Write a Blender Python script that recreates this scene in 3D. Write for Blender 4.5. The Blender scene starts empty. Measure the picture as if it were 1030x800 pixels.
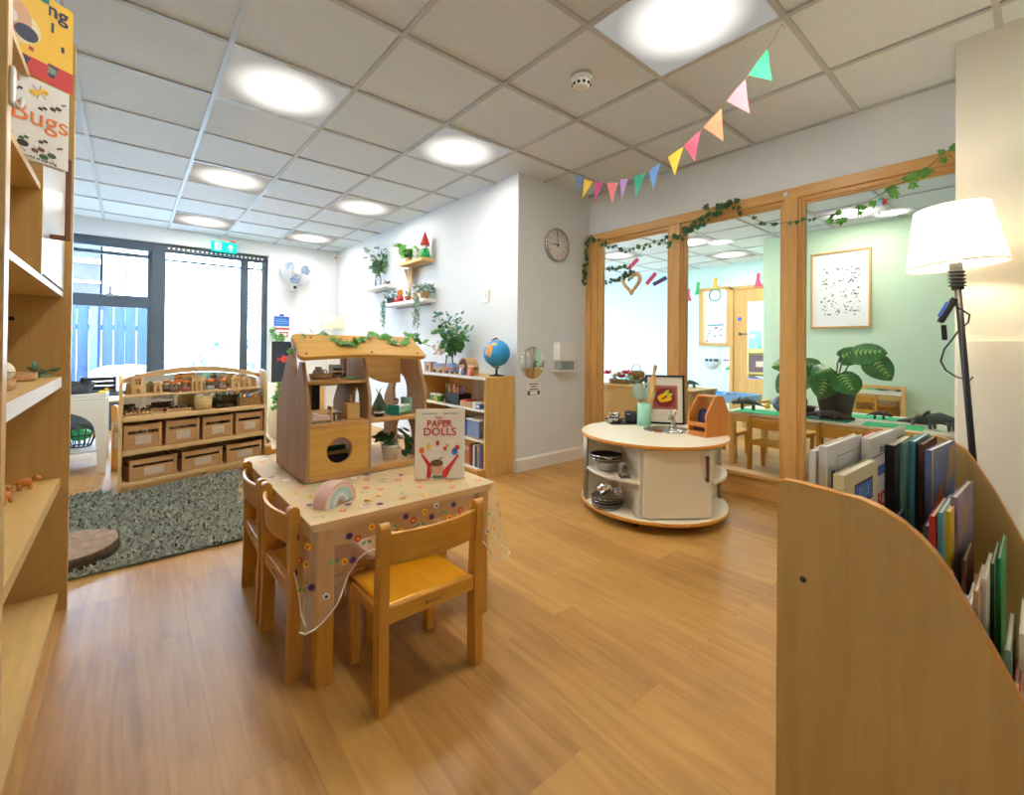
import bpy, bmesh, math, random
from mathutils import Vector, Matrix, Euler
from mathutils.geometry import tessellate_polygon
random.seed(7)
PI = math.pi
S = bpy.context.scene
COL = S.collection
def V(*a): return Vector(a)

# ---------------------------------------------------------------- materials
def new_mat(name):
    m = bpy.data.materials.new(name); m.use_nodes = True
    nt = m.node_tree; nt.nodes.clear()
    out = nt.nodes.new('ShaderNodeOutputMaterial')
    return m, nt, out
def rgb(r, g, b):
    f = lambda c: (c/255/12.92) if c/255 <= .04045 else ((c/255+.055)/1.055)**2.4
    return (f(r), f(g), f(b), 1)
def pr(nt, out, col=None, rough=.5, metal=0, spec=.5):
    p = nt.nodes.new('ShaderNodeBsdfPrincipled')
    if col: p.inputs['Base Color'].default_value = col
    p.inputs['Roughness'].default_value = rough; p.inputs['Metallic'].default_value = metal
    p.inputs['Specular IOR Level'].default_value = spec
    nt.links.new(p.outputs[0], out.inputs[0]); return p
def node(nt, t, **k):
    n = nt.nodes.new(t)
    for a, b in k.items(): setattr(n, a, b)
    return n
def coords(nt, scale=(1,1,1), kind='Object', rot=(0,0,0)):
    tc = node(nt, 'ShaderNodeTexCoord'); mp = node(nt, 'ShaderNodeMapping')
    mp.inputs['Scale'].default_value = scale; mp.inputs['Rotation'].default_value = rot
    nt.links.new(tc.outputs[kind], mp.inputs[0]); return mp.outputs[0]
def ramp(nt, fac, stops):
    r = node(nt, 'ShaderNodeValToRGB'); e = r.color_ramp.elements
    e[0].position, e[0].color = stops[0]; e[1].position, e[1].color = stops[-1]
    for p, c in stops[1:-1]:
        x = e.new(p); x.color = c
    nt.links.new(fac, r.inputs[0]); return r.outputs[0]
def plain(name, c, rough=.5, metal=0, spec=.5, var=.05, nscale=9, bump=0):
    m, nt, out = new_mat(name); c = rgb(*c)
    p = pr(nt, out, c, rough, metal, spec)
    n = node(nt, 'ShaderNodeTexNoise'); n.inputs['Scale'].default_value = nscale
    n.inputs['Detail'].default_value = 4
    nt.links.new(coords(nt), n.inputs['Vector'])
    lo = tuple(x*(1-var) for x in c[:3])+(1,); hi = tuple(min(1, x*(1+var)) for x in c[:3])+(1,)
    nt.links.new(ramp(nt, n.outputs[0], [(.3, lo), (.7, hi)]), p.inputs['Base Color'])
    if bump:
        b = node(nt, 'ShaderNodeBump'); b.inputs['Strength'].default_value = bump; b.inputs['Distance'].default_value = .01
        nt.links.new(n.outputs[0], b.inputs['Height']); nt.links.new(b.outputs[0], p.inputs['Normal'])
    return m
def wood(name, a, b, axis='z', scale=1, rough=.45, spec=.4):
    """grain runs along the axis"""
    m, nt, out = new_mat(name); p = pr(nt, out, None, rough, 0, spec)
    sc = {'x': (2.2, 30, 30), 'y': (30, 2.2, 30), 'z': (30, 30, 2.2)}[axis]
    n = node(nt, 'ShaderNodeTexNoise'); n.inputs['Scale'].default_value = 1.2*scale
    n.inputs['Detail'].default_value = 6; n.inputs['Roughness'].default_value = .6; n.inputs['Distortion'].default_value = .6
    nt.links.new(coords(nt, sc), n.inputs['Vector'])
    a, b = rgb(*a), rgb(*b)
    nt.links.new(ramp(nt, n.outputs[0], [(.28, b), (.72, a)]), p.inputs['Base Color'])
    return m
def glass(name, tint=(1,1,1), rough=.0, gloss=.5):
    m, nt, out = new_mat(name)
    t = node(nt, 'ShaderNodeBsdfTransparent'); t.inputs[0].default_value = tint+(1,)
    g = node(nt, 'ShaderNodeBsdfGlossy'); g.inputs['Roughness'].default_value = rough
    f = node(nt, 'ShaderNodeFresnel'); f.inputs[0].default_value = 1.45
    mu = node(nt, 'ShaderNodeMath', operation='MULTIPLY'); mu.inputs[1].default_value = gloss
    nt.links.new(f.outputs[0], mu.inputs[0])
    mx = node(nt, 'ShaderNodeMixShader')
    nt.links.new(mu.outputs[0], mx.inputs[0]); nt.links.new(t.outputs[0], mx.inputs[1]); nt.links.new(g.outputs[0], mx.inputs[2])
    nt.links.new(mx.outputs[0], out.inputs[0]); return m
def emis(name, c, strength):
    m, nt, out = new_mat(name); e = node(nt, 'ShaderNodeEmission')
    e.inputs[0].default_value = rgb(*c); e.inputs[1].default_value = strength
    nt.links.new(e.outputs[0], out.inputs[0]); return m
def cloth_mat(name, c, alpha=.5, transl=.3):
    """sheer fabric: part see-through, part diffuse and translucent"""
    m, nt, out = new_mat(name); c = rgb(*c)
    d = node(nt, 'ShaderNodeBsdfDiffuse'); d.inputs[0].default_value = c
    tl = node(nt, 'ShaderNodeBsdfTranslucent'); tl.inputs[0].default_value = c
    tr = node(nt, 'ShaderNodeBsdfTransparent')
    m1 = node(nt, 'ShaderNodeMixShader'); m1.inputs[0].default_value = transl
    nt.links.new(d.outputs[0], m1.inputs[1]); nt.links.new(tl.outputs[0], m1.inputs[2])
    m2 = node(nt, 'ShaderNodeMixShader'); m2.inputs[0].default_value = alpha
    nt.links.new(tr.outputs[0], m2.inputs[1]); nt.links.new(m1.outputs[0], m2.inputs[2])
    nt.links.new(m2.outputs[0], out.inputs[0]); return m

M = {}
M['beech']  = wood('beech wood', (224,184,114), (208,164,92), 'z')
M['beech_x']= wood('beech wood along', (224,184,114), (208,164,92), 'x')
M['beech_y']= wood('beech wood across', (224,184,114), (208,164,92), 'y')
M['chair']  = wood('varnished chair wood', (212,156,68), (190,130,48), 'z', rough=.35)
M['chair_x']= wood('varnished chair slat', (216,160,66), (196,136,48), 'x', rough=.35)
M['seat']   = wood('worn yellow seat', (228,162,30), (212,142,18), 'y', rough=.35)
M['maple']  = wood('maple laminate', (206,170,104), (190,152,88), 'z', .8, rough=.4)
M['maple_y']= wood('maple laminate lying', (220,186,120), (204,168,102), 'y', .8, rough=.4)
M['edge']   = wood('beech edge band', (226,160,70), (212,144,56), 'y', rough=.35)
M['pine']   = wood('pale pine', (226,192,138), (208,170,114), 'x')
M['pine_z'] = wood('pale pine upright', (226,192,138), (208,170,114), 'z')
M['crate']  = wood('crate wood', (204,160,108), (182,136,86), 'x')
M['frame']  = wood('oak partition frame', (218,172,104), (198,148,80), 'y', .7, rough=.35)
M['frame_z']= wood('oak partition post', (218,172,104), (198,148,80), 'z', .7, rough=.35)
M['ply']    = wood('dolls house ply', (208,164,100), (186,138,76), 'x', rough=.4)
M['ply_side']=wood('dolls house side', (180,144,106), (154,118,82), 'z', rough=.5)
M['ply_roof']=wood('dolls house roof', (218,174,92), (196,146,64), 'x', rough=.4)
M['darkwood']=wood('dark brown wood', (96,56,30), (74,40,20), 'z')
M['orangewood']=wood('orange wood', (214,138,62), (198,120,48), 'z')
M['bark']   = plain('bark', (74,54,38), .9, var=.35, nscale=40, bump=.5)
M['logend'] = plain('log end grain', (196,156,108), .8, var=.2, nscale=30)
M['wall']   = plain('white wall paint', (230,235,238), .75, spec=.2, var=.01)
M['pier']   = plain('cream wall paint', (236,233,218), .75, spec=.2, var=.012)
M['green_wall']=plain('pale green wall paint', (206,228,198), .75, spec=.2, var=.01)
M['aqua_wall']=plain('pale aqua wall paint', (214,238,232), .75, spec=.2, var=.01)
M['tile']   = plain('ceiling tile', (224,232,236), .9, spec=.1, var=.03, nscale=60)
M['tbar']   = plain('ceiling grid metal', (190,194,194), .45, .0, var=.02)
M['white']  = plain('white satin', (238,238,232), .45, var=.02)
M['gloss_white']=plain('gloss white', (240,240,236), .18, var=.01)
M['cream']  = plain('cream laminate', (238,229,204), .4, var=.015)
M['black']  = plain('black satin', (24,24,26), .45, var=.1)
M['charcoal']=plain('charcoal', (58,60,64), .6, var=.12)
M['grey']   = plain('mid grey', (150,150,150), .5)
M['slate']  = plain('slate blue window frame', (70,82,92), .45, var=.05)
M['steel']  = plain('brushed steel', (200,200,200), .22, 1, var=.05)
M['chrome'] = plain('chrome', (225,225,225), .1, 1, var=.02)
M['pole']   = plain('grey metal pole', (165,155,140), .35, .8, var=.05)
M['glass']  = glass('clear glass', (.985,.995,.99))
M['jar']    = glass('jar glass', (.93,.96,.96), gloss=.9)
M['mirror'] = plain('mirror', (235,238,238), .03, 1, var=.0)
M['ivy']    = plain('ivy leaf', (92,156,62), .5, var=.3, nscale=30)
M['ivy_dark']=plain('dark ivy leaf', (44,92,44), .5, var=.3, nscale=30)
M['stem']   = plain('plant stem', (92,110,58), .6, var=.2)
M['leaf']   = plain('green leaf', (58,120,48), .45, var=.3, nscale=25)
M['leaf_grey']=plain('grey green leaf', (116,142,118), .55, var=.25, nscale=25)
M['leaf_deep']=plain('deep green leaf', (30,84,40), .35, var=.35, nscale=30)
M['paper']  = plain('paper', (238,232,214), .7, var=.03)
M['plain_white_paper']=plain('white paper', (242,242,240), .7, var=.015)
M['red']    = plain('red paint', (206,48,44), .5)
M['orange'] = plain('orange paint', (232,120,40), .5)
M['yellow'] = plain('yellow paint', (246,196,26), .45)
M['green']  = plain('green paint', (44,168,92), .5)
M['teal']   = plain('teal paint', (70,168,150), .5)
M['dark_teal']=plain('dark teal cover', (22,122,112), .45)
M['mint']   = plain('mint enamel', (160,222,198), .35, var=.02)
M['blue']   = plain('blue paint', (52,104,190), .45)
M['lightblue']=plain('light blue plastic', (130,186,226), .35)
M['navy']   = plain('navy', (32,40,78), .5)
M['purple'] = plain('purple', (96,52,120), .6)
M['pink']   = plain('pink', (240,160,160), .6)
M['brown']  = plain('brown', (112,72,46), .6, var=.2)
M['slice_top'] = plain('weathered wood slice', (146,120,98), .85, var=.25, nscale=24)
M['rope'] = plain('pale rope weave', (196,172,120), .85, var=.2, nscale=60)
M['tan']    = plain('tan', (192,150,104), .6, var=.15)
M['terracotta']=plain('terracotta', (190,106,66), .7)
M['fan_grey'] = plain('fan cage grey', (206,210,214), .4); M['fan_blue'] = plain('pale blue fan blade', (96,122,158), .35); M['blackboard'] = plain('black board', (38,44,50), .7, var=.1); M['dried'] = plain('dried grass', (206,176,140), .8, var=.2); M['bluegrey'] = plain('blue grey paint', (120,136,176), .5); M['teddy'] = plain('teddy fur', (206,130,50), .9); M['leaf_bluish'] = plain('bluish trailing leaf', (70,120,104), .5, var=.3, nscale=30)
M['exit'] = emis('lit exit green', (40,222,206), 1.05); M['exit_white'] = emis('lit exit white', (240,255,250), 1.0); M['bulb2'] = emis('warm white bulb', (255,236,200), 5)
M['lime_vein'] = plain('pale leaf vein', (170,206,110), .5); M['flower_red'] = plain('red petals', (226,58,78), .6, var=.15); M['dried_heart'] = plain('pale wicker heart', (244,196,140), .7, var=.15); M['magenta_paper'] = plain('magenta paper', (226,62,110), .6); M['grey_notice'] = plain('pale grey notice', (206,214,216), .6); M['maroon2'] = plain('dark plum', (96,60,66), .6); M['teal2'] = plain('pale teal', (150,206,190), .5)
M['skin_tone']=plain('doll skin paint', (226,180,146), .6)

# ---------------------------------------------------------------- mesh builder
class MB:
    def __init__(s, M0=None):
        s.v = []; s.f = []; s.m = []; s.sm = []; s.mi = 0; s.M = M0 or Matrix.Identity(4); s.smooth = False
    def add(s, vs, fs, smooth=None):
        o = len(s.v); s.v += [s.M @ Vector(p) for p in vs]
        for f in fs:
            s.f.append([i+o for i in f]); s.m.append(s.mi); s.sm.append(s.smooth if smooth is None else smooth)
        return s
    def box(s, x0, x1, y0, y1, z0, z1):
        if x0 > x1: x0, x1 = x1, x0
        if y0 > y1: y0, y1 = y1, y0
        if z0 > z1: z0, z1 = z1, z0
        return s.add([(x0,y0,z0),(x1,y0,z0),(x1,y1,z0),(x0,y1,z0),(x0,y0,z1),(x1,y0,z1),(x1,y1,z1),(x0,y1,z1)],
                     [(3,2,1,0),(4,5,6,7),(0,1,5,4),(1,2,6,5),(2,3,7,6),(3,0,4,7)])
    def quadbar(s, p0, p1, w0, w1, up=(0,0,1)):
        """bar of rectangular section w0=(a,b) to w1 between two points"""
        p0, p1 = Vector(p0), Vector(p1); d = (p1-p0).normalized(); u = Vector(up)
        if abs(d.dot(u)) > .99: u = Vector((0,1,0))
        a = d.cross(u).normalized(); b = a.cross(d).normalized(); vs = []
        for p, w in ((p0, w0), (p1, w1)):
            for i, j in ((-1,-1),(1,-1),(1,1),(-1,1)): vs.append(p + a*(i*w[0]/2) + b*(j*w[1]/2))
        return s.add(vs, [(3,2,1,0),(4,5,6,7),(0,1,5,4),(1,2,6,5),(2,3,7,6),(3,0,4,7)])
    def cyl(s, p0, p1, r0, r1=None, n=16, caps=True):
        return s.tube([p0, p1], [r0, r0 if r1 is None else r1], n, caps)
    def tube(s, pts, r, n=8, caps=True, smooth=True):
        pts = [Vector(p) for p in pts]
        rs = r if isinstance(r, (list, tuple)) else [r]*len(pts)
        vs = []; a = None
        for i, p in enumerate(pts):
            d = (pts[min(i+1, len(pts)-1)] - pts[max(i-1, 0)])
            d = d.normalized() if d.length > 1e-9 else Vector((0,0,1))
            if a is None:
                a = d.cross(Vector((0,0,1)) if abs(d.z) < .9 else Vector((0,1,0))).normalized()
            else:
                a = (a - d*a.dot(d)); a = a.normalized() if a.length > 1e-6 else d.orthogonal().normalized()
            b = d.cross(a)
            for k in range(n):
                t = 2*PI*k/n; vs.append(p + (a*math.cos(t)+b*math.sin(t))*rs[i])
        fs = []
        for i in range(len(pts)-1):
            for k in range(n):
                fs.append((i*n+k, i*n+(k+1)%n, (i+1)*n+(k+1)%n, (i+1)*n+k))
        s.add(vs, fs, smooth)
        if caps:
            o = len(s.v)-len(vs)
            s.f.append([o+k for k in range(n)][::-1]); s.m.append(s.mi); s.sm.append(False)
            s.f.append([o+(len(pts)-1)*n+k for k in range(n)]); s.m.append(s.mi); s.sm.append(False)
        return s
    def lathe(s, prof, c=(0,0,0), n=24, smooth=True, sx=1, sy=1, ring=False):
        ring = ring or prof[0] == prof[-1]
        vs = []; fs = []
        for r, z in prof:
            for k in range(n):
                t = 2*PI*k/n; vs.append((c[0]+r*math.cos(t)*sx, c[1]+r*math.sin(t)*sy, c[2]+z))
        m = len(prof)
        for i in range(m-1):
            for k in range(n): fs.append((i*n+k, i*n+(k+1)%n, (i+1)*n+(k+1)%n, (i+1)*n+k))
        s.add(vs, fs, smooth); o = len(s.v)-len(vs)
        if ring: return s
        if prof[0][0] > 1e-6:
            s.f.append([o+k for k in range(n)][::-1]); s.m.append(s.mi); s.sm.append(False)
        if prof[-1][0] > 1e-6:
            s.f.append([o+(m-1)*n+k for k in range(n)]); s.m.append(s.mi); s.sm.append(False)
        return s
    def ball(s, c, r, n=14, m=8, sc=(1,1,1)):
        vs = []; fs = []
        for i in range(m+1):
            ph = PI*i/m
            for k in range(n):
                t = 2*PI*k/n
                vs.append((c[0]+r*sc[0]*math.sin(ph)*math.cos(t), c[1]+r*sc[1]*math.sin(ph)*math.sin(t), c[2]-r*sc[2]*math.cos(ph)))
        for i in range(m):
            for k in range(n): fs.append((i*n+k, i*n+(k+1)%n, (i+1)*n+(k+1)%n, (i+1)*n+k))
        return s.add(vs, fs, True)
    def prism(s, poly, a, b, plane='xz', holes=()):
        """polygon (with holes) in a plane, extruded between a and b along the third axis"""
        def P(q, t):
            return {'xz': (q[0], t, q[1]), 'yz': (t, q[0], q[1]), 'xy': (q[0], q[1], t)}[plane]
        loops = [list(poly)]+[list(h) for h in holes]
        flat = [q for l in loops for q in l]; n = len(flat)
        tris = tessellate_polygon([[Vector((q[0], q[1], 0)) for q in l] for l in loops])
        vs = [P(q, a) for q in flat]+[P(q, b) for q in flat]; fs = []
        for t in tris:
            fs.append(tuple(t)); fs.append(tuple(i+n for i in reversed(t)))
        o = 0
        for l in loops:
            k = len(l)
            for i in range(k): fs.append((o+i, o+(i+1)%k, n+o+(i+1)%k, n+o+i))
            o += k
        return s.add(vs, fs)
    def grid(s, fn, nu, nv, smooth=True):
        vs = [fn(i/nu, j/nv) for j in range(nv+1) for i in range(nu+1)]; fs = []
        for j in range(nv):
            for i in range(nu):
                k = j*(nu+1)+i; fs.append((k, k+1, k+nu+2, k+nu+1))
        return s.add(vs, fs, smooth)
    LEAF = [(0,0),(.28,-.06),(.5,.12),(.34,.3),(.42,.62),(.16,.58),(0,1),(-.16,.58),(-.42,.62),(-.34,.3),(-.5,.12),(-.28,-.06)]
    OVAL = [(0,0),(.2,.15),(.3,.4),(.22,.72),(0,1),(-.22,.72),(-.3,.4),(-.2,.15)]
    def leaf(s, p, d, nrm, size, shape=None, fold=.15):
        p = Vector(p); d = Vector(d).normalized(); nrm = Vector(nrm)
        w = d.cross(nrm)
        w = w.normalized() if w.length > 1e-5 else d.orthogonal().normalized()
        nn = w.cross(d); sh = shape or MB.LEAF
        vs = [p + d*(.45*size) - nn*(.0)]
        for x, y in sh: vs.append(p + w*(x*size) + d*(y*size) - nn*(fold*abs(x)*size) - nn*(.12*y*y*size))
        n = len(sh)
        return s.add(vs, [(0, i+1, (i+1) % n + 1) for i in range(n)], False)
    def build(s, name, mats, parent=None, loc=(0,0,0), rot=(0,0,0), bevel=0, seg=2, shade=None, solid=0):
        me = bpy.data.meshes.new(name)
        me.from_pydata([tuple(v) for v in s.v], [], s.f)
        if not isinstance(mats, (list, tuple)): mats = [mats]
        for m in mats: me.materials.append(M[m] if isinstance(m, str) else m)
        me.polygons.foreach_set('material_index', s.m)
        me.polygons.foreach_set('use_smooth', s.sm if shade is None else [shade]*len(s.f))
        bm = bmesh.new(); bm.from_mesh(me); bmesh.ops.recalc_face_normals(bm, faces=bm.faces)
        bm.to_mesh(me); bm.free(); me.update()
        o = bpy.data.objects.new(name, me); COL.objects.link(o)
        o.location = loc; o.rotation_euler = rot
        if parent: o.parent = parent
        if solid:
            md = o.modifiers.new('thickness', 'SOLIDIFY'); md.thickness = solid; md.offset = 0
        if bevel:
            md = o.modifiers.new('bevel', 'BEVEL'); md.width = bevel; md.segments = seg
            md.limit_method = 'ANGLE'; md.angle_limit = math.radians(40)
        return o
def tag(o, label, cat, group=None):
    o['label'] = label; o['category'] = cat
    if group: o['group'] = group
    return o
def thing(name, label, cat, loc=(0,0,0), rz=0, group=None, rot=None):
    o = bpy.data.objects.new(name, None); COL.objects.link(o); o.empty_display_size = .05
    o.location = loc; o.rotation_euler = rot or (0,0,rz)
    return tag(o, label, cat, group)
def struct(name, mb, mat, parent=None, **k):
    o = mb.build(name, mat, parent, **k)
    if parent is None: o['kind'] = 'structure'
    return o
def copy_tree(o, parent=None, first=True):
    kids = [c for c in COL.objects if c.parent == o]
    c = o.copy(); COL.objects.link(c)
    if parent: c.parent = parent
    for k in kids: copy_tree(k, c, False)
    return c
def clone(o, loc, rz, label, group=None):
    c = copy_tree(o); c.location = loc; c.rotation_euler = (0,0,rz) if not isinstance(rz, tuple) else rz
    c['label'] = label
    if group: c['group'] = group
    return c
def text(txt, size, mat, parent, loc, rot, depth=.0004, name='lettering', align='CENTER', shear=0, sx=1, bold=0):
    cu = bpy.data.curves.new('t', 'FONT'); cu.body = txt; cu.size = size; cu.extrude = depth
    cu.align_x = align; cu.align_y = 'CENTER'; cu.shear = shear; cu.offset = bold
    t = bpy.data.objects.new('t', cu); COL.objects.link(t)
    dg = bpy.context.evaluated_depsgraph_get()
    me = bpy.data.meshes.new_from_object(t.evaluated_get(dg))
    bpy.data.objects.remove(t); bpy.data.curves.remove(cu)
    me.materials.clear(); me.materials.append(M[mat] if isinstance(mat, str) else mat)
    o = bpy.data.objects.new(name, me); COL.objects.link(o)
    o.location = loc; o.rotation_euler = rot; o.scale = (sx, 1, 1)
    if parent: o.parent = parent
    return o
def rrect(x0, x1, y0, y1, r, n=5):
    out = []
    for cx, cy, a0 in ((x1-r, y0+r, -90), (x1-r, y1-r, 0), (x0+r, y1-r, 90), (x0+r, y0+r, 180)):
        for i in range(n+1):
            a = math.radians(a0+90*i/n); out.append((cx+r*math.cos(a), cy+r*math.sin(a)))
    return out
def circ(cx, cy, r, n=28, ry=None):
    return [(cx+r*math.cos(2*PI*i/n), cy+(ry or r)*math.sin(2*PI*i/n)) for i in range(n)]
def arch(x0, x1, z0, z1, n=12):
    """upright opening with a pointed-oval head"""
    w = (x1-x0)/2; c = (x0+x1)/2; hs = min((z1-z0)*.6, w*1.6)
    return [(x0, z0), (x1, z0)]+[(c+w*math.cos(PI*i/n), z1-hs+hs*math.sin(PI*i/n)) for i in range(n+1)]
def ellipse_arch(c, zc, rx, rz, n=24): return circ(c, zc, rx, n, rz)

# ---------------------------------------------------------------- camera
CAMZ = 1.03; CEIL = 2.48
yaw, pitch, roll, FPX, CY = .7035, .0068, .0097, 454.08, 346.995
Fv = V(math.sin(yaw)*math.cos(pitch), math.cos(yaw)*math.cos(pitch), math.sin(pitch))
Rv = V(math.cos(yaw), -math.sin(yaw), 0); Uv = Rv.cross(Fv)
R2 = Rv*math.cos(roll)+Uv*math.sin(roll); U2 = Uv*math.cos(roll)-Rv*math.sin(roll)
cam = bpy.data.cameras.new('camera'); co = bpy.data.objects.new('camera', cam); COL.objects.link(co)
co.matrix_world = Matrix(((R2.x, U2.x, -Fv.x, 0), (R2.y, U2.y, -Fv.y, 0), (R2.z, U2.z, -Fv.z, CAMZ), (0,0,0,1)))
cam.sensor_fit = 'HORIZONTAL'; cam.sensor_width = 36; cam.lens = FPX*36/1030
cam.shift_x = 0; cam.shift_y = (CY-400)/1030; cam.clip_start = .02; cam.clip_end = 200
S.camera = co
S.view_settings.view_transform = 'Standard'; S.view_settings.look = 'None'
S.view_settings.gamma = 1; S.view_settings.use_curve_mapping = False
S.view_settings.exposure = 0.42
S.cycles.use_denoising = True
S.cycles.max_bounces = 10; S.cycles.diffuse_bounces = 5; S.cycles.transparent_max_bounces = 16
S.cycles.sample_clamp_indirect = 6
# ---------------------------------------------------------------- shell
XA, YC, XP, YW = 2.455, 2.83, 3.36, 7.12      # shelf wall, clock wall, partition, window wall
def floor_mat():
    m, nt, out = new_mat('oak plank floor'); p = pr(nt, out, None, .38, 0, .4)
    tc = node(nt, 'ShaderNodeTexCoord'); sx = node(nt, 'ShaderNodeSeparateXYZ'); cx = node(nt, 'ShaderNodeCombineXYZ')
    nt.links.new(tc.outputs['Object'], sx.inputs[0])
    nt.links.new(sx.outputs[1], cx.inputs[0]); nt.links.new(sx.outputs[0], cx.inputs[1])
    br = node(nt, 'ShaderNodeTexBrick'); br.offset = .37; br.offset_frequency = 2
    br.inputs['Scale'].default_value = 1; br.inputs['Brick Width'].default_value = 1.22; br.inputs['Row Height'].default_value = .18
    br.inputs['Mortar Size'].default_value = .0007; br.inputs['Bias'].default_value = 0
    br.inputs['Color1'].default_value = (.2,.2,.2,1); br.inputs['Color2'].default_value = (.8,.8,.8,1); br.inputs['Mortar'].default_value = (0,0,0,1)
    nt.links.new(cx.outputs[0], br.inputs['Vector'])
    n = node(nt, 'ShaderNodeTexNoise'); n.inputs['Scale'].default_value = 1; n.inputs['Detail'].default_value = 7; n.inputs['Distortion'].default_value = .8
    mp = node(nt, 'ShaderNodeMapping'); mp.inputs['Scale'].default_value = (34, 2.4, 1)
    nt.links.new(tc.outputs['Object'], mp.inputs[0])
    ad = node(nt, 'ShaderNodeVectorMath', operation='ADD'); nt.links.new(mp.outputs[0], ad.inputs[0])
    sc = node(nt, 'ShaderNodeVectorMath', operation='SCALE'); sc.inputs['Scale'].default_value = 40
    nt.links.new(br.outputs[0], sc.inputs[0]); nt.links.new(sc.outputs[0], ad.inputs[1]); nt.links.new(ad.outputs[0], n.inputs['Vector'])
    n2 = node(nt, 'ShaderNodeTexNoise'); n2.inputs['Scale'].default_value = 2.2; n2.inputs['Detail'].default_value = 3
    nt.links.new(tc.outputs['Object'], n2.inputs['Vector'])
    mix = node(nt, 'ShaderNodeMath', operation='MULTIPLY_ADD'); mix.inputs[1].default_value = .55
    nt.links.new(n.outputs[0], mix.inputs[0])
    m2 = node(nt, 'ShaderNodeMath', operation='MULTIPLY'); m2.inputs[1].default_value = .34
    nt.links.new(br.outputs[0], m2.inputs[0]); nt.links.new(m2.outputs[0], mix.inputs[2])
    m3 = node(nt, 'ShaderNodeMath', operation='MULTIPLY_ADD'); m3.inputs[1].default_value = .35
    nt.links.new(n2.outputs[0], m3.inputs[0]); nt.links.new(mix.outputs[0], m3.inputs[2])
    c = ramp(nt, m3.outputs[0], [(.25, rgb(112,78,36)), (.5, rgb(164,119,60)), (.8, rgb(194,149,80))])
    nt.links.new(c, p.inputs['Base Color'])
    return m
M['floor'] = floor_mat()
struct('floor', MB().box(-.75, 7.9, -1.6, 7.3, -.1, 0), 'floor')
struct('ceiling', MB().box(-.75, XP, -1.6, 7.3, CEIL+.012, CEIL+.1), 'tile')
g = MB()
for i in range(-1, 7):
    x = -.2413+.6*i
    if -.7 < x < XP: g.box(x-.012, x+.012, -1.5, YW if x < XA else YC, CEIL, CEIL+.013)
for j in range(-7, 9):
    y = 2.532+.6*j
    if -1.5 < y < YW: g.box(-.7, XP if y < YC else XA, y-.012, y+.012, CEIL+.001, CEIL+.013)
struct('trim_1', g, 'tbar')
struct('wall_left', MB().box(-.75, -.65, -1.6, 7.3, 0, CEIL+.05), 'wall')
struct('wall_front', MB().box(-.75, 7.9, -1.6, -1.5, 0, CEIL+.05), 'wall')
struct('wall_right', MB().box(XA, XP+.04, YC, 7.3, 0, CEIL+.05), 'wall')
wb = MB(); wb.box(-.75, 1.5, YW, 7.3, 2.30, CEIL+.05).box(1.5, XA, YW, 7.3, 0, CEIL+.05)
struct('wall_back', wb, 'wall')
pw = MB(); pw.box(XP, XP+.1, -1.6, YC, 2.105, CEIL+.05)
struct('wall_partition', pw, 'wall')
struct('wall_pier', MB().box(2.95, XP+.1, -1.6, .271, 0, CEIL+.05), 'pier', bevel=.006)
struct('trim_2', MB().box(2.925, 2.95, -1.5, .262, 0, 1.085), 'pier', bevel=.004)
# skirting
struct('baseboard_return', MB().prism([(YC-.0, 0), (YC-.016, 0), (YC-.016, .095), (YC-.008, .108), (YC-.0, .108)], XA-.014, 3.31, 'yz'), 'white')
struct('baseboard_right', MB().box(XA-.014, XA, YC-.016, YW, 0, .1), 'white', bevel=.003)
struct('baseboard_back', MB().box(1.5, XA, YW-.014, YW, 0, .1), 'white', bevel=.003)

# glazed partition: frame with three panes
f = MB(); XF = 3.325
f.mi = 0
f.box(XF, 3.43, .2, YC, 2.035, 2.105)                      # head
f.box(XF+.02, 3.40, .2, YC, 2.010, 2.04).box(XF+.035, 3.39, .2, YC, 1.995, 2.02)
f.box(XF+.012, 3.43, .2, YC, 0, .14)                       # bottom rail
f.box(XF-.005, 3.43, .2, YC, .14, .166)
f.mi = 1
for y0, y1 in ((2.70, YC), (1.872, 1.965), (1.045, 1.125)):
    f.box(XF, 3.43, y0, y1, .166, 2.035)
    f.box(XF+.02, 3.41, y0-.018, y1+.018, .166, 2.02).box(XF+.033, 3.40, y0-.034, y1+.034, .166, 2.0)
f.box(XF-.012, XF+.05, 2.765, YC, 0, 2.105)
win = struct('window_1', f, ['frame', 'frame_z'], bevel=.004)
for y0, y1 in ((2.00, 2.667), (1.158, 1.838), (.2, 1.012)):
    struct('pane', MB().box(3.364, 3.37, y0, y1, .166, 2.0), 'glass', win)
struct('trim_3', MB().box(XF-.012, XF+.002, 1.1, 1.125, 2.052, 2.085), 'white', bevel=.003)   # small sensor block on the head

# back window and glazed door
f = MB(); yf = 7.2
f.box(-.75, .34, yf, 7.27, 2.19, 2.30).box(.34, 1.5, yf, 7.27, 2.25, 2.30)
f.box(.205, .345, yf-.01, 7.27, 0, 2.28)
f.box(-.75, .21, yf, 7.27, 1.475, 1.62)
f.box(-.75, .21, yf+.005, 7.27, .35, .47).box(.165, .21, yf+.008, 7.27, .4, 2.2)
f.box(-.75, .21, yf+.008, 7.27, 2.10, 2.14).box(-.75,.21,yf,7.27,0,.36)
w2 = struct('window_2', f, 'slate', bevel=.004)
struct('pane', MB().box(-.75, .18, 7.235, 7.241, .45, 2.15), 'glass', w2)
struct('handle', MB().box(-.19, -.165, yf-.035, yf, 1.63, 1.72).box(-.215, -.14, yf-.02, yf, 1.60, 1.635), 'grey', w2, bevel=.003)
f = MB()
f.box(1.43, 1.5, yf-.01, 7.27, 0, 2.27).box(1.17, 1.265, yf+.01, 7.27, 0, 2.21)
f.box(.345, 1.43, yf+.01, 7.27, 2.205, 2.25).box(.345, 1.43, yf+.01, 7.27, 0, .12)
d1 = struct('door_1', f, 'slate', bevel=.004)
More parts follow.
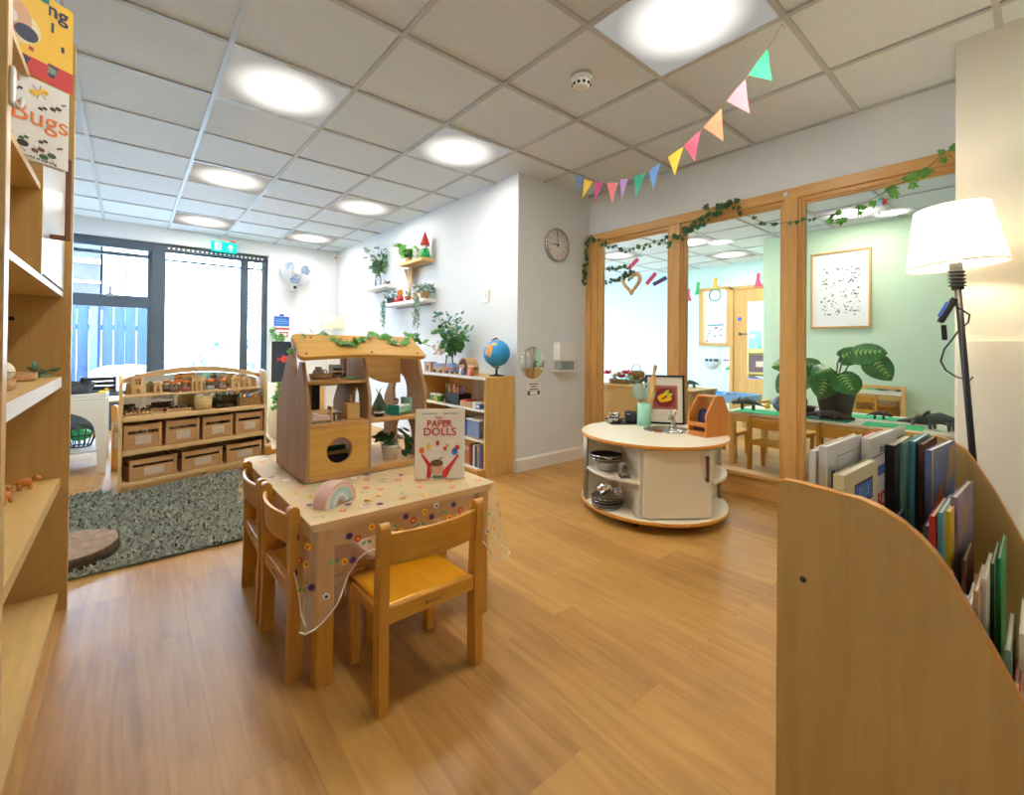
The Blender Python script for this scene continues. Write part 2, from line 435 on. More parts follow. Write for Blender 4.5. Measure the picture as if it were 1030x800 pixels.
struct('pane', MB().box(.345, 1.17, 7.235, 7.241, .1, 2.21).box(1.265, 1.43, 7.235, 7.241, .1, 2.21), 'glass', d1)
# slotted strip (blind rail) across the top of the door
b = MB(); b.mi = 0; b.box(.345, 1.45, yf-.03, yf, 2.225, 2.275); b.mi = 1
for k in range(22): b.box(.36+k*.05, .385+k*.05, yf-.033, yf-.029, 2.24, 2.262)
b.mi = 0; b.box(.345, 1.43, yf-.012, yf+.01, 2.09, 2.115)
for k in range(5): b.tube([(.42+.22*k, yf-.005, 2.105), (.47+.22*k, yf-.005, 2.16), (.50+.22*k, yf-.005, 2.225)], .006, 6)
struct('trim_4', b, ['slate', 'white'])

# adjoining room
XG, XB = 6.35, 7.8
struct('wall_green', MB().box(XG, 7.9, -1.6, 2.386, 0, CEIL+.05), 'green_wall')
wf = MB()
wf.box(XB, 7.9, 2.386, 8.2, 2.08, CEIL+.05).box(XB, 7.9, 4.0, 8.2, 0, 2.08).box(XB, 7.9, 3.455, 4.0, 0, 1.14)
struct('wall_far', wf, 'aqua_wall')
struct('wall_side', MB().box(XP, 4.0, 7.2, 7.3, 0, CEIL+.05).box(7.4, 7.9, 7.2, 7.3, 0, CEIL+.05).box(4.0, 7.4, 7.2, 7.3, 0, .5).box(4.0, 7.4, 7.2, 7.3, 2.3, CEIL+.05), 'aqua_wall')
struct('unseen_window', MB().box(4.0, 7.4, 7.22, 7.28, .5, .56).box(4.0, 7.4, 7.22, 7.28, 2.24, 2.3).box(4.0, 4.06, 7.22, 7.28, .5, 2.3).box(7.34, 7.4, 7.22, 7.28, .5, 2.3).box(5.67, 5.73, 7.22, 7.28, .5, 2.3), 'slate')  # out of view, added so daylight brightens the adjoining room
struct('ceiling_adjoining', MB().box(XP+.1, 7.9, -1.6, 7.3, CEIL+.012, CEIL+.1), 'tile')
g = MB()
for i in range(-3, 4): g.box(5.5+.6*i-.012, 5.5+.6*i+.012, -1.5, 7.2, CEIL, CEIL+.013)
for j in range(-4, 11): g.box(XP+.1, 7.8, 1.01+.6*j-.012, 1.01+.6*j+.012, CEIL+.001, CEIL+.013)
struct('trim_5', g, 'tbar')
struct('baseboard_green', MB().box(XG-.014, XG, -1.5, 2.386, 0, .1), 'white', bevel=.003)

# far door with vision panel, and the hatch beside it
f = MB(); f.mi = 0
f.box(XB-.03, XB+.06, 3.40, 3.455, 0, 2.10).box(XB-.03, XB+.06, 2.386, 3.455, 2.045, 2.10)
f.box(XB, XB+.045, 3.18, 3.40, .0, 2.045).box(XB, XB+.045, 2.45, 2.68, 0, 2.045)
f.box(XB, XB+.045, 2.68, 3.18, 1.83, 2.045).box(XB, XB+.045, 2.68, 3.18, 0, .56)
d2 = struct('door_2', f, 'frame_z', bevel=.003)
struct('pane', MB().box(XB+.02, XB+.026, 2.68, 3.18, .56, 1.83), 'glass', d2)
struct('sign', MB().lathe([(.035,0),(.035,.004)], n=24), 'blue', d2, loc=(XB-.001, 3.3, 1.55), rot=(0,-PI/2,0))
h = MB(); h.lathe([(.025,0),(.025,.012)], n=16); struct('handle', MB().cyl((XB-.0,3.29,1.30),(XB-.012,3.29,1.30),.027).tube([(XB-.01,3.29,1.30),(XB-.05,3.29,1.30),(XB-.055,3.27,1.30),(XB-.055,3.15,1.295)],.009,8), 'charcoal', d2)
f = MB(); f.box(XB-.03, XB+.1, 3.455, 3.52, 1.14, 2.10).box(XB-.03, XB+.1, 3.93, 4.0, 1.14, 2.10).box(XB-.03, XB+.1, 3.455, 4.0, 1.10, 1.155).box(XB-.03, XB+.1, 3.455, 4.0, 2.07, 2.12)
w3 = struct('window_3', f, 'frame_z', bevel=.003)
struct('pane', MB().box(XB+.04, XB+.046, 3.52, 3.93, 1.15, 2.08), 'glass', w3)
struct('wall_beyond', MB().box(9.2, 9.3, 1.5, 6, 0, CEIL), 'wall')
struct('floor_beyond', MB().box(7.9, 9.3, 1.5, 6, -.1, 0), 'floor')
struct('ceiling_beyond', MB().box(7.9, 9.3, 1.5, 6, CEIL, CEIL+.1), 'tile')

# ---------------------------------------------------------------- lights
def panel_mat():
    m, nt, out = new_mat('light panel diffuser'); e = node(nt, 'ShaderNodeEmission')
    tc = node(nt, 'ShaderNodeTexCoord'); ln = node(nt, 'ShaderNodeVectorMath', operation='LENGTH')
    mp = node(nt, 'ShaderNodeMapping'); mp.inputs['Scale'].default_value = (1,1,0)
    nt.links.new(tc.outputs['Object'], mp.inputs[0]); nt.links.new(mp.outputs[0], ln.inputs[0])
    def mr(a, b):
        r = node(nt, 'ShaderNodeMapRange'); r.interpolation_type = 'SMOOTHSTEP'
        r.inputs['From Min'].default_value = a; r.inputs['From Max'].default_value = b
        r.inputs['To Min'].default_value = 1; r.inputs['To Max'].default_value = 0
        nt.links.new(ln.outputs[1], r.inputs[0]); return r.outputs[0]
    core = node(nt, 'ShaderNodeMath', operation='POWER'); core.inputs[1].default_value = 1.6; nt.links.new(mr(.04, .20), core.inputs[0])
    halo = node(nt, 'ShaderNodeMath', operation='MULTIPLY_ADD'); halo.inputs[1].default_value = .75; halo.inputs[2].default_value = .30; nt.links.new(mr(.12, .31), halo.inputs[0])  # soft glare and a ceiling-matched base glow, painted into the emission around the core
    mu = node(nt, 'ShaderNodeMath', operation='MULTIPLY_ADD'); mu.inputs[1].default_value = PANEL
    nt.links.new(core.outputs[0], mu.inputs[0]); nt.links.new(halo.outputs[0], mu.inputs[2]); nt.links.new(mu.outputs[0], e.inputs[1])
    e.inputs[0].default_value = (1, .955, .87, 1)
    nt.links.new(e.outputs[0], out.inputs[0]); return m
PANEL = 88
M['panel'] = panel_mat()
def ceiling_light(x, y, label, group):
    t = thing('ceiling_light', label, 'ceiling light', (x, y, CEIL+.004), 0, group)
    MB().box(-.286, .286, -.286, .286, 0, .006).build('diffuser', 'panel', t)
    fr = MB()
    for s in (-1, 1): fr.box(s*.288, s*.284, -.288, .288, -.003, .008).box(-.288, .288, s*.288, s*.284, -.003, .008)
    fr.build('frame', 'tbar', t)
    return t
lx = [.6587, 1.8587]; ly = [1.032, 2.832, 4.632, 6.432]
labs = {(0,0): 'square ceiling light panel above the tall shelf unit, just out of view',
        (1,0): 'square ceiling light panel nearest the bunting and the pier', (0,1): 'square ceiling light panel above the doll house table on the shelf unit side',
        (1,1): 'square ceiling light panel close to the corner above the clock', (0,2): 'square ceiling light panel above the grey rug, third from the back window',
        (1,2): 'square ceiling light panel above the globe cupboard near the shelf wall', (0,3): 'square ceiling light panel close to the green exit sign',
        (1,3): 'square ceiling light panel close to the wall fan'}
for (i, j), lab in labs.items(): ceiling_light(lx[i], ly[j], lab, 'ceiling light panels of the main room')
al = [(5.80, 1.31, 'square ceiling light seen through the right pane above the framed botanical picture'), (5.80, 3.11, 'square ceiling light seen through the middle pane nearest the glass'),
      (7.00, 3.11, 'square ceiling light seen through the middle pane close to the far door'), (5.80, 4.31, 'square ceiling light seen through the left pane above the hanging ribbons'),
      (4.60, 3.11, 'square ceiling light just beyond the first mullion high behind the glass')]
for x, y, lab in al: ceiling_light(x, y, lab, 'ceiling light panels of the adjoining room')
w = bpy.data.worlds.new('sky'); S.world = w; w.use_nodes = True
nt = w.node_tree; nt.nodes.clear()
o = nt.nodes.new('ShaderNodeOutputWorld'); bg = nt.nodes.new('ShaderNodeBackground')
bg.inputs[0].default_value = (.46, .69, 1, 1); bg.inputs[1].default_value = 22
nt.links.new(bg.outputs[0], o.inputs[0])
# ---------------------------------------------------------------- chairs and table
def back_post(sx):
    m = MB(); x = sx*.163; w = .030
    # side outline (y,z): wide flat board, splayed foot, rounded head
    out = [(-.152,.0),(-.108,.0),(-.104,.25),(-.112,.40),(-.119,.505)]
    out += [(-.137+.018*math.cos(a), .517+.018*math.sin(a)) for a in [PI*k/8 for k in range(1,8)]]
    out += [(-.155,.505),(-.149,.40),(-.146,.25)]
    m.prism(out, x-w/2, x+w/2, 'yz'); return m
def make_chair(label, loc, rz, group):
    t = thing('child_chair', label, 'chair', loc, rz, group)
    for sx in (-1, 1):
        back_post(sx).build('leg', 'chair', t, bevel=.006)
        MB().quadbar((sx*.140,.128,0), (sx*.146,.118,.262), (.030,.036), (.034,.036)).build('leg', 'chair', t, bevel=.005)
        MB().box(sx*.148-.010, sx*.148+.010, -.104, .10, .238, .272).build('side_rail', 'chair', t, bevel=.003)
    MB().box(-.148, .148, -.142, -.12, .245, .292).build('rear_rail', 'chair_x', t, bevel=.004)
    MB().box(-.14, .14, .095, .115, .225, .262).build('front_rail', 'chair_x', t, bevel=.003)
    def st(u, v):
        x = (u-.5)*.296; y = -.122+v*.272
        dip = -.010*math.sin(PI*v*.9)*(1-abs(2*u-1)**2.5)
        return (x, y, .279+dip - (.012*max(0, v-.85)/.15))
    MB().grid(st, 14, 14).build('seat', 'seat', t, solid=.014)
    def bk(u, v):
        x = (u-.5)*.318; bow = -.026*(1-(2*u-1)**2)
        z0 = .412+.012*(2*u-1)**2*0; 
        return (x, -.130+bow-.010*v, z0+v*(.094))
    MB().grid(bk, 16, 5).build('backrest', 'chair_x', t, solid=.012, bevel=.003)
    mk = MB()
    mk.tube([(-.03,-.1428,.268),(-.026,-.1428,.274),(-.022,-.1428,.268),(-.028,-.1428,.262),(-.02,-.1428,.264)], .0012, 5)
    mk.tube([(-.016+.006*k, -.1428, .266+.002*math.sin(k*2.1)) for k in range(8)], .0010, 5)
    mk.build('maker_mark', 'darkwood', t)
    return t
G = 'small wooden chairs around the doll house table'
chair0 = make_chair('wooden child chair with worn yellow seat at the front of the table, back towards us', (.712, 1.335, 0), .01, G)
clone(chair0, (.525, 1.665, 0), -PI/2+.02, 'wooden child chair on the rug side of the table, beside the draped cloth corner', G)
clone(chair0, (.525, 2.045, 0), -PI/2-.03, 'wooden child chair on the rug side of the table, the one farther from the camera', G)
c = clone(chair0, (1.045, 1.735, 0), PI/2, 'wooden child chair across the table, mostly hidden behind the picture book', G); c.scale = (.94,.94,.94)
clone(chair0, (.70, 2.385, 0), PI, 'wooden child chair at the far end of the table behind the doll house', G)

TX0, TX1, TY0, TY1, TZ = .418, 1.100, 1.400, 2.43, .498
t = thing('nursery_table', 'low wooden nursery table carrying the doll house under a sheer cloth', 'table', ((TX0+TX1)/2, (TY0+TY1)/2, 0))
cx, cy = (TX0+TX1)/2, (TY0+TY1)/2; hx, hy = (TX1-TX0)/2, (TY1-TY0)/2
MB().prism(rrect(-hx, hx, -hy, hy, .02), TZ-.024, TZ, 'xy').build('tabletop', 'beech_x', t, bevel=.005)
for sx in (-1,1):
    for sy in (-1,1):
        MB().prism(rrect(sx*(hx-.045)-.027, sx*(hx-.045)+.027, sy*(hy-.032)-.027, sy*(hy-.032)+.027, .010), 0, TZ-.024, 'xy').build('leg', 'chair', t)
MB().box(-hx+.05, hx-.05, -hy+.025, -hy+.045, TZ-.09, TZ-.024).build('apron', 'beech_x', t)
MB().box(-hx+.05, hx-.05, hy-.045, hy-.025, TZ-.09, TZ-.024).build('apron', 'beech_x', t)
MB().box(-hx+.03, -hx+.05, -hy+.05, hy-.05, TZ-.09, TZ-.024).build('apron', 'beech_y', t)
MB().box(hx-.05, hx-.03, -hy+.05, hy-.05, TZ-.09, TZ-.024).build('apron', 'beech_y', t)

# sheer flowered cloth
def cloth_point(s, d):
    """s: place along the edge, starting at the front left corner and running along the front; d: distance below the table top"""
    L = [TX1-TX0, TY1-TY0, TX1-TX0, TY1-TY0]; q = s % sum(L); k = 0
    while q > L[k]: q -= L[k]; k += 1
    cs = [(TX0,TY0),(TX1,TY0),(TX1,TY1),(TX0,TY1)]; dr = [(1,0),(0,1),(-1,0),(0,-1)]; nr = [(0,-1),(1,0),(0,1),(-1,0)]
    x = cs[k][0]+dr[k][0]*q; y = cs[k][1]+dr[k][1]*q
    # blend the outward direction near corners
    n = V(*nr[k]); r = .09
    if q < r: n = n.lerp(V(*nr[(k-1)%4]), .5*(1-q/r))
    if L[k]-q < r: n = n.lerp(V(*nr[(k+1)%4]), .5*(1-(L[k]-q)/r))
    n.normalize()
    return x, y, n, k, q, L[k]
def cloth_drop(k, q, L):
    c0 = math.exp(-(q/.10)**2); c1 = math.exp(-((L-q)/.10)**2)
    if k == 0: return .125 + .155*c0 + .16*c1 + .012*math.sin(q*30)
    if k == 1: return .13 + .16*c0 + .1*c1
    if k == 2: return .13 + .1*c0 + .1*c1
    return .06 + .06*c0 + .225*c1
per = 2*(TX1-TX0+TY1-TY0); NU, NV = 260, 14
def cl(u, v):
    s = u*per; x, y, n, k, q, L = cloth_point(s, 0); D = cloth_drop(k, q, L); d = D*v
    nearc = max(math.exp(-(q/.12)**2), math.exp(-((L-q)/.12)**2))
    amp = (.004 + .040*nearc)*(v**1.1); wv = math.sin(s*46)+.5*math.sin(s*91+1)
    if k == 3: amp *= .22
    o = .006 + (.012+.030*nearc*(0.25 if k == 3 else 1))*v + amp*wv*.6
    o = max(o, .005) if k != 3 else min(max(o, .005), .011+.03*nearc)
    if k == 0 and .12 < q < .50: o = max(.005, .008 - .0*v + .004*wv*v)
    return (x+n.x*o, y+n.y*o, TZ+.0035-(d if v > 0 else 0) + (0 if v > .01 else .0))
cm = MB(); cm.mi = 6; cm.grid(cl, NU, NV)
def top(u, v):
    x = TX0-.004+u*(TX1-TX0+.008); y = TY0-.004+v*(TY1-TY0+.008)
    return (x, y, TZ+.0030+.0006*math.sin(x*31+y*17))
cm.mi = 7; cm.grid(top, 40, 56)
M['organza'] = cloth_mat('sheer organza', (255,246,216), .26, .4)
M['organza_top'] = cloth_mat('organza lying flat', (252,240,204), .5, .1); M['hem'] = cloth_mat('organza hem', (255,250,236), .85, .3)
cloth_build = lambda: tag(cm.build('tablecloth', ['red','yellow','purple','green','plain_white_paper','black','organza','organza_top']), 'sheer cream cloth with embroidered flowers draped over the nursery table', 'tablecloth')
def flower(m, c, n, up, r, kind):
    c = Vector(c); n = Vector(n).normalized(); a = n.cross(Vector(up)).normalized(); b = n.cross(a)
    if kind == 'leaf':
        m.mi = 3
        for s in (-1, 1):
            pts = [c+a*(s*r*.2)-b*(r*.3), c+a*(s*r*1.1)+b*(r*.2), c+a*(s*r*1.2)+b*(r*.9), c+a*(s*r*.4)+b*(r*.4)]
            m.add(pts, [(0,1,2,3)])
        return
    m.mi = {'red':0,'yellow':1,'purple':2,'white':4}[kind]
    N = 16; vs = [c+n*.0003]
    for i in range(N):
        t = 2*PI*i/N; rr = r*(1 if i % 2 else .80); vs.append(c+a*(rr*math.cos(t))+b*(rr*math.sin(t)))
    m.add(vs, [(0, i+1, (i+1) % N+1) for i in range(N)])
    m.mi = {'red':1,'yellow':0,'purple':5,'white':5}[kind]
    vs = [c+n*.0012+a*(r*.38*math.cos(2*PI*i/8))+b*(r*.38*math.sin(2*PI*i/8)) for i in range(8)]; m.add(vs, [tuple(range(8))])
fm = cm; rnd = random.Random(5); kinds = ['red','yellow','red','leaf','purple','leaf','yellow','white']
i = 0
for iy in range(15):
    for ix in range(10):
        x = TX0+.035+ix*.0685+(.034 if iy % 2 else 0)+rnd.uniform(-.012,.012); y = TY0+.04+iy*.070+rnd.uniform(-.015,.015)
        if x > TX1-.02 or y > TY1-.02: continue
        i += 1; flower(fm, (x, y, TZ+.0054), (0,0,1), (math.cos(i), math.sin(i), 0), .0125, kinds[i*5 % 8])
for k in range(170):
    u = (k*.618034) % 1; v = .2+.7*((k*.377) % 1)
    p = V(*cl(u, v)); x, y, n, kk, q, L = cloth_point(u*per, 0)
    if kk == 3 and v > .5 and L-q > .2: continue
    kd = ['yellow','purple','white','leaf','yellow','purple','red','leaf'][k % 8]
    flower(fm, p+V(n.x, n.y, 0)*.004, (n.x, n.y, 0), (0,0,1), .012, kd)
cloth = cloth_build()
hm = MB(); hm.tube([V(*cl(i/NU, 1)) for i in range(NU+1)], .0026, 5, False); hm.build('hem', 'hem', cloth)

# ---------------------------------------------------------------- dolls house
DX, DY, DZ = .527, 1.812, TZ+.006
dh = thing('doll_house', 'open wooden doll house with slanted roof board and arched windows on the table', 'doll house', (DX, DY, DZ), .02)
side = [(0,0),(0,.315),(.062,.462),(.098,.466),(.112,.43),(.137,.402),(.160,.43),(.185,.512),(.225,.515),(.29,.44),(.405,.27),(.41,.0)]
side_c = [(0,.0),(0,.315),(.062,.470),(.10,.505),(.20,.53),(.225,.515),(.29,.44),(.405,.27),(.41,0)]
MB().prism(side, -.012, .004, 'yz').build('side_panel', 'ply_side', dh, bevel=.004)
MB().prism(side_c, .236, .250, 'yz', [arch(.10,.17,.235,.345)]).build('divider', 'ply_side', dh, bevel=.003)
MB().prism(side_c, .498, .514, 'yz', [ellipse_arch(.235,.302,.072,.092), ellipse_arch(.20,.105,.085,.085)]).build('side_panel', 'ply_side', dh, bevel=.004)
MB().box(.004, .498, 0, .40, 0, .022).build('base_board', 'ply', dh, bevel=.003)
MB().box(.004, .498, .002, .40, .205, .222).build('shelf', 'ply', dh, bevel=.003)
MB().box(.004, .236, .03, .36, .374, .389).build('shelf', 'ply', dh, bevel=.003)
MB().prism([(.004,.022),(.236,.022),(.236,.205),(.004,.205)], 0, .012, 'xz', [circ(.118,.112,.051)]).build('front_panel', 'ply_roof', dh)
# roof boards
ang = math.atan2(.088, .115); Ls = math.hypot(.115,.088)
R = Matrix.Translation((0,-.028,.470)) @ Matrix.Rotation(ang, 4, 'X')
ro = MB(R)
outl = [(-.050,.02),(-.043,.005),(-.03,.0)]+[(-.03+.5*i/14, .014*math.sin(PI*i/14)) for i in range(1,14)]+[(.470,0),(.487,.008),(.478,Ls*.5),(.470,Ls-.01),(.46,Ls),(-.03,Ls),(-.044,Ls-.006),(-.05,Ls-.02),(-.042,Ls*.5)]
ro.prism(outl, 0, .018, 'xy')
roof = ro.build('roof_board', 'ply_roof', dh, bevel=.005)
sc = MB(R)
for x, y in ((-.02,.02),(.02,Ls-.022),(.24,.03),(.45,.022),(.44,Ls-.022)): sc.cyl((x,y,.016),(x,y,.0195),.0045,n=10)
sc.build('screw', 'darkwood', roof)
pts = [(.252,.53),(.497,.53),(.497,.352)]+[(.455-.203*math.sin(a), .53-.18*math.cos(a)) for a in [PI/2*k/12 for k in range(0,12)]]
MB().prism(pts, .225, .237, 'xz').build('back_roof_board', 'ply', dh, bevel=.003)
MB().box(.004, .12, .36, .372, .222, .374).box(.12,.236,.36,.372,.34,.374).build('back_panel', 'ply', dh)
MB().box(.122, .156, .352, .364, .222, .345).ball((.150,.350,.285),.005).build('inner_door', M['slate'], dh)
def at_dh(x, y, z): return (DX+x*math.cos(.02)-y*math.sin(.02), DY+x*math.sin(.02)+y*math.cos(.02), DZ+z)
ivy_dh = MB(); rnd = random.Random(3); stm = MB()
path = [(-.052,.09,.49),(-.03,.06,.535),(.06,.10,.572),(.11,.045,.553),(.16,.02,.532),(.22,.05,.553),(.30,.10,.580),(.33,.07,.566),(.38,.02,.53),(.43,.05,.548),(.47,.11,.58),(.50,.09,.56),(.54,.02,.53)]
stm.tube(path, .0016, 5)
for i in range(64):
    k = rnd.uniform(0, len(path)-1.01); a = V(*path[int(k)]); b = V(*path[int(k)+1]); p = a.lerp(b, k % 1)
    ivy_dh.leaf(p+V(rnd.uniform(-.012,.012), -.004, rnd.uniform(.0,.014)), (rnd.uniform(-1,1), -.6, rnd.uniform(-.8,.5)), (rnd.uniform(-.3,.3), -.8, .8), rnd.uniform(.026,.042))
iv = thing('ivy_garland', 'artificial ivy strand laid along the doll house roof', 'garland', at_dh(0,0,0), .02)
stm.build('stem', 'stem', iv); ivy_dh.build('leaves', 'ivy', iv)

# dolls house furniture
z1 = .2235; z2 = .3905
def small(name, label, cat, x, y, z, rz=0, group='toy furniture in the doll house'): return thing(name, label, cat, at_dh(x,y,z), rz+.02, group)
t = small('toy_crib', 'tiny white toy crib with pink bars in the doll house', 'toy crib', .055, .045, z1)
c = MB().box(-.042,-.036,-.022,.022,0,.052).box(.036,.042,-.022,.022,0,.06).box(-.04,.04,-.022,-.019,.042,.047).box(-.04,.04,-.022,-.019,.006,.011).box(-.04,.04,.019,.022,.006,.047); c.build('frame', 'pine', t)
b = MB()
for k in range(9): b.box(-.033+k*.0075,-.0305+k*.0075,-.0215,-.0195,.01,.043)
b.build('bars', 'pink', t); MB().box(-.034,.034,-.018,.018,.010,.026).build('mattress', 'white', t); MB().ball((-.02,0,.032),.014,sc=(1,1,.5)).build('pillow', 'plain_white_paper', t)
t = small('toy_stool', 'tiny brown toy stool beside the crib', 'toy stool', .125, .06, z1)
MB().box(-.016,.016,-.014,.014,.026,.031).build('seat', 'brown', t)
for a in (-1,1):
    for b in (-1,1): MB().box(a*.012-.002,a*.012+.002,b*.010-.002,b*.010+.002,0,.026).build('leg', 'brown', t)
t = small('toy_dresser', 'tiny wooden toy dresser beside the divider', 'toy dresser', .185, .05, z1)
MB().box(-.026,.026,-.018,.018,0,.062).build('body', 'beech', t); MB().box(-.029,.029,-.02,.02,.062,.067).build('top', 'ply_roof', t)
for k in range(3): MB().box(-.022,.022,-.0195,-.018,.006+k*.019,.021+k*.019).build('drawer', 'beech_x', t)
t = small('toy_bottle', 'tiny toy bottle on the dresser', 'toy bottle', .18, .052, z1+.0675); MB().lathe([(.006,0),(.006,.014),(.003,.02),(.003,.027)], n=10).build('glass', 'tan', t); MB().lathe([(.0034,.027),(.0034,.031)], n=10).build('cap', 'white', t)
t = small('toy_basin', 'tiny wooden toy bath tub on the upper floor', 'toy bath', .075, .10, z2)
MB().lathe([(.036,0),(.042,.020),(.040,.020),(.034,.004),(0,.004)], n=20, sx=1.1).build('tub', 'tan', t)
MB().lathe([(.043,.018),(.044,.022),(.040,.022)], n=20, sx=1.1, ring=True).build('rim', 'ply', t)
t = small('toy_jug', 'tiny grey toy jug on the upper floor', 'toy jug', .085, .16, z2)
MB().lathe([(.016,0),(.024,.014),(.022,.03),(.012,.040),(.015,.048)], n=16).build('body', 'grey', t); MB().tube([(.02,0,.036),(.034,0,.032),(.034,0,.018),(.023,0,.012)], .0028, 6).build('handle', 'grey', t)
t = small('toy_table', 'tiny wooden toy table on the upper floor', 'toy table', .15, .11, z2)
MB().box(-.022,.022,-.016,.016,.026,.031).build('tabletop', 'ply', t)
for a in (-1,1):
    for b in (-1,1): MB().box(a*.017-.002,a*.017+.002,b*.012-.002,b*.012+.002,0,.026).build('leg', 'brown', t)
t = small('toy_plate', 'flat green toy plate on the upper floor', 'toy plate', .195, .07, z2); MB().lathe([(.028,0),(.033,.004),(.029,.004),(.02,.002),(0,.002)], n=20).build('dish', 'teal', t); MB().lathe([(.032,.0036),(.034,.005),(.030,.0045)], n=20, ring=True).build('rim', 'mint', t)
t = small('toy_cooker', 'small grey and brown toy cooker on the upper floor', 'toy cooker', .178, .2, z2)
MB().box(-.03,.02,-.02,.02,0,.055).build('body', 'grey', t); MB().box(.02,.034,-.02,.02,0,.09).build('column', 'brown', t); MB().box(-.024,.012,-.0215,-.02,.012,.04).build('oven_door', 'charcoal', t)
t = small('toy_tent', 'tiny green toy tepee on the middle shelf', 'toy tent', .335, .13, z1)
MB().prism([(-.05,0),(-.014,0),(0,.045),(.014,0),(.05,0),(.004,.095),(-.004,.095)], -.02, -.016, 'xz').build('front_flap', 'leaf_grey', t)
MB().add([(-.05,-.018,0),(.05,-.018,0),(0,-.010,.097),(0,.05,.0)], [(0,2,3),(1,3,2)]).build('canvas', 'leaf_grey', t, solid=.002)
for s in (-1,1): MB().cyl((s*.052,-.018,0),(-s*.012,-.008,.112),.0022,n=6).build('pole', 'tan', t)
t = small('toy_bed', 'tiny mint and teal toy bed on the middle shelf', 'toy bed', .415, .07, z1, .5)
MB().box(-.05,.05,-.028,.028,.008,.03).build('frame', 'mint', t, bevel=.003); MB().box(-.054,-.048,-.03,.03,0,.045).build('headboard', 'dark_teal', t, bevel=.003); MB().box(.048,.054,-.03,.03,0,.07).build('footboard', 'mint', t, bevel=.003); MB().box(-.04,.046,-.026,.026,.03,.04).build('blanket', 'white', t, bevel=.004)
t = small('toy_doll', 'tiny doll with brown hair sitting behind the toy bed', 'toy doll', .43, .135, z1); MB().lathe([(.012,0),(.014,.02),(.008,.04)], n=12).build('body', 'navy', t); MB().ball((0,0,.05),.012).build('head', 'skin_tone', t); MB().ball((0,.003,.054),.0125,sc=(1,1,.8)).build('hair', 'brown', t)
t = small('toy_basket', 'tiny dark toy basket in front of the tepee', 'toy basket', .305, .05, z1); MB().lathe([(.018,0),(.022,.018),(.020,.018),(.016,.003),(0,.003)], n=16).build('bowl', 'black', t); MB().lathe([(.022,.015),(.024,.018),(.022,.021)], n=16, ring=True).build('rim', 'paper', t)
t = small('toy_sofa', 'dark green toy sofa seen through the round hole', 'toy sofa', .12, .10, .0225); MB().box(-.07,.07,-.02,.03,0,.05).build('seat', 'charcoal', t, bevel=.006); MB().box(-.07,.07,.02,.035,.045,.085).build('backrest', 'leaf_deep', t, bevel=.006); MB().box(-.08,.08,-.03,.0,.06,.068).build('tray', 'ply', t)
t = small('toy_boy_doll', 'tiny doll with black hair seen through the round hole', 'toy doll', .09, .17, .0225); MB().lathe([(.02,0),(.022,.07),(.01,.09)], n=12).build('body', 'navy', t); MB().ball((0,0,.106),.018).build('head', 'skin_tone', t); MB().ball((0,.004,.112),.0185,sc=(1,1,.8)).build('hair', 'black', t)
# plant in the dolls house
px, py, pz = at_dh(.375, .085, .0225)
t = thing('potted_plant', 'small potted plant with drooping dark leaves in the doll house', 'potted plant', (px,py,pz))
MB().lathe([(.026,0),(.038,.06),(.040,.066),(.036,.066),(.034,.055),(0,.055)], n=20).build('pot', 'white', t)
MB().lathe([(.034,.056),(0,.06)], n=16).build('soil', 'brown', t)
lf = MB(); sm = MB(); rnd = random.Random(11)
for k in range(20):
    a = rnd.uniform(0, 2*PI); r = rnd.uniform(.02,.055); h = rnd.uniform(.085,.13)
    tip = V(math.cos(a)*r+.012, math.sin(a)*r*.5, h); sm.tube([(0,0,.056), (tip.x*.4, tip.y*.4, h*.85), tip], .0013, 5)
    lf.leaf(tip, (math.cos(a), math.sin(a)*.5, rnd.uniform(-.9,.1)), (0,-.5,1), rnd.uniform(.035,.055), MB.OVAL)
for k in range(8):
    tip = V(.055+rnd.uniform(0,.03), -.01+rnd.uniform(-.02,.02), .10-k*.010); lf.leaf(tip, (.8,-.3,-.9), (0,-1,.5), .045, MB.OVAL)
sm.build('stems', 'stem', t); lf.build('leaves', 'leaf_deep', t)

# ---------------------------------------------------------------- picture book on the table
def book(name, label, cat, w, h, th, cover, loc, rot, group=None, pages='paper', spine=None, gap=.003):
    """cover faces -y, spine on -x side; origin at the bottom middle"""
    t = thing(name, label, cat, loc, 0, group, rot)
    MB().box(-w/2, w/2, -th/2, -th/2+.0022, 0, h).box(-w/2, w/2, th/2-.0022, th/2, 0, h).box(-w/2-.001, -w/2+.0022, -th/2, th/2, 0, h).build('cover', cover, t, bevel=.0008)
    MB().box(-w/2+.003, w/2-gap, -th/2+.0022, th/2-.0022, .003, h-.003).build('pages', pages, t)
    return t
bx, by = (.872+1.038)/2, (1.618+1.512)/2; bz = TZ+.0065
rz = math.atan2(1.512-1.618, 1.038-.872)
t = book('picture_book', 'cream picture book standing upright at the front corner of the table', 'book', .197, .276, .016, 'paper', (bx, by, bz), (-.10, 0, rz))
art = MB(); yf = -.0085
def blob(m, mi, pts, y=yf): m.mi = mi; m.add([(x, y, z) for x, z in pts], [tuple(range(len(pts)))])
blob(art, 0, [(-.075,.095),(-.068,.098),(-.030,.052),(-.036,.004),(-.052,.004),(-.049,.050)])
blob(art, 0, [(.070,.094),(.076,.090),(.048,.045),(.026,.003),(.008,.003),(.010,.03),(.038,.058)])
blob(art, 1, circ(-.012,.040,.028,18,.024)); 
blob(art, 2, circ(-.012,.062,.025,14,.014), yf-.0003); blob(art, 2, [(-.012,.07),(.0,.082),(.018,.086),(.004,.078)], yf-.0003)
blob(art, 3, circ(-.072,.112,.011,10,.013)); blob(art, 4, circ(.058,.106,.012,10,.015)); blob(art, 0, circ(.068,.122,.010,10)); blob(art, 0, circ(-.010,.140,.007,10,.011))
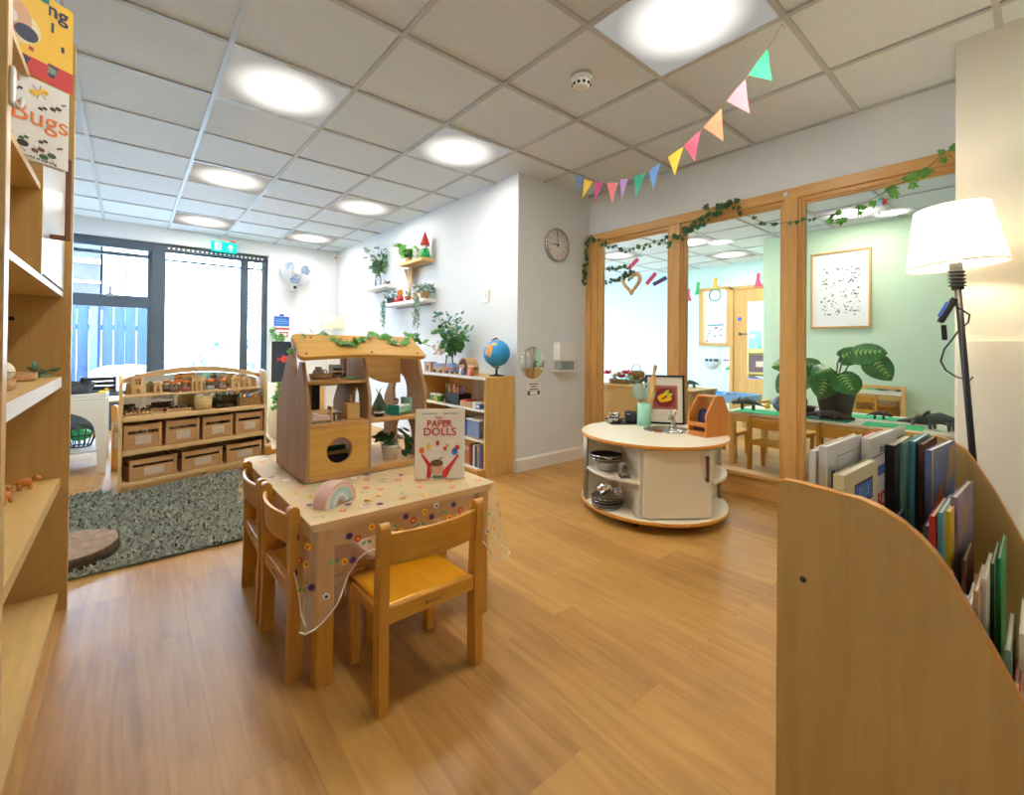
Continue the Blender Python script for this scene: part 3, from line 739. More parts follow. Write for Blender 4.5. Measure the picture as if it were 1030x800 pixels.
blob(art, 5, circ(-.045,.127,.008,10,.012)); blob(art, 1, circ(.028,.130,.009,10)); blob(art, 0, circ(.020,.118,.008,8)); blob(art, 6, [(-.03,.002),(.01,.002),(.008,.014),(-.026,.014)])
for k in range(9): blob(art, 7, [(-.05+.011*k,.108-.004*math.sin(PI*k/8)),(-.047+.011*k,.1085-.004*math.sin(PI*k/8)),(-.049+.011*k,.116-.004*math.sin(PI*k/8))])
art.mi = 7
for x0, x1 in ((-.075,-.012),(.012,.07)): blob(art, 7, [(x0,.256),(x1,.256),(x1,.2595),(x0,.2595)])
art.build('cover_picture', ['red','skin_tone','brown','orange','blue','yellow','leaf_grey','grey'], t)
text('THE', .015, 'red', t, (-.008,-.0095,.240), (PI/2,0,0), bold=.0002)
text('PAPER', .038, 'red', t, (-.004,-.0095,.216), (PI/2,0,0), sx=.95, bold=.0005)
text('DOLLS', .042, 'red', t, (-.002,-.0095,.184), (PI/2,0,0), sx=1.05, bold=.0005)

# ---------------------------------------------------------------- stacking rainbow
t = thing('stacking_rainbow', 'pastel wooden stacking rainbow at the front of the table', 'toy', (.535, 1.545, bz), .5)
cols = [('pastel pink', (236,200,190)), ('pastel peach', (238,216,200)), ('pastel aqua', (176,214,212)), ('pastel mint', (200,226,220)), ('pastel white', (240,238,228)), ('pastel grey', (176,190,196))]
ro_, wd = .072, .0098
for i, (nm, c) in enumerate(cols):
    m = plain(nm, c, .55, var=.02); o = ro_-i*wd; n_ = o-wd+.0006
    pts = [(o*math.cos(PI*k/24), o*math.sin(PI*k/24)) for k in range(25)]+[(n_*math.cos(PI*k/24), n_*math.sin(PI*k/24)) for k in range(24,-1,-1)]
    MB().prism(pts, -.026, .026, 'xz').build('arch', m, t, bevel=.0012)
rr = ro_-6*wd
MB().prism([(rr*math.cos(PI*k/16), rr*math.sin(PI*k/16)) for k in range(17)], -.028, .028, 'xz').build('core', 'tan', t)
# ---------------------------------------------------------------- role play kitchen island
KX, KY, KR = 2.58, 1.64, -.651
kt = thing('kitchen_island', 'round cream play kitchen island with sink, hob and open shelves', 'play kitchen', (KX, KY, 0), KR)
def kw(x, y, z=0): return (KX+x*math.cos(KR)-y*math.sin(KR), KY+x*math.sin(KR)+y*math.cos(KR), z)
def kl(X, Y):
    dx, dy = X-KX, Y-KY; return (dx*math.cos(KR)+dy*math.sin(KR), -dx*math.sin(KR)+dy*math.cos(KR))
KT = .495
sx, sy = kl(2.715, 1.615)
sink_hole = [(sx+.138*math.cos(2*PI*i/32), sy+.112*math.sin(2*PI*i/32)) for i in range(32)]
m = MB().prism(circ(0,0,.465,72), .475, KT, 'xy', [sink_hole]); wt = m.build('worktop', 'cream', kt)
MB().lathe([(.4655,.4755),(.468,.478),(.468,.491),(.4655,.4945)], n=72, ring=True).build('edge_band', 'edge', wt)
bb = MB().prism(circ(0,0,.462,72), .052, .074, 'xy').build('base_board', 'cream', kt)
MB().lathe([(.4625,.0525),(.466,.056),(.466,.070),(.4625,.0735)], n=72, ring=True).build('edge_band', 'edge', bb)
W = MB(); W.box(-.215,-.203,-.372,.372,.074,.475).box(.203,.215,-.372,.372,.074,.475).box(-.203,.203,-.01,.01,.074,.475)
W.box(-.203,.203,-.372,-.366,.074,.475).box(-.19,.19,-.392,-.366,.2,.22)
W.build('carcass', 'cream', kt)
kt.scale = (.97,.97,1); kt.location.x += .012
MB().box(-.44,-.215,-.008,.008,.074,.475).build('divider', 'cream', kt); MB().box(.215,.44,-.008,.008,.074,.475).build('divider', 'cream', kt)
d = MB().prism(rrect(-.200,.200,.084,.462,.022), -.408, -.392, 'xz').build('door', 'cream', kt, bevel=.004)
h = MB(); h.quadbar((.168,-.424,.29),(.168,-.424,.435),(.016,.014),(.016,.014)); h.quadbar((.168,-.402,.302),(.168,-.424,.302),(.014,.014),(.014,.014)).quadbar((.168,-.402,.423),(.168,-.424,.423),(.014,.014),(.014,.014))
h.build('handle', 'darkwood', d, bevel=.004)
d = MB().prism(rrect(-.203,.203,.082,.468,.022), .386, .402, 'xz').build('door', 'cream', kt, bevel=.004)
MB().quadbar((-.168,.424,.29),(-.168,.424,.435),(.016,.014),(.016,.014)).quadbar((-.168,.402,.302),(-.168,.424,.302),(.014,.014),(.014,.014)).quadbar((-.168,.402,.423),(-.168,.424,.423),(.014,.014),(.014,.014)).build('handle', 'darkwood', d, bevel=.004)
for s in (-1, 1):
    a0 = math.asin(.215/.452)
    arc = [(s*.452*math.cos(a), -.452*math.sin(a)) for a in [.02+(PI/2-a0-.02)*k/14 for k in range(15)]]
    MB().prism([(s*.215,-.008)]+arc+[(s*.215,-.39)], .268, .284, 'xy').build('shelf', 'cream', kt, bevel=.003)
    MB().prism([(s*.215,.008)]+[(x,-y) for x, y in arc]+[(s*.215,.39)], .268, .284, 'xy').build('shelf', 'cream', kt, bevel=.003)
    for dy in (-.026, .026): MB().cyl((s*.448,dy,.074),(s*.448,dy,.475),.011,n=14).build('pole', 'pole', kt)
for a in (.6, 2.2, 3.8, 5.4):
    x, y = .36*math.cos(a+.3), .36*math.sin(a+.3)
    MB().cyl((x-.011,y,.024),(x+.011,y,.024),.024,n=16).box(x-.014,x+.014,y-.012,y+.012,.03,.052).build('castor', 'black', kt)
sk = MB().lathe([(.156,KT),(.158,KT+.005),(.138,KT+.005),(.128,KT-.012),(.112,KT-.085),(0,KT-.088)], (sx,sy,0), 36, sx=1, sy=.82, ring=True).build('sink_bowl', 'steel', kt)
tx, ty = kl(2.865, 1.655)
tp = MB(); tp.lathe([(.026,0),(.024,.012),(.016,.02),(.015,.07),(.018,.075),(.018,.095),(.012,.105)], (tx,ty,KT), 18)
dv = V(sx-tx, sy-ty, 0).normalized()
tp.tube([V(tx,ty,KT+.06)+dv*.01, V(tx,ty,KT+.085)+dv*.05, V(tx,ty,KT+.078)+dv*.085, V(tx,ty,KT+.058)+dv*.09], .009, 10)
tap = tp.build('tap', 'chrome', kt)
tp = MB(); tp.cyl((tx,ty,KT+.10),(tx,ty,KT+.118),.008)
for k in range(4): a = PI/4+PI/2*k; tp.cyl((tx,ty,KT+.115),(tx+.024*math.cos(a),ty+.024*math.sin(a),KT+.118),.005,n=8)
tp.build('tap_handle', 'chrome', tap)
hx_, hy_ = kl(2.735, 1.965)
MB().prism(rrect(hx_-.13,hx_+.11,hy_-.075,hy_+.085,.02), KT, KT+.004, 'xy').build('hob', 'black', kt)
# things standing on it
def pan(name, label, x, y, z, r, h, mats=('steel','black'), handles='loop', rz=0, group='play pans on the island hob', cat='pan'):
    t = thing(name, label, cat, (x,y,z), rz, group)
    MB().lathe([(r*.86,0),(r*.95,h*.2),(r,h*.9),(r*1.06,h),(r*1.02,h),(r*.94,h*.85),(r*.88,h*.12),(0,h*.1)], n=28).build('pan_body', mats[0], t)
    if handles == 'loop':
        for s in (-1,1): MB().tube([(s*r*.98,-r*.35,h*.8),(s*r*1.28,-r*.25,h*.85),(s*r*1.28,r*.25,h*.85),(s*r*.98,r*.35,h*.8)], .004, 8).build('handle', mats[1], t)
    elif handles == 'long':
        MB().tube([(r*.98,0,h*.75),(r*1.4,0,h*.85),(r*2.3,0,h*.95)], [.005,.006,.007], 8).build('handle', mats[1], t)
    return t
pan('saucepan', 'wide shallow steel pan at the left of the hob with a small pan in it', 2.672, 2.0, KT+.0045, .052, .036, rz=KR)
pan('saucepan', 'small steel pan stacked inside the wide shallow pan', 2.672, 2.0, KT+.0125, .037, .062, rz=.5)
pan('cooking_pot', 'dark steel cooking pot on the hob beside the mint utensil holder', 2.776, 1.935, KT+.0045, .045, .078, ('charcoal','steel'), rz=.3)
t = thing('utensil_holder', 'mint green round utensil holder on the play kitchen worktop', 'utensil holder', (2.765,1.818,KT))
MB().lathe([(.044,0),(.047,.003),(.047,.158),(.043,.158),(.043,.006),(0,.006)], n=32).build('cup', 'mint', t); MB().lathe([(.047,.155),(.0485,.158),(.046,.161),(.043,.158)], n=32, ring=True).build('rim', 'mint', t)
def utensil(name, label, dx, dy, lean, L, kind):
    t = thing(name, label, 'utensil', (2.765+dx,1.818+dy,KT+.0085), 0, 'utensils standing in the mint holder', Euler((lean[1], lean[0], -1.0)))
    if kind == 'pin':
        MB().lathe([(.010,0),(.012,.03),(.011,.05),(.022,.06),(.022,L-.09)], n=18).build('roller', 'beech', t)
        MB().lathe([(.022,L-.09),(.012,L-.08),(.011,L-.05),(.014,L-.02),(.010,L)], n=18).build('handle', 'beech', t); return
    MB().lathe([(.006,0),(.007,.12),(.006,L*.6)], n=10).build('handle', 'orangewood', t)
    z = L*.6
    if kind == 'spoon': MB().ball((0,0,z+.050),.042,sc=(1,.25,1.45)).build('spoon_bowl', 'leaf_pale', t)
    elif kind == 'turner': MB().prism([(-.008,z-.01),(.008,z-.01),(.030,z+.035),(.028,z+.105),(-.028,z+.105),(-.030,z+.035)], -.003, .003, 'xz', [rrect(-.018,-.010,z+.045,z+.09,.003,3), rrect(-.003,.005,z+.045,z+.09,.003,3), rrect(.011,.019,z+.045,z+.09,.003,3)]).build('blade', 'leaf_pale', t)
    elif kind == 'whisk':
        w = MB()
        for k in range(4):
            a = PI*k/4
            w.tube([(math.cos(a)*.024*math.sin(PI*i/12), math.sin(a)*.024*math.sin(PI*i/12), z+.1*(1-math.cos(PI*i/12))/2*1.0) for i in range(13)], .0016, 5)
        w.build('wires', 'leaf_pale', t)
M['leaf_pale'] = plain('pale grey green silicone', (168,192,178), .5, var=.02)
utensil('serving_spoon', 'large pale green serving spoon in the mint utensil holder, front left', -.012, .012, (-.10,.04), .30, 'spoon')
utensil('slotted_turner', 'pale green slotted turner in the mint utensil holder', .010, -.008, (.06,-.02), .31, 'turner')
utensil('whisk', 'pale green whisk behind the serving spoon in the mint holder', .0, .018, (-.02,-.06), .31, 'whisk')
utensil('spatula_spoon', 'small pale green spoon beside the rolling pin in the mint holder', .016, .0, (.12,.03), .27, 'spoon')
utensil('rolling_pin', 'wooden rolling pin leaning out of the mint utensil holder', .006, -.014, (.14,-.05), .42, 'pin')
# framed picture of peppers
pc = V(2.93,1.755,KT); pz = math.atan2(-.79,.61)
t = thing('framed_picture', 'black framed picture of yellow peppers on a red patterned panel, leaning on the island', 'picture', pc, 0, None, Euler((-.10,0,pz)))
fw, fh = .27, .35
MB().prism([(-fw/2,0),(fw/2,0),(fw/2,fh),(-fw/2,fh)], -.008, .010, 'xz', [[(-fw/2+.014,.014),(fw/2-.014,.014),(fw/2-.014,fh-.014),(-fw/2+.014,fh-.014)]]).build('frame', 'black', t, bevel=.002)
MB().box(-fw/2+.01,fw/2-.01,.0,.004,.01,fh-.01).build('mount', 'paper', t)
a = MB(); a.mi = 0; a.box(-.088,.088,-.002,0,.105,.275); a.mi = 1
for k in range(12): a.box(-.084+k*.0145,-.078+k*.0145,-.0026,-.002,.262,.270); a.box(-.084+k*.0145,-.078+k*.0145,-.0026,-.002,.110,.118)
for k in range(10): a.box(-.084,-.078,-.0026,-.002,.125+k*.0135,.131+k*.0135); a.box(.078,.084,-.0026,-.002,.125+k*.0135,.131+k*.0135)
a.mi = 2; a.prism(circ(0,.19,.068,28), -.003, -.002, 'xz'); a.mi = 3
for x, z, r1, r2, an in ((-.02,.20,.036,.014,.5),(.015,.175,.036,.014,.3),(-.028,.17,.024,.012,-.6),(.03,.20,.022,.012,.9)):
    a.prism([(x+r1*math.cos(q)*math.cos(an)-r2*math.sin(q)*math.sin(an), z+r1*math.cos(q)*math.sin(an)+r2*math.sin(q)*math.cos(an)) for q in [2*PI*i/18 for i in range(18)]], -.0042, -.003, 'xz')
a.mi = 4
for x, z, r1, r2, an in ((.012,.228,.022,.010,.7),(.032,.212,.024,.010,.1)):
    a.prism([(x+r1*math.cos(q)*math.cos(an)-r2*math.sin(q)*math.sin(an), z+r1*math.cos(q)*math.sin(an)+r2*math.sin(q)*math.cos(an)) for q in [2*PI*i/14 for i in range(14)]], -.005, -.003, 'xz')
a.mi = 1; a.box(-.09,.05,-.001,0,.085,.087).box(-.09,.07,-.001,0,.070,.072).box(-.09,.03,-.001,0,.055,.057); a.mi = 3; a.box(.055,.09,-.001,0,.075,.09)
M['brick'] = plain('dusty red print', (160,74,66), .6, var=.25, nscale=60); M['rosy'] = plain('rosy print', (206,166,150), .6); M['maroon'] = plain('dark red print', (132,36,32), .6); M['lime'] = plain('lime print', (196,206,60), .6)
a.build('print', ['brick','rosy','maroon','yellow','lime'], t)
MB().box(-.03,.03,.008,.012,.0,.22).build('stand', 'black', t)
# slatted house shaped utensil rack
g0 = V(2.665,1.318,0); g1 = V(2.885,1.271,0)
hz = math.atan2(g1.y-g0.y, g1.x-g0.x); gc = (g0+g1)/2
t = thing('toy_rack', 'orange wooden house shaped rack with dark toys inside at the island edge', 'wooden rack', (gc.x, gc.y+.004, KT), hz)
gab = [(-.110,0),(.110,0),(.110,.125),(.05,.245),(.0,.252),(-.03,.245),(-.110,.135)]
for y0 in (0, .125): MB().prism(gab, y0, y0+.012, 'xz').build('gable', 'orangewood', t, bevel=.003)
MB().quadbar((-.0,.012,.243),(-.0,.125,.243),(.05,.010),(.05,.010)).build('ridge', 'orangewood', t)
MB().box(-.105,.105,.012,.125,0,.010).build('base', 'orangewood', t); MB().box(.098,.108,.012,.125,.01,.12).build('back_wall', 'orangewood', t)
MB().box(-.110,-.10,.012,.125,.0,.030).build('slat', 'orangewood', t); MB().box(-.110,-.10,.012,.125,.062,.088).build('slat', 'orangewood', t)
rk = (gc.x, gc.y, KT)
def rw(x, y, z): return (gc.x+x*math.cos(hz)-y*math.sin(hz), gc.y+.004+x*math.sin(hz)+y*math.cos(hz), KT+z)
q = MB(); q.lathe([(.044,0),(.05,.003),(.05,.02),(.044,.023)], n=12)
o = q.build('toy_disc', 'navy', None, loc=rw(-.06,.075,.12), rot=(PI/2+.2,.2,hz+1.2)); tag(o, 'dark blue round disc standing in the house shaped rack', 'toy')
o = MB().box(-.012,.012,-.05,.05,0,.012).build('toy_knife_block', 'black', None, loc=rw(-.07,.07,.034), rot=(0,.1,hz), bevel=.004); tag(o, 'black strip lying low in the house shaped rack', 'toy')
# island shelf contents
cx_, cy_, _ = kw(-.325,-.115)
for k, (r, h, mt, lb) in enumerate(((.086,.058,'steel','steel bowl at the bottom of the stack on the island middle shelf'), (.092,.022,'charcoal','dark rimmed bowl in the middle of the island shelf stack'), (.096,.026,'black','black bowl topping the stack on the island middle shelf'))):
    z = .2845+[0,.052,.068][k]
    t = thing('mixing_bowl', lb, 'bowl', (cx_,cy_,z), .4*k, 'bowls on the island middle shelf')
    MB().lathe([(r*.55,0),(r*.8,h*.45),(r,h),(r*1.04,h+.002),(r*.98,h),(r*.76,h*.5),(r*.5,h*.12),(0,h*.12)] if k == 0 else [(r*.86,0),(r*.97,h*.6),(r,h),(r*1.04,h+.002),(r*.97,h),(r*.84,h*.2),(0,h*.2)], n=28).build('bowl', mt, t)
    MB().lathe([(r*1.0,h),(r*1.05,h+.003),(r*1.0,h+.006)], n=28, ring=True).build('rim', 'steel', t)
    if k == 2: MB().tube([(-r,-.02,h),(-r-.03,-.012,h+.002),(-r-.03,.012,h+.002),(-r,.02,h)], .005, 8).build('handle', 'steel', t)
x, y, _ = kw(-.262,-.285)
t = thing('toast_rack', 'small steel wire toast rack on the island middle shelf', 'toast rack', (x,y,.2845), KR)
b = MB(); b.box(-.03,.03,-.03,.03,0,.004)
for k in range(5):
    yy = -.028+.014*k; b.tube([(-.026,yy,.002),(-.028,yy,.06),(-.018,yy,.078),(0,yy,.08),(.018,yy,.078),(.028,yy,.06),(.026,yy,.002)], .002, 6)
b.build('wire_frame', 'steel', t)
bx_ = MB()
for zz in (.02,.04): bx_.tube([(-.028,-.03,zz),(-.028,.03,zz)], .0018, 6); bx_.tube([(.028,-.03,zz),(.028,.03,zz)], .0018, 6)
bx_.build('rails', 'steel', t)
x, y, _ = kw(-.325,-.155)
for k, (r, lb, mt) in enumerate(((.100,'wide steel tray at the bottom of the stack on the island base','steel'),(.104,'dark tray second from the bottom on the island base','charcoal'),(.102,'steel tray third in the stack on the island base','steel'),(.106,'steel tray uppermost in the stack on the island base','steel'))):
    z = .0745+k*.017
    t = thing('tray', lb, 'tray', (x,y,z), .1*k, 'trays stacked on the island base')
    MB().lathe([(r*.88,0),(r,.014),(r*1.03,.016),(r*.98,.0145),(r*.86,.003),(0,.003)], n=30, sy=.86).build('tray_dish', mt, t); MB().lathe([(r*1.01,.0135),(r*1.035,.0155),(r*1.0,.0165)], n=30, sy=.86, ring=True).build('rim', 'steel', t)
t = thing('metal_jug', 'shiny steel jug tipped over on top of the island tray stack', 'jug', (x-.025,y+.035,.166), 0, None, Euler((.9,.3,.5)))
MB().lathe([(.026,-.01),(.033,.0),(.034,.05),(.028,.06),(.030,.068),(.026,.068),(.024,.058),(.030,.048),(.029,.004),(0,.0)], n=22).build('body', 'chrome', t)
MB().tube([(.032,0,.05),(.058,0,.046),(.058,0,.014),(.032,0,.008)], .004, 8).build('handle', 'chrome', t)
o = thing('steel_cup', 'small steel cup lying beside the tipped jug on the trays', 'cup', (x+.045,y-.02,.160), 0, None, Euler((1.2,.2,-.5)))
MB().lathe([(.018,-.004),(.024,.0),(.026,.045),(.023,.045),(.021,.004),(0,.003)], n=20).build('cup', 'chrome', o); MB().tube([(.024,0,.036),(.040,0,.033),(.040,0,.012),(.023,0,.008)], .003, 6).build('handle', 'chrome', o)
# ---------------------------------------------------------------- ivy over the partition
def ivy(name, label, pts, n, seed, size=(.028,.045), mat='ivy_dark', nrm=(-1,-.2,.1), spread=.02, hang=True):
    rnd = random.Random(seed); pts = [V(*p) for p in pts]
    L = [0]
    for a, b in zip(pts, pts[1:]): L.append(L[-1]+(b-a).length)
    def P(s):
        for i in range(len(pts)-1):
            if s <= L[i+1]: return pts[i].lerp(pts[i+1], (s-L[i])/max(1e-6, L[i+1]-L[i]))
        return pts[-1]
    o = pts[0]; t = thing(name, label, 'garland', o, 0, 'ivy garlands around the glazed partition')
    MB().tube([P(L[-1]*i/40)-o for i in range(41)], .0022, 5).build('stem', 'stem', t)
    l = MB()
    for i in range(n):
        s = L[-1]*((i+rnd.random())/n); p = P(s)-o+V(rnd.uniform(-.004,.012), rnd.uniform(-1,1)*spread, rnd.uniform(-1,.6)*spread)
        nn = V(*nrm)+V(rnd.uniform(-.4,.4), rnd.uniform(-.6,.6), rnd.uniform(-.4,.4))
        l.leaf(p, (rnd.uniform(-.3,.3), rnd.uniform(-1,1), rnd.uniform(-1,.3) if hang else rnd.uniform(-1,1)), nn, rnd.uniform(*size))
    l.build('leaves', mat, t); return t
xi = 3.297
ivy('ivy_garland', 'ivy strand hanging down the corner post of the glazed partition', [(xi,2.74,2.09),(xi-.01,2.795,2.07),(xi-.02,2.806,1.95),(xi-.03,2.80,1.78),(xi-.045,2.79,1.62)], 24, 21, (.034,.05))
ivy('ivy_garland', 'ivy strand swagged across the left pane from corner post to first mullion', [(xi,2.76,2.05),(xi,2.66,2.03),(xi,2.45,1.93),(xi,2.30,1.895),(xi,2.15,1.91),(xi,2.02,1.925),(xi-.02,1.92,1.92)], 24, 22, (.03,.046))
ivy('ivy_garland', 'bushy ivy bunch climbing over the head of the first mullion', [(xi-.02,1.93,1.90),(xi-.02,1.85,1.93),(xi-.02,1.76,1.98),(xi-.02,1.68,2.02),(xi-.02,1.60,2.06),(xi-.02,1.50,2.09),(xi-.02,1.42,2.085)], 40, 23, (.036,.055), spread=.05)
ivy('ivy_garland', 'thin ivy strand hanging across the middle pane to the second mullion', [(xi-.01,1.45,2.06),(xi,1.36,1.98),(xi,1.27,1.92),(xi,1.2,1.89),(xi-.01,1.12,1.875),(xi-.012,1.05,1.87),(xi,.95,1.87),(xi,.86,1.875)], 15, 24, (.022,.036), spread=.012)
ivy('ivy_garland', 'ivy strand rising across the right pane to the white pier', [(xi,.86,1.875),(xi,.77,1.87),(xi,.70,1.90),(xi,.62,1.93),(xi,.55,1.97),(xi,.47,1.99),(xi,.41,2.03),(xi,.35,2.09),(xi-.0,.29,2.12)], 22, 25, (.04,.062), 'ivy', spread=.035)
tg = MB(); tg.mi = 0; tg.prism([(.0,0),(.0,-.035),(.028,-.03),(.026,0)], -.002, .002, 'yz'); tg.mi = 1; tg.prism([(.0,0),(.0,-.034),(-.022,-.03),(-.02,-.002)], -.002, .002, 'yz')
o = tg.build('paper_tag', ['lightblue','red'], None, loc=(xi-.005,.603,1.905)); tag(o, 'small red and blue paper tag hanging from the right ivy strand', 'paper tag')

# ---------------------------------------------------------------- bunting
t = thing('bunting', 'pastel triangle bunting string hung from ceiling to the clock corner', 'bunting', (2.48,1.6,2.15))
FL = [((2.735,2.451,2.443),(2.698,2.333,2.372),(2.728,2.427,2.283),'slate blue',(120,150,196)),((2.695,2.325,2.356),(2.658,2.207,2.292),(2.704,2.351,2.205),'yellow',(246,206,72)),
 ((2.652,2.188,2.287),(2.618,2.079,2.238),(2.649,2.178,2.125),'magenta',(206,84,128)),((2.604,2.034,2.222),(2.563,1.905,2.177),(2.583,1.968,2.05),'coral pink',(240,136,136)),
 ((2.557,1.886,2.19),(2.528,1.795,2.166),(2.551,1.866,2.053),'lilac',(190,150,210)),((2.513,1.746,2.159),(2.476,1.63,2.143),(2.503,1.716,2.016),'sea green',(64,180,142)),
 ((2.468,1.604,2.144),(2.434,1.497,2.155),(2.455,1.562,2.016),'sky blue',(110,156,214)),((2.417,1.44,2.164),(2.379,1.321,2.178),(2.399,1.385,2.035),'sunny yellow',(250,214,80)),
 ((2.378,1.317,2.183),(2.341,1.202,2.213),(2.354,1.242,2.063),'rose',(232,96,120)),((2.335,1.183,2.223),(2.30,1.069,2.266),(2.296,1.057,2.093),'peach',(226,136,100)),
 ((2.29,1.04,2.288),(2.257,.935,2.338),(2.25,.911,2.161),'blush',(212,136,144)),((2.253,.92,2.351),(2.222,.821,2.416),(2.216,.802,2.258),'emerald',(70,196,136))]
o = V(2.48,1.6,2.15); st = [V(2.754,2.511,2.478)]
for a, b, c, nm, col in FL:
    a, b, c = V(*a)-o, V(*b)-o, V(*c)-o; st += [a+o, b+o]
    m = plain(nm+' felt', col, .9, var=.03, nscale=60)
    bow = (c-a).cross(b-a).normalized()*.006
    vs = [a, a.lerp(b,.5)+bow, b, b.lerp(c,.5)+bow*.4, c, c.lerp(a,.5)-bow*.4]
    MB().add(vs, [(0,1,5),(1,2,3),(1,3,5),(5,3,4)]).build('flag', m, t, solid=.002)
st.append(V(2.196,.757,2.478))
MB().tube([p-o for p in st], .0022, 5).build('string', 'tan', t)
MB().lathe([(.006,0),(.012,-.012),(.004,-.02)], (2.196-o.x,.757-o.y,CEIL-.001-o.z), 12).build('hook', 'paper', t)
t = thing('smoke_detector', 'white round smoke detector on the ceiling beside the bunting', 'smoke detector', (1.828,1.602,CEIL), .4)
MB().lathe([(.056,.001),(.056,-.012),(.05,-.02),(.044,-.02)], n=32).build('base', 'white', t)
MB().lathe([(.044,-.018),(.046,-.028),(.044,-.052),(.03,-.06),(0,-.062)], n=32).build('body', 'white', t)
sl = MB()
for k in range(10): a = 2*PI*k/10; sl.box(0,0,0,0,0,0) if 0 else sl.ball((.044*math.cos(a), .044*math.sin(a), -.043), .0085, 8, 5)
sl.build('sensor_slots', 'black', t)

# ---------------------------------------------------------------- clock wall
cy = YC
t = thing('wall_clock', 'round silver framed wall clock with red and black numerals', 'clock', (2.905,cy-.001,1.951), 0, None, (PI/2,0,0))
MB().lathe([(.138,0),(.148,.004),(.148,.03),(.138,.034),(.136,.022)], n=48, ring=True).build('rim', 'steel', t); MB().lathe([(.138,.002),(.138,.018),(0,.018)], n=48).build('dial', 'white', t)
tk = MB()
for k in range(12):
    a = 2*PI*k/12; tk.quadbar((.100*math.sin(a)*1.2,.100*math.cos(a)*1.2,.0188),(.127*math.sin(a),.127*math.cos(a),.0188),(.004,.001),(.004,.001))
tk.build('minute_marks', 'black', t)
for k in range(1, 13):
    a = 2*PI*k/12; text(str(k), .030, 'red' if k % 3 else 'red', t, (.098*math.sin(a), .098*math.cos(a), .0185), (0,0,0), name='numeral')
MB().quadbar((.02,0,.022),(-.078,.004,.022),(.009,.002),(.005,.002)).build('hour_hand', 'black', t); MB().quadbar((.004,-.022,.025),(-.012,.118,.025),(.007,.002),(.004,.002)).build('minute_hand', 'black', t)
MB().lathe([(.008,.018),(.008,.028),(0,.028)], n=14).build('hub', 'black', t)
t = thing('wall_mirror', 'frameless oval wall mirror beside the hand towel dispenser', 'mirror', (2.633,cy,.905), 0, None, (PI/2,0,0))
MB().lathe([(.139,.0005),(.139,.005),(.136,.0065),(0,.0065)], n=48).build('mirror_glass', 'mirror', t)
t = thing('towel_dispenser', 'white wall dispenser with grey window right of the oval mirror', 'dispenser', (2.982,cy,0))
MB().prism(rrect(-.10,.10,.915,1.09,.02), -.085, -.0005, 'xz').build('cover', 'white', t, bevel=.008)
MB().box(-.085,.085,-.082,-.0005,.835,.916).build('tray', 'grey', t, bevel=.006); MB().box(-.10,.105,-.095,-.0005,.822,.836).build('lip', 'white', t, bevel=.004)
MB().box(-.07,.07,-.086,-.082,.848,.905).build('window', 'steel', t)
t = thing('wall_notice', 'small white notice with black lines under the oval mirror', 'notice', (2.647,cy,.674))
MB().box(-.085,.085,-.003,-.0005,-.06,.065).build('card', 'plain_white_paper', t)
ln = MB()
for k, wd_ in enumerate((.055,.04,.05)): ln.box(-wd_,wd_,-.0036,-.003,.045-.022*k,.053-.022*k)
ln.box(-.07,.07,-.0036,-.003,-.045,-.042).box(-.07,.07,-.0036,-.003,-.012,-.009).box(-.07,-.045,-.0038,-.003,-.045,-.009).box(.045,.07,-.0038,-.003,-.045,-.009)
ln.build('printing', 'charcoal', t)
t = thing('light_switch', 'small white wall switch above the globe cupboard', 'switch', (XA,3.247,1.492)); MB().box(-.016,-.0005,-.042,.042,-.055,.055).build('plate', 'white', t, bevel=.003); MB().box(-.024,-.016,-.012,.012,-.02,.02).build('rocker', 'gloss_white', t, bevel=.002)
# ---------------------------------------------------------------- book browser at the right
bt = thing('book_browser', 'curved wooden book browser with tiers of picture books at the right', 'bookcase', (1.46, .15, 0))
bo = V(1.46, .15, 0)
near = [(.365,0),(.365,.742),(.355,.757),(.331,.757),(.266,.753),(.223,.750),(.194,.741),(.166,.726),(.139,.704),(.12,.682),(.102,.655),(.09,.627),(.073,.594),(.051,.55),(.035,.515),(.019,.483),(-.01,.42),(-.045,.34),(-.075,.26),(-.09,.19),(-.09,0)]
far = [(.365,0),(.365,.760),(.352,.778),(.246,.777),(.202,.774),(.175,.765),(.149,.747),(.134,.723),(.119,.695),(.105,.668),(.09,.64),(.076,.607),(.062,.574),(.048,.542),(.035,.512),(.0,.44),(-.045,.34),(-.075,.26),(-.09,.19),(-.09,0)]
for nm, poly, x0, x1 in (('n', near, 1.05, 1.072), ('f', far, 1.85, 1.872)):
    sp = MB().prism([(y-bo.y, z) for y, z in poly], x0-bo.x, x1-bo.x, 'yz').build('side_panel', 'maple', bt)
    e = MB(); pl_ = [(y-bo.y, z) for y, z in poly]
    n_ = len(poly)
    for i in range(1, n_-2):
        (ya, za), (yb, zb) = pl_[i], pl_[i+1]; d = V(yb-ya, zb-za).normalized(); nx = V(-d.y, d.x)*-1
        a0 = V(ya, za); b0 = V(yb, zb); o1 = V(d.y, -d.x)*.0025
        e.add([(x0-bo.x,a0.x,a0.y),(x1-bo.x,a0.x,a0.y),(x1-bo.x,b0.x,b0.y),(x0-bo.x,b0.x,b0.y),
               (x0-bo.x,a0.x+o1.x*-1*-1,a0.y+o1.y*-1*-1),(x1-bo.x,a0.x+o1.x,a0.y+o1.y),(x1-bo.x,b0.x+o1.x,b0.y+o1.y),(x0-bo.x,b0.x+o1.x,b0.y+o1.y)],
              [(0,1,2,3),(4,5,6,7),(0,1,5,4),(2,3,7,6),(1,2,6,5),(0,3,7,4)])
    e.build('edge_band', 'edge', sp)
    if nm == 'n': MB().cyl((x0-bo.x-.0015,.316-bo.y,.565),(x0-bo.x+.002,.316-bo.y,.565),.006,n=16).build('dowel_hole', 'black', sp)
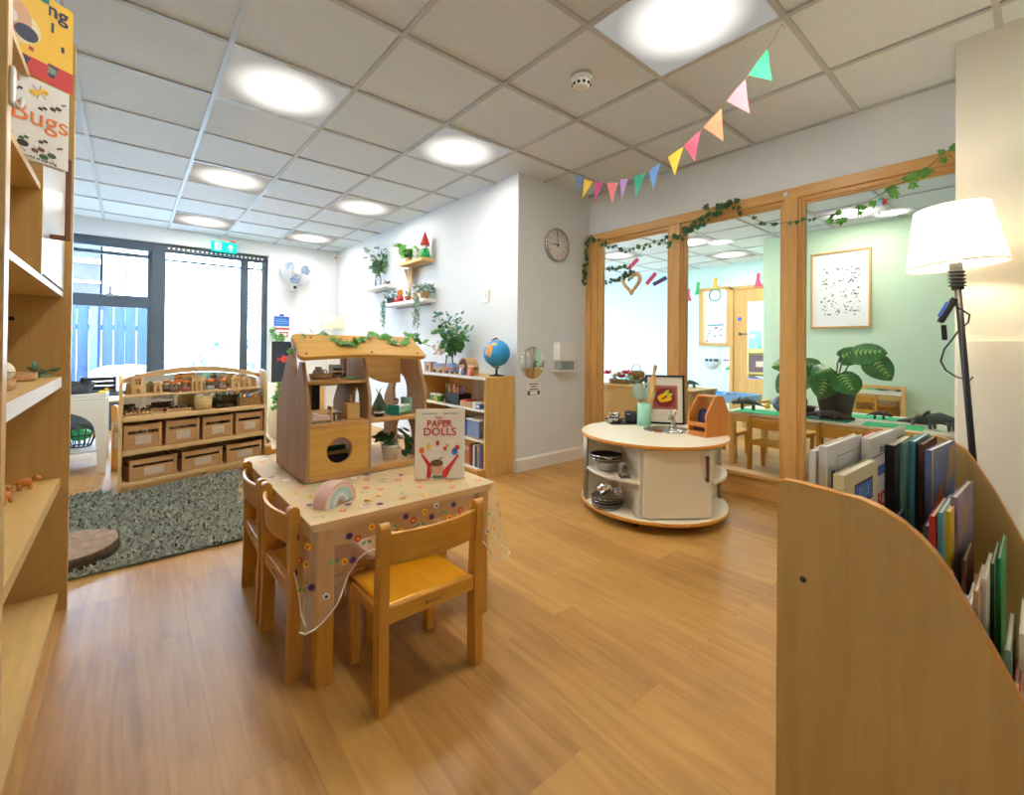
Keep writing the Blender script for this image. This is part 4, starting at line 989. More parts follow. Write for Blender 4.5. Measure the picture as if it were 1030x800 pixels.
for nm, y0, y1, z0, z1 in (('back_panel',.345,.36,.02,.60),('divider',.203,.213,.36,.55),('divider',.122,.132,.25,.40),('divider',.050,.060,.15,.285),('front_panel',-.085,-.072,.03,.15)):
    MB().box(1.072-bo.x,1.85-bo.x,y0-bo.y,y1-bo.y,z0,z1).build(nm, 'maple_y', bt)
for y0, y1, z in ((.213,.345,.53),(.132,.203,.385),(.060,.122,.27),(-.072,.050,.165)):
    MB().box(1.072-bo.x,1.85-bo.x,y0-bo.y,y1-bo.y,z-.012,z).build('tier_shelf', 'maple_y', bt)
GB = {1:'picture books on the top tier of the browser',2:'picture books on the second tier of the browser',3:'books on the third tier of the browser',4:'books on the lowest tier of the browser'}
BZ = {1:.5305,2:.3855,3:.2705,4:.1655}
def bbook(label, x, y, ztop, w, th, cov, tier, tilt=0, lean=0, yawd=0, pages='paper'):
    """x, y: spine edge of the front cover"""
    h = ztop-BZ[tier]; ca, sa = math.cos(yawd), math.sin(yawd)
    cxx = x+(w/2)*ca-(th/2)*-sa*-1; cyy = y+(w/2)*sa+(th/2)*ca
    up = (w/2)*abs(math.sin(tilt))+(th/2)*abs(math.sin(lean))
    return book('picture_book', label, 'book', w, h, th, cov, (cxx, cyy, BZ[tier]+up+.0005), (lean, tilt, yawd), GB[tier], pages)
def panel(t, name, mi, mats, polys, th):
    a = MB()
    for k, pts, dy in polys: a.mi = k; a.add([(x, -th/2-.0004-dy, z) for x, z in pts], [tuple(range(len(pts)))])
    a.build(name, mats, t)
def rc(x0,x1,z0,z1): return [(x0,z0),(x1,z0),(x1,z1),(x0,z1)]
def title(t, s, size, mat, x, z, th, **k): text(s, size, mat, t, (x, -th/2-.0009, z), (PI/2,0,0), depth=.0002, name='title', **k)
M['white_cover'] = plain('white cover', (236,236,232), .4, var=.01); M['cream_cover'] = plain('cream cover', (238,226,172), .4, var=.02)
M['sea_cover'] = plain('sea green cover', (120,168,140), .45, var=.2); M['sky_cover'] = plain('painted blue cover', (104,124,172), .45, var=.25, nscale=20)
M['violet_cover'] = plain('mauve painted cover', (150,130,150), .45, var=.35, nscale=22); M['cyan_cover'] = plain('cyan cover', (96,178,200), .4)
t = bbook('tall white book with a thin grey frame on its cover, nearest the near side panel', 1.132, .297, .826, .245, .016, 'white_cover', 1, 0, 0, -.03)
panel(t, 'cover_print', 0, ['grey','blue','yellow'], [(0,rc(-.06,.095,.265,.267),0),(0,rc(-.06,.095,.14,.142),0),(0,rc(-.06,-.058,.14,.267),0),(0,rc(.093,.095,.14,.267),0),(1,[(-.10,.13),(-.075,.13),(-.075,.24),(-.10,.24)],0),(2,[(-.105,.10),(-.07,.10),(-.075,.135),(-.10,.135)],.0002)], .016)
title(t, 'Jim the', .022, 'charcoal', .02, .225, .016); title(t, 'storybook', .020, 'charcoal', .02, .180, .016)
t = bbook('second white book standing directly behind the tall white one', 1.122, .316, .815, .24, .012, 'white_cover', 1)
t = bbook('small cream book with a blue title panel in front of the white book', 1.112, .262, .776, .235, .020, 'cream_cover', 1, 0, 0, -.04)
panel(t, 'cover_print', 0, ['navy','blue','red'], [(0,rc(-.055,.075,.165,.215),0),(1,rc(-.05,.07,.17,.21),.0002),(0,rc(-.116,-.106,.15,.185),0),(2,rc(-.05,-.04,.08,.11),0),(2,rc(-.02,-.012,.07,.10),0),(2,rc(.01,.02,.08,.12),0)], .020)
title(t, 'BLUE', .035, 'lightblue', .01, .19, .0206)
t = bbook('red spined white book standing between the cream book and the blue lettered one', 1.330, .292, .812, .23, .012, 'red', 1)
t = bbook('white book with blue and red lettering beside the red spine', 1.352, .268, .820, .24, .018, 'white_cover', 1, 0, 0, -.04)
panel(t, 'cover_print', 0, ['blue','red','yellow','charcoal'], [(0,rc(-.09,.05,.19,.215),0),(2,rc(-.06,.0,.04,.09),0),(3,rc(-.1,.1,.24,.243),0),(0,rc(-.06,.0,.02,.04),0)], .018)
title(t, 'SC', .055, 'red', -.03, .125, .018, bold=.002); title(t, 'the sea', .03, 'charcoal', .0, .255, .018)
t = bbook('black covered book next to the white lettered book', 1.475, .243, .792, .22, .022, 'black', 1, 0, 0, -.02)
t = bbook('pale green spined book in the middle of the top tier', 1.530, .236, .792, .22, .010, 'sea_cover', 1, 0, 0, -.02)
t = bbook('open topped pale book leaning behind the green spine', 1.50, .268, .812, .24, .012, 'paper', 1, 0, 0, -.02, 'leaf_grey')
t = bbook('blue and red spined book beside the green spine', 1.600, .222, .79, .21, .012, 'cyan_cover', 1, 0, 0, -.02)
t = bbook('brown spined book just left of the painted cover', 1.600, .206, .785, .2, .009, 'brown', 1, 0, 0, -.02)
t = bbook('yellow spined book with a painted blue cover closing the top tier', 1.575, .186, .776, .25, .014, 'sky_cover', 1, 0, 0, -.08)
panel(t, 'cover_print', 0, ['yellow','orange','tan','brown'], [(0,rc(-.126,-.116,.0,.245),0),(1,[(-.11,.03),(-.05,.03),(-.01,.10),(-.03,.15),(-.09,.10)],0),(2,[(.01,.12),(.11,.16),(.118,.24),(.06,.23)],0),(3,[(-.06,.0),(.10,.0),(.115,.10),(.0,.06)],0)], .014)
t = bbook('dark blue book low at the front of the top tier', 1.30, .222, .64, .16, .008, 'navy', 1)
# second tier
t = bbook('grey edged slim book first on the second tier', 1.40, .170, .630, .2, .010, 'slate', 2)
t = bbook('orange red spined book on the second tier', 1.40, .160, .655, .22, .010, 'red', 2)
t = bbook('peach topped book standing tallest at the back of the second tier', 1.60, .186, .682, .22, .010, 'orange', 2)
t = bbook('cyan topped book beside the yellow spine', 1.42, .149, .662, .21, .009, 'cyan_cover', 2)
t = bbook('bright yellow book on the second tier', 1.455, .139, .660, .2, .010, 'yellow', 2)
t = bbook('mauve painted book leaning at the end of the second tier', 1.52, .1345, .680, .24, .012, 'violet_cover', 2, .0, 0, -.04)
panel(t, 'cover_print', 0, ['red','leaf_grey','tan'], [(0,rc(-.12,-.108,.0,.28),0),(1,[(-.08,.02),(.02,.02),(.06,.13),(-.05,.15)],0),(2,[(-.04,.18),(.04,.18),(.04,.26),(-.03,.25)],0)], .012)
# third tier
for k, (lab, x, y, zt, w, th, cov) in enumerate((('blue dotted spine book first on the third tier',1.25,.104,.500,.16,.008,'lightblue'),('white spined book with dots next to it on the third tier',1.28,.095,.515,.17,.008,'white_cover'),
    ('tan spined book in the middle of the third tier',1.33,.086,.540,.19,.008,'tan'),('white paged book on the third tier beside the tan spine',1.40,.079,.545,.2,.007,'paper'),
    ('dark green book next to last on the third tier',1.50,.072,.550,.2,.007,'leaf_deep'),('bright green book closing the third tier',1.56,.064,.548,.22,.007,'green'))):
    bbook(lab, x, y, zt, w, th, cov, 3)
bbook('brown board book leaning across the back of the third tier', 1.44, .112, .560, .16, .008, 'brown', 3, .0)
for k, (lab, x, y, zt, w, th, cov) in enumerate((('grey green book first on the lowest tier',1.30,.040,.455,.2,.010,'leaf_grey'),('red edged book on the lowest tier',1.22,.028,.400,.18,.009,'red'),
    ('open white book on the lowest tier beside the red one',1.36,.022,.470,.2,.010,'paper'),('pink and white book last on the lowest tier',1.40,.006,.440,.2,.010,'rosy'))):
    bbook(lab, x, y, zt, w, th, cov, 4)

# ---------------------------------------------------------------- floor lamp
lb = V(2.68, .152, 0); top = V(2.68, .243, 1.385); ax = (top-lb).normalized()
lean = math.atan2(top.y-lb.y, top.z)
t = thing('floor_lamp', 'lit cream shaded floor lamp with a black pole beside the white pier', 'floor lamp', lb, 0, None, (-lean, 0, 0))
MB().lathe([(.12,0),(.122,.012),(.115,.02),(.03,.028),(.014,.05)], n=36).build('base', 'black', t)
Lp = (top-lb).length
MB().cyl((0,0,.02),(0,0,Lp),.0115,n=16).build('pole', 'black', t)
MB().lathe([(.02,Lp-.09),(.022,Lp-.05),(.022,Lp+.02),(.016,Lp+.03)], n=18).build('lamp_holder', 'charcoal', t)
# fabric shade
def shade_mat(name, strength):
    m, nt, out = new_mat(name)
    d = node(nt, 'ShaderNodeBsdfDiffuse'); d.inputs[0].default_value = rgb(246,238,218)
    tl = node(nt, 'ShaderNodeBsdfTranslucent'); tl.inputs[0].default_value = rgb(255,246,226)
    mx = node(nt, 'ShaderNodeMixShader'); mx.inputs[0].default_value = .6
    nt.links.new(d.outputs[0], mx.inputs[1]); nt.links.new(tl.outputs[0], mx.inputs[2])
    e = node(nt, 'ShaderNodeEmission'); e.inputs[0].default_value = rgb(255,246,226); e.inputs[1].default_value = strength
    ad = node(nt, 'ShaderNodeAddShader'); nt.links.new(mx.outputs[0], ad.inputs[0]); nt.links.new(e.outputs[0], ad.inputs[1])
    nt.links.new(ad.outputs[0], out.inputs[0]); return m
M['shade'] = shade_mat('glowing lamp fabric', .8)
M['shade_soft'] = shade_mat('softly lit lamp fabric', .12)
z0, z1 = Lp+.012, Lp+.262
sh = MB().lathe([(.160,z0),(.120,z1)], n=48); 
sh.f = [f for f in sh.f if len(f) == 4]; sh.m = sh.m[:len(sh.f)]; sh.sm = [True]*len(sh.f)
so = sh.build('lamp_shade', 'shade', t, solid=.002)
MB().lathe([(.1605,z0-.002),(.162,z0+.001),(.1595,z0+.004)], n=48, ring=True).build('trim', 'tan', so); MB().lathe([(.1195,z1-.003),(.121,z1),(.1185,z1+.002)], n=48, ring=True).build('trim', 'tan', so)
sp = MB()
for k in range(3): a = 2*PI*k/3; sp.tube([(0,0,z0+.02),(.155*math.cos(a),.155*math.sin(a),z0+.012)], .0018, 5)
sp.build('shade_ring', 'white', so)
M['bulb'] = emis('warm bulb', (255,236,200), 170)
MB().ball((0,0,z0+.09), .03).build('bulb', 'bulb', t)
cb = MB()
cb.tube([(.026*math.cos(a*.9), .026*math.sin(a*.9), Lp-.005-.0022*a) for a in range(0, 34)], .0035, 6)
cb.tube([(.02,-.01,Lp-.08),(.035,.0,Lp-.11),(.02,.018,Lp-.14),(-.018,.012,Lp-.155),(-.03,-.01,Lp-.18),(.0,-.028,Lp-.2),(.03,-.02,Lp-.23),(.03,.01,Lp-.26),(-.01,.03,Lp-.30),(-.03,.055,Lp-.34),(-.02,.07,Lp-.39),(.01,.06,Lp-.43),(.02,.03,Lp-.46),(.02,-.01,Lp-.475),(.018,-.02,Lp-.46)], .0035, 6)
cab = cb.build('cable', 'charcoal', t)
MB(Matrix.Translation((-.03,.035,Lp-.175)) @ Euler((.5,.2,.3)).to_matrix().to_4x4()).box(-.018,.018,-.012,.012,-.055,.055).build('switch_box', 'black', t, bevel=.005)
MB(Matrix.Translation((-.046,.042,Lp-.172)) @ Euler((.5,.2,.3)).to_matrix().to_4x4()).box(-.004,.004,-.010,.010,-.035,.035).build('switch_label', 'blue', t, bevel=.002)
MB().box(-.01,.01,.045,.062,Lp-.30,Lp-.235).build('plug', 'black', t, bevel=.003)

# ---------------------------------------------------------------- tall shelf unit on the left
FX, BX = -.172, -.60
lt = thing('shelf_unit', 'tall pale wooden shelf unit filling the left edge', 'shelf unit', (-.386, 1.84, 0))
lo = V(-.386, 1.84, 0)
def lbox(x0,x1,y0,y1,z0,z1): return MB().box(x0-lo.x,x1-lo.x,y0-lo.y,y1-lo.y,z0,z1)
lbox(BX,FX,1.205,1.245,0,2.2).build('side_panel', 'maple', lt, bevel=.002); lbox(BX,FX,2.452,2.478,0,2.2).build('side_panel', 'maple', lt, bevel=.002)
lbox(BX,BX+.01,1.245,2.452,0,2.2).build('back_panel', 'maple', lt)
SF = -.198
for z, th, y1 in ((.072,.022,2.452),(.512,.036,2.452),(.902,.040,2.452),(1.228,.018,2.452),(1.482,.018,1.84),(1.702,.018,1.84),(2.2,.02,2.452)):
    s_ = lbox(BX+.01,SF,1.245,y1,z-th,z).build('shelf', 'maple_y', lt)
    MB().box(SF-lo.x,SF-lo.x+.0015,1.245-lo.y,y1-lo.y,z-th,z).build('edge_strip', 'white' if z in (.902,1.228) else 'maple_y', s_)
lbox(BX+.01,SF-.03,1.245,2.452,0,.05).build('plinth', 'maple_y', lt)
lbox(BX+.01,FX-.02,1.84,1.865,1.228,2.18).build('divider', 'maple', lt)
dd = lbox(SF-.012,SF+.004,1.872,2.448,1.236,2.17).build('cupboard_door', 'gloss_white', lt, bevel=.002)
hd = MB(); hx = SF+.004-lo.x; hy = 2.03-lo.y
hd.quadbar((hx+.04,hy,1.36),(hx+.04,hy,1.62),(.014,.016),(.014,.016)); hd.quadbar((hx,hy,1.367),(hx+.046,hy,1.367),(.014,.016),(.014,.016)); hd.quadbar((hx,hy,1.613),(hx+.046,hy,1.613),(.014,.016),(.014,.016))
hd.build('handle', 'brown', dd, bevel=.003)
MB().cyl((-.33-lo.x,2.4505-lo.y,1.12),(-.33-lo.x,2.453-lo.y,1.12),.008,n=12).build('peg_hole', 'black', lt)
# white plastic catch on the near panel
t = thing('door_catch', 'white plastic safety catch on the front edge of the tall shelf unit', 'safety catch', (FX,1.222,1.50))
MB().box(.0005,.008,-.012,.012,-.035,.035).build('pad', 'gloss_white', t, bevel=.003); MB().tube([(.006,.0,-.028),(.012,.006,-.034),(.014,.014,-.028),(.014,.018,-.012)], .0035, 8).build('hook', 'gloss_white', t)
# books on the upper shelves, turned towards the room
bd = V(.80,.60,0); ba = math.atan2(.60,.80)
def ubook(name, label, p, off, w, h, cov, z):
    c = V(*p)+bd*off
    return book(name, label, 'book', w, h, .014, cov, (c.x, c.y, z), (0,0,ba))
t = ubook('picture_book', 'white bug picture book with orange title on the tall shelf unit', (-.196,1.626,0), -.005, .17, .205, 'white_cover', 1.4835)
M['bug_ink'] = plain('insect ink', (52,46,40), .6)
bg = MB(); rnd = random.Random(8)
for (x, z, s, mi) in ((.02,.175,.020,0),(-.02,.165,.009,1),(.055,.150,.013,1),(.028,.138,.010,1),(-.035,.150,.010,3),(.072,.168,.006,2),(-.04,.052,.010,4),(-.008,.05,.010,5),(-.02,.030,.022,1),(.03,.055,.010,1),(.02,.03,.014,6),(.065,.052,.007,6),(.04,.022,.018,7),(-.06,.06,.010,3),(-.062,.03,.012,1)):
    bg.mi = mi
    for k in range(2): 
        e = circ(x+(k-.5)*s*.9, z+(k-.5)*s*.5, s*.55, 10, s*.38); bg.add([(a, -.0078, b) for a, b in e], [tuple(range(10))])
    bg.mi = 1
    for k in range(6): a = 2*PI*k/6+.3; bg.add([(x,-.0081,z),(x+s*.9*math.cos(a),-.0081,z+s*.9*math.sin(a)),(x+s*.9*math.cos(a+.1),-.0081,z+s*.9*math.sin(a+.1))], [(0,1,2)])
bg.build('insect_pictures', ['yellow','bug_ink','blue','leaf_grey','sunflower','leaf','brown','leaf_deep'] if 'sunflower' in M else ['yellow','bug_ink','blue','leaf_grey','yellow','leaf','brown','leaf_deep'], t)
text('Bugs', .064, 'orange', t, (.024,-.0088,.110), (PI/2,0,0), name='title', bold=0)
text('Insects', .020, 'red', t, (-.045,-.0088,.188), (PI/2,0,0), name='subtitle'); text('a world of learning', .010, 'bug_ink', t, (.02,-.0088,.008), (PI/2,0,0), name='subtitle')
t = ubook('picture_book', 'yellow picture book with a red lower edge, showing past the other yellow book', (-.199,1.66,0), .005, .165, .225, 'yellow', 1.7035)
panel(t, 'cover_print', 0, ['red','navy','leaf_grey','white'], [(0,rc(-.082,.082,.001,.055),0),(1,[(-.07,.03),(.04,.02),(.05,.05),(-.05,.065)],.0002),(2,[(-.05,.035),(-.02,.03),(-.02,.05),(-.045,.055)],.0004),(2,[(.02,.03),(.045,.03),(.045,.045),(.02,.05)],.0004),(1,rc(.055,.062,.10,.115),0)], .014)
text('ng', .05, 'navy', t, (.045,-.0088,.196), (PI/2,0,0), name='title', bold=.001); text('I', .034, 'navy', t, (.035,-.0088,.150), (PI/2,0,0), name='title', bold=.001)
t = ubook('picture_book', 'tall yellow book with a green top band and a child picture on its cover', (-.212,1.64,0), -.025, .15, .25, 'yellow', 1.7035)
panel(t, 'cover_print', 0, ['dark_teal','cream_cover','skin_tone','brown','navy','plain_white_paper','red'], [(0,rc(-.075,.075,.20,.268),0),(1,circ(.0,.11,.06,20,.045),0),(2,circ(.005,.128,.036,18,.042),.0002),(3,circ(-.012,.182,.022,16,.018),.0004),(2,circ(-.008,.165,.018,14,.016),.0003),(4,circ(.030,.098,.024,14,.020),.0004),(5,circ(-.005,.125,.018,12,.02),.0005),(5,[(-.06,.12),(-.03,.12),(-.03,.17),(-.055,.165)],.0004),(6,rc(-.075,.075,.001,.045),.0), (4,[(-.06,.025),(.03,.018),(.04,.04),(-.05,.055)],.0002), (6,rc(.035,.045,.06,.07),.0002)], .014)
text('21', .035, 'white', t, (.02,-.0092,.235), (PI/2,0,0), name='title')
# wooden toys on the open shelves
def pot_on_shelf(label, x, y, z, r, h, mat='tan'):
    t = thing('wooden_bowl', label, 'bowl', (x,y,z), 0, 'small wooden bowls on the left shelf unit'); MB().lathe([(r*.8,0),(r,h*.2),(r,h),(r*.9,h),(r*.86,h*.25),(0,h*.2)], n=20).build('bowl', mat, t); MB().lathe([(r*.99,h*.86),(r*1.04,h*.93),(r*.98,h)], n=20, ring=True).build('rim', mat, t); return t
pot_on_shelf('small wooden bowl in front of the cream ball on the white edged shelf', -.262, 1.80, .9025, .030, .028)
pot_on_shelf('wooden bowl beside the green sprig on the white edged shelf', -.275, 2.21, .9025, .040, .03)
t = thing('toy_ball', 'cream ball on the white edged shelf of the left unit', 'ball', (-.31,2.12,.9025)); MB().ball((0,0,.036),.036).build('ball', 'paper', t); MB().lathe([(.0362,.034),(.0367,.036),(.0362,.038)], n=20, ring=True).build('seam', 'tan', t)
t = thing('leaf_sprig', 'green leafy sprig lying on the white edged shelf', 'plant sprig', (-.25,2.335,.9025)); l = MB(); rnd = random.Random(2)
for k in range(16): l.leaf((rnd.uniform(-.03,.03), rnd.uniform(-.08,.08), rnd.uniform(.006,.03)), (rnd.uniform(-1,1), rnd.uniform(-1,1), rnd.uniform(-.2,.6)), (.3,-.3,1), .04, MB.OVAL)
l.build('leaves', 'leaf_deep', t); MB().tube([(-.03,-.09,.004),(0,0,.012),(.03,.09,.006)], .003, 6).build('stem', 'stem', t)
def animal(label, x, y, z, rz, s=1):
    t = thing('wooden_animal', label, 'toy animal', (x,y,z), rz, 'carved wooden animals on the left shelf unit'); 
    b = MB(); b.ball((0,0,.04*s),.026*s,sc=(1.5,.8,.9)); b.ball((.045*s,0,.056*s),.017*s,sc=(1.2,.8,.9)); b.tube([(.03*s,0,.045*s),(.045*s,0,.056*s)],.013*s,8); b.tube([(-.036*s,0,.045*s),(-.055*s,0,.04*s)],.004*s,6)
    b.build('body', 'orangewood', t)
    for sx in (-1,1):
        for sy in (-1,1): MB().cyl((sx*.022*s,sy*.012*s,.035*s),(sx*.024*s,sy*.013*s,0),.009*s,.008*s,n=8).build('leg', 'orangewood', t)
    for sy in (-1,1): MB().ball((.042*s,sy*.011*s,.072*s),.006*s).build('ear', 'orangewood', t)
animal('small carved wooden animal at the front of the lower open shelf', -.30, 2.16, .5125, 1.2, .62)
animal('second carved wooden animal behind the first on the lower open shelf', -.275, 2.33, .5125, .2, .62)
# ---------------------------------------------------------------- rug, wood slice, toy shelf
def rug():
    rnd = random.Random(4); m = MB()
    x0, x1, y0, y1 = -.62, 1.12, 2.735, 4.45
    m.prism([(x0,y0),(x1,y0),(x1,4.40),(-.02,4.072),(-.075,4.072),(-.08,4.20),(x0,4.20)], .001, .012, 'xy')
    o = m.build('rug', 'rug_base'); return o, (x0, x1, y0, y1)
M['rug_base'] = plain('rug backing', (112,116,104), .95, var=.25, nscale=50)
def tuft_mat():
    m, nt, out = new_mat('shaggy rug pile'); p = pr(nt, out, None, .95, 0, .1)
    n = node(nt, 'ShaderNodeTexNoise'); n.inputs['Scale'].default_value = 55; n.inputs['Detail'].default_value = 3
    nt.links.new(coords(nt), n.inputs['Vector'])
    nt.links.new(ramp(nt, n.outputs[0], [(.3, rgb(96,98,86)), (.55, rgb(138,140,122)), (.75, rgb(176,176,156))]), p.inputs['Base Color']); return m
M['tuft'] = tuft_mat()
ro_, ext = rug(); tag(ro_, 'shaggy grey green rug on the floor in front of the toy shelf', 'rug')
def pile():
    x0, x1, y0, y1 = ext; m = MB(); rnd = random.Random(9); nx, ny = 104, 102
    vs = []; fs = []
    for j in range(ny+1):
        for i in range(nx+1):
            x = x0+(x1-x0)*i/nx; y = y0+(y1-y0)*j/ny
            a = rnd.uniform(0, 2*PI); l = rnd.uniform(.018,.042); w = rnd.uniform(.004,.008)
            if y > (4.20 if x < -.10 else 4.035+.305*(max(x, -.05)+.05)): continue
            x += rnd.uniform(-.008,.008); y += rnd.uniform(-.006,.008); h = rnd.uniform(.014,.036)
            c, s_ = math.cos(a), math.sin(a); k = len(vs)
            vs += [(x-s_*w,y+c*w,.010),(x+s_*w,y-c*w,.010),(x+c*l*.5+s_*w*.7,y+s_*l*.5-c*w*.7,h),(x+c*l*.5-s_*w*.7,y+s_*l*.5+c*w*.7,h),(x+c*l*1.2,y+s_*l*1.2,h*.8)]
            fs += [(k,k+1,k+2,k+3),(k+3,k+2,k+4)]
    m.add(vs, fs, True); return m
po = pile().build('pile', 'tuft', ro_); po['kind'] = 'stuff'
t = thing('wood_slice', 'thick round wood slice with bark lying on the rug', 'wood slice', (-.235,3.0,.0125), .3)
n = 40; rnd = random.Random(6); rad = [.212+.006*math.sin(3*i*2*PI/n)+rnd.uniform(-.003,.003) for i in range(n)]
MB().prism([(r*math.cos(2*PI*i/n)*.985, r*math.sin(2*PI*i/n)*.985) for i, r in enumerate(rad)], .0, .058, 'xy').build('core', 'slice_top' if 'slice_top' in M else 'brown_slice' if 'brown_slice' in M else 'tan', t, bevel=.003)
bk = MB(); vs = []; fs = []
for j, (z, k) in enumerate(((0,1.0),(.02,1.025),(.035,1.015),(.054,1.01),(.054,.975),(0,.975))):
    for i, r in enumerate(rad): vs.append((r*k*math.cos(2*PI*i/n), r*k*math.sin(2*PI*i/n), z))
for j in range(6):
    for i in range(n): fs.append((j*n+i, j*n+(i+1)%n, ((j+1)%6)*n+(i+1)%n, ((j+1)%6)*n+i))
bk.add(vs, fs, True).build('bark', 'bark', t)

TA = math.radians(17); TX, TY = -.049, 4.092
def tw(s, o, z=0): return (TX+s*math.cos(TA)-o*math.sin(TA), TY+s*math.sin(TA)+o*math.cos(TA), z)
ts = thing('toy_shelf', 'low pale pine toy shelf with arched mirror back and wooden crates', 'toy shelf', (TX,TY,0), TA)
Wd, Dp = 1.02, .30
for x0 in (0, Wd-.022):
    sidep = [(0,0),(Dp,0),(Dp,.78),(.24,.815),(.10,.815),(.03,.805),(0,.77)]
    MB().prism(sidep, x0, x0+.022, 'yz').build('side_panel', 'pine_z', ts, bevel=.005)
def tshelf(z, o0, th=.02, lip=0): 
    s_ = MB().box(.022, Wd-.022, o0, Dp-.01, z-th, z).build('shelf', 'pine', ts, bevel=.003)
    if lip: MB().box(.022, Wd-.022, o0-.008, o0+.006, z-th-.008, z+lip).build('lip', 'pine', s_, bevel=.003)
tshelf(.062, .005, .018, .004); tshelf(.282, .005, .020, .008); tshelf(.515, .005, .020, .006); tshelf(.660, .13, .014, .0)
MB().box(.022, Wd-.022, .012, .03, .006, .046).build('plinth', 'pine', ts, bevel=.003)
MB().box(.022, Wd-.022, Dp-.012, Dp-.004, .03, .52).build('back_panel', 'pine', ts)
arc = [(.01+ (Wd-.02)*i/20, .772+.085*math.sin(PI*i/20)**.8) for i in range(21)]
inn = [(.04+(Wd-.08)*i/20, .745+.068*math.sin(PI*i/20)**.8) for i in range(21)]
MB().prism([(.01,.74)]+arc+[(Wd-.01,.74)]+inn[::-1], .205, .228, 'xz').build('arched_rail', 'pine', ts, bevel=.004)
MB().prism([(.022,.515),(Wd-.022,.515)]+[(x, z-.004) for x, z in inn[::-1]], .232, .238, 'xz').build('mirror_back', 'mirror', ts)
mk = MB(); mk.prism(circ(.528,.022,.010,10,.006), .0105, .012, 'xz').prism(circ(.548,.022,.008,10,.005), .0105, .012, 'xz'); mk.build('maker_mark', 'brown', ts)
for ch in [c for c in COL.objects if c.parent == ts or (c.parent and c.parent.parent == ts)]:
    for v in ch.data.vertices: v.co.x += .29*v.co.y      # the unit's ends run straight back from the room
# crates
def crate(label, s, o, z, w, d, h, group, fill=None):
    t = thing('wooden_crate', label, 'crate', tw(s, o, z), TA, group)
    for sx in (-1, 1):
        MB().box(sx*w/2, sx*(w/2-.022), -.0, .02, 0, h).build('corner_post', 'crate', t, bevel=.002); MB().box(sx*w/2, sx*(w/2-.022), d-.02, d, 0, h).build('corner_post', 'crate', t, bevel=.002)
        MB().box(sx*(w/2-.004), sx*(w/2-.014), .02, d-.02, .005, h*.66).build('side_slat', 'crate', t); MB().box(sx*(w/2-.004), sx*(w/2-.014), .02, d-.02, h*.8, h*.98).build('side_slat', 'crate', t)
    a = w/2-.022
    MB().box(-a, a, .004, .014, .004, h*.62).build('front_slat', 'crate', t, bevel=.002); MB().box(-a, a, .002, .014, h*.74, h*.98).build('front_slat', 'crate', t, bevel=.002)
    MB().box(-a, a, d-.014, d-.004, .004, h*1.0).build('back_slat', 'crate', t); MB().box(-a, a, .014, d-.014, .004, .010).build('bottom', 'crate', t)
    MB().box(-w*.20, w*.22, .0015, .0042, h*.20, h*.54).build('label_card', 'card', t)
    if fill:
        f = MB(); rnd = random.Random(int(s*1000))
        for k in range(26): f.ball((rnd.uniform(-a+.02,a-.02), rnd.uniform(.03,d-.03), h*.60+rnd.uniform(-.02,.012)), rnd.uniform(.010,.016), 8, 5)
        f.mi = 0; f.box(-a+.004, a-.004, .018, d-.018, .012, h*.58); c = f.build('contents', fill, t); c['kind'] = 'stuff'
    return t
M['card'] = plain('laminated label', (206,190,170), .35, var=.06, nscale=40)
GC = 'wooden crates on the toy shelf'
names2 = ['wooden crate with white pieces, leftmost on the crate row under the log trays', 'wooden crate of cream blocks, second on the upper crate row', 'wooden crate third along the upper crate row, under the pale basket', 'wooden crate at the right end of the upper crate row, under the pencil box']
for k in range(4): crate(names2[k], .150+k*.246, .028, .2825, .222, .22, .180, GC, ['white','cream','tan','brown'][k])
names1 = ['wooden crate at the left end of the bottom crate row', 'wooden crate in the middle of the bottom crate row', 'wooden crate with green contents at the right end of the bottom crate row']
for k in range(3): crate(names1[k], .215+k*.318, .028, .0625, .285, .22, .150, GC, ['brown','charcoal','leaf_deep'][k])
# items on the mid shelf (z .515)
def log_tray(label, s, o):
    t = thing('log_tray', label, 'log slices', tw(s,o,.5155), TA, 'bark log slice trays on the toy shelf'); MB().box(-.085,.085,-.03,.03,0,.008).build('tray', 'pine', t, bevel=.003)
    rnd = random.Random(int(s*100))
    for k in range(7):
        x = -.070+k*.0235; z = .008+.0; tl = rnd.uniform(.012,.018)
        MB().cyl((x,-.022,z+tl),(x,.022,z+tl+rnd.uniform(-.002,.003)), tl*.9, n=12).build('log', 'bark', t)
        MB().cyl((x,-.0235,z+tl),(x,-.0222,z+tl), tl*.72, n=12).build('log_end', 'logend', t)
    for k in range(4): MB().cyl((-.05+.033*k,-.012,.046),(-.05+.033*k+.02,.014,.048), .010, n=10).build('log', 'bark', t)
log_tray('tray of bark covered log slices at the left end of the toy shelf', .135, .08); log_tray('tray of bark log slices beside the pale round basket', .375, .07)
t = thing('bucket_basket', 'pale round basket with rope handles on the toy shelf', 'basket', tw(.555,.09,.5155), TA)
MB().lathe([(.055,0),(.060,.05),(.062,.105),(.056,.105),(.052,.01),(0,.01)], n=26).build('body', 'rope', t) if 'rope' in M else MB().lathe([(.055,0),(.060,.05),(.062,.105),(.056,.105),(.052,.01),(0,.01)], n=26).build('body', 'tan', t)
for s_ in (-1,1): MB().tube([(s_*.058,-.02,.095),(s_*.062,-.045,.118),(s_*.035,-.058,.120),(s_*.02,-.058,.1)], .005, 8).build('handle', 'paper', t)
t = thing('plastic_box', 'clear plastic box with dark pieces on the toy shelf', 'box', tw(.715,.10,.5155), TA)
MB().box(-.075,.075,-.05,.05,0,.004).box(-.075,.075,-.052,-.05,0,.09).box(-.075,.075,.05,.052,0,.09).box(-.077,-.075,-.052,.052,0,.09).box(.075,.077,-.052,.052,0,.09).build('box', 'jar', t)
f = MB(); rnd = random.Random(12)
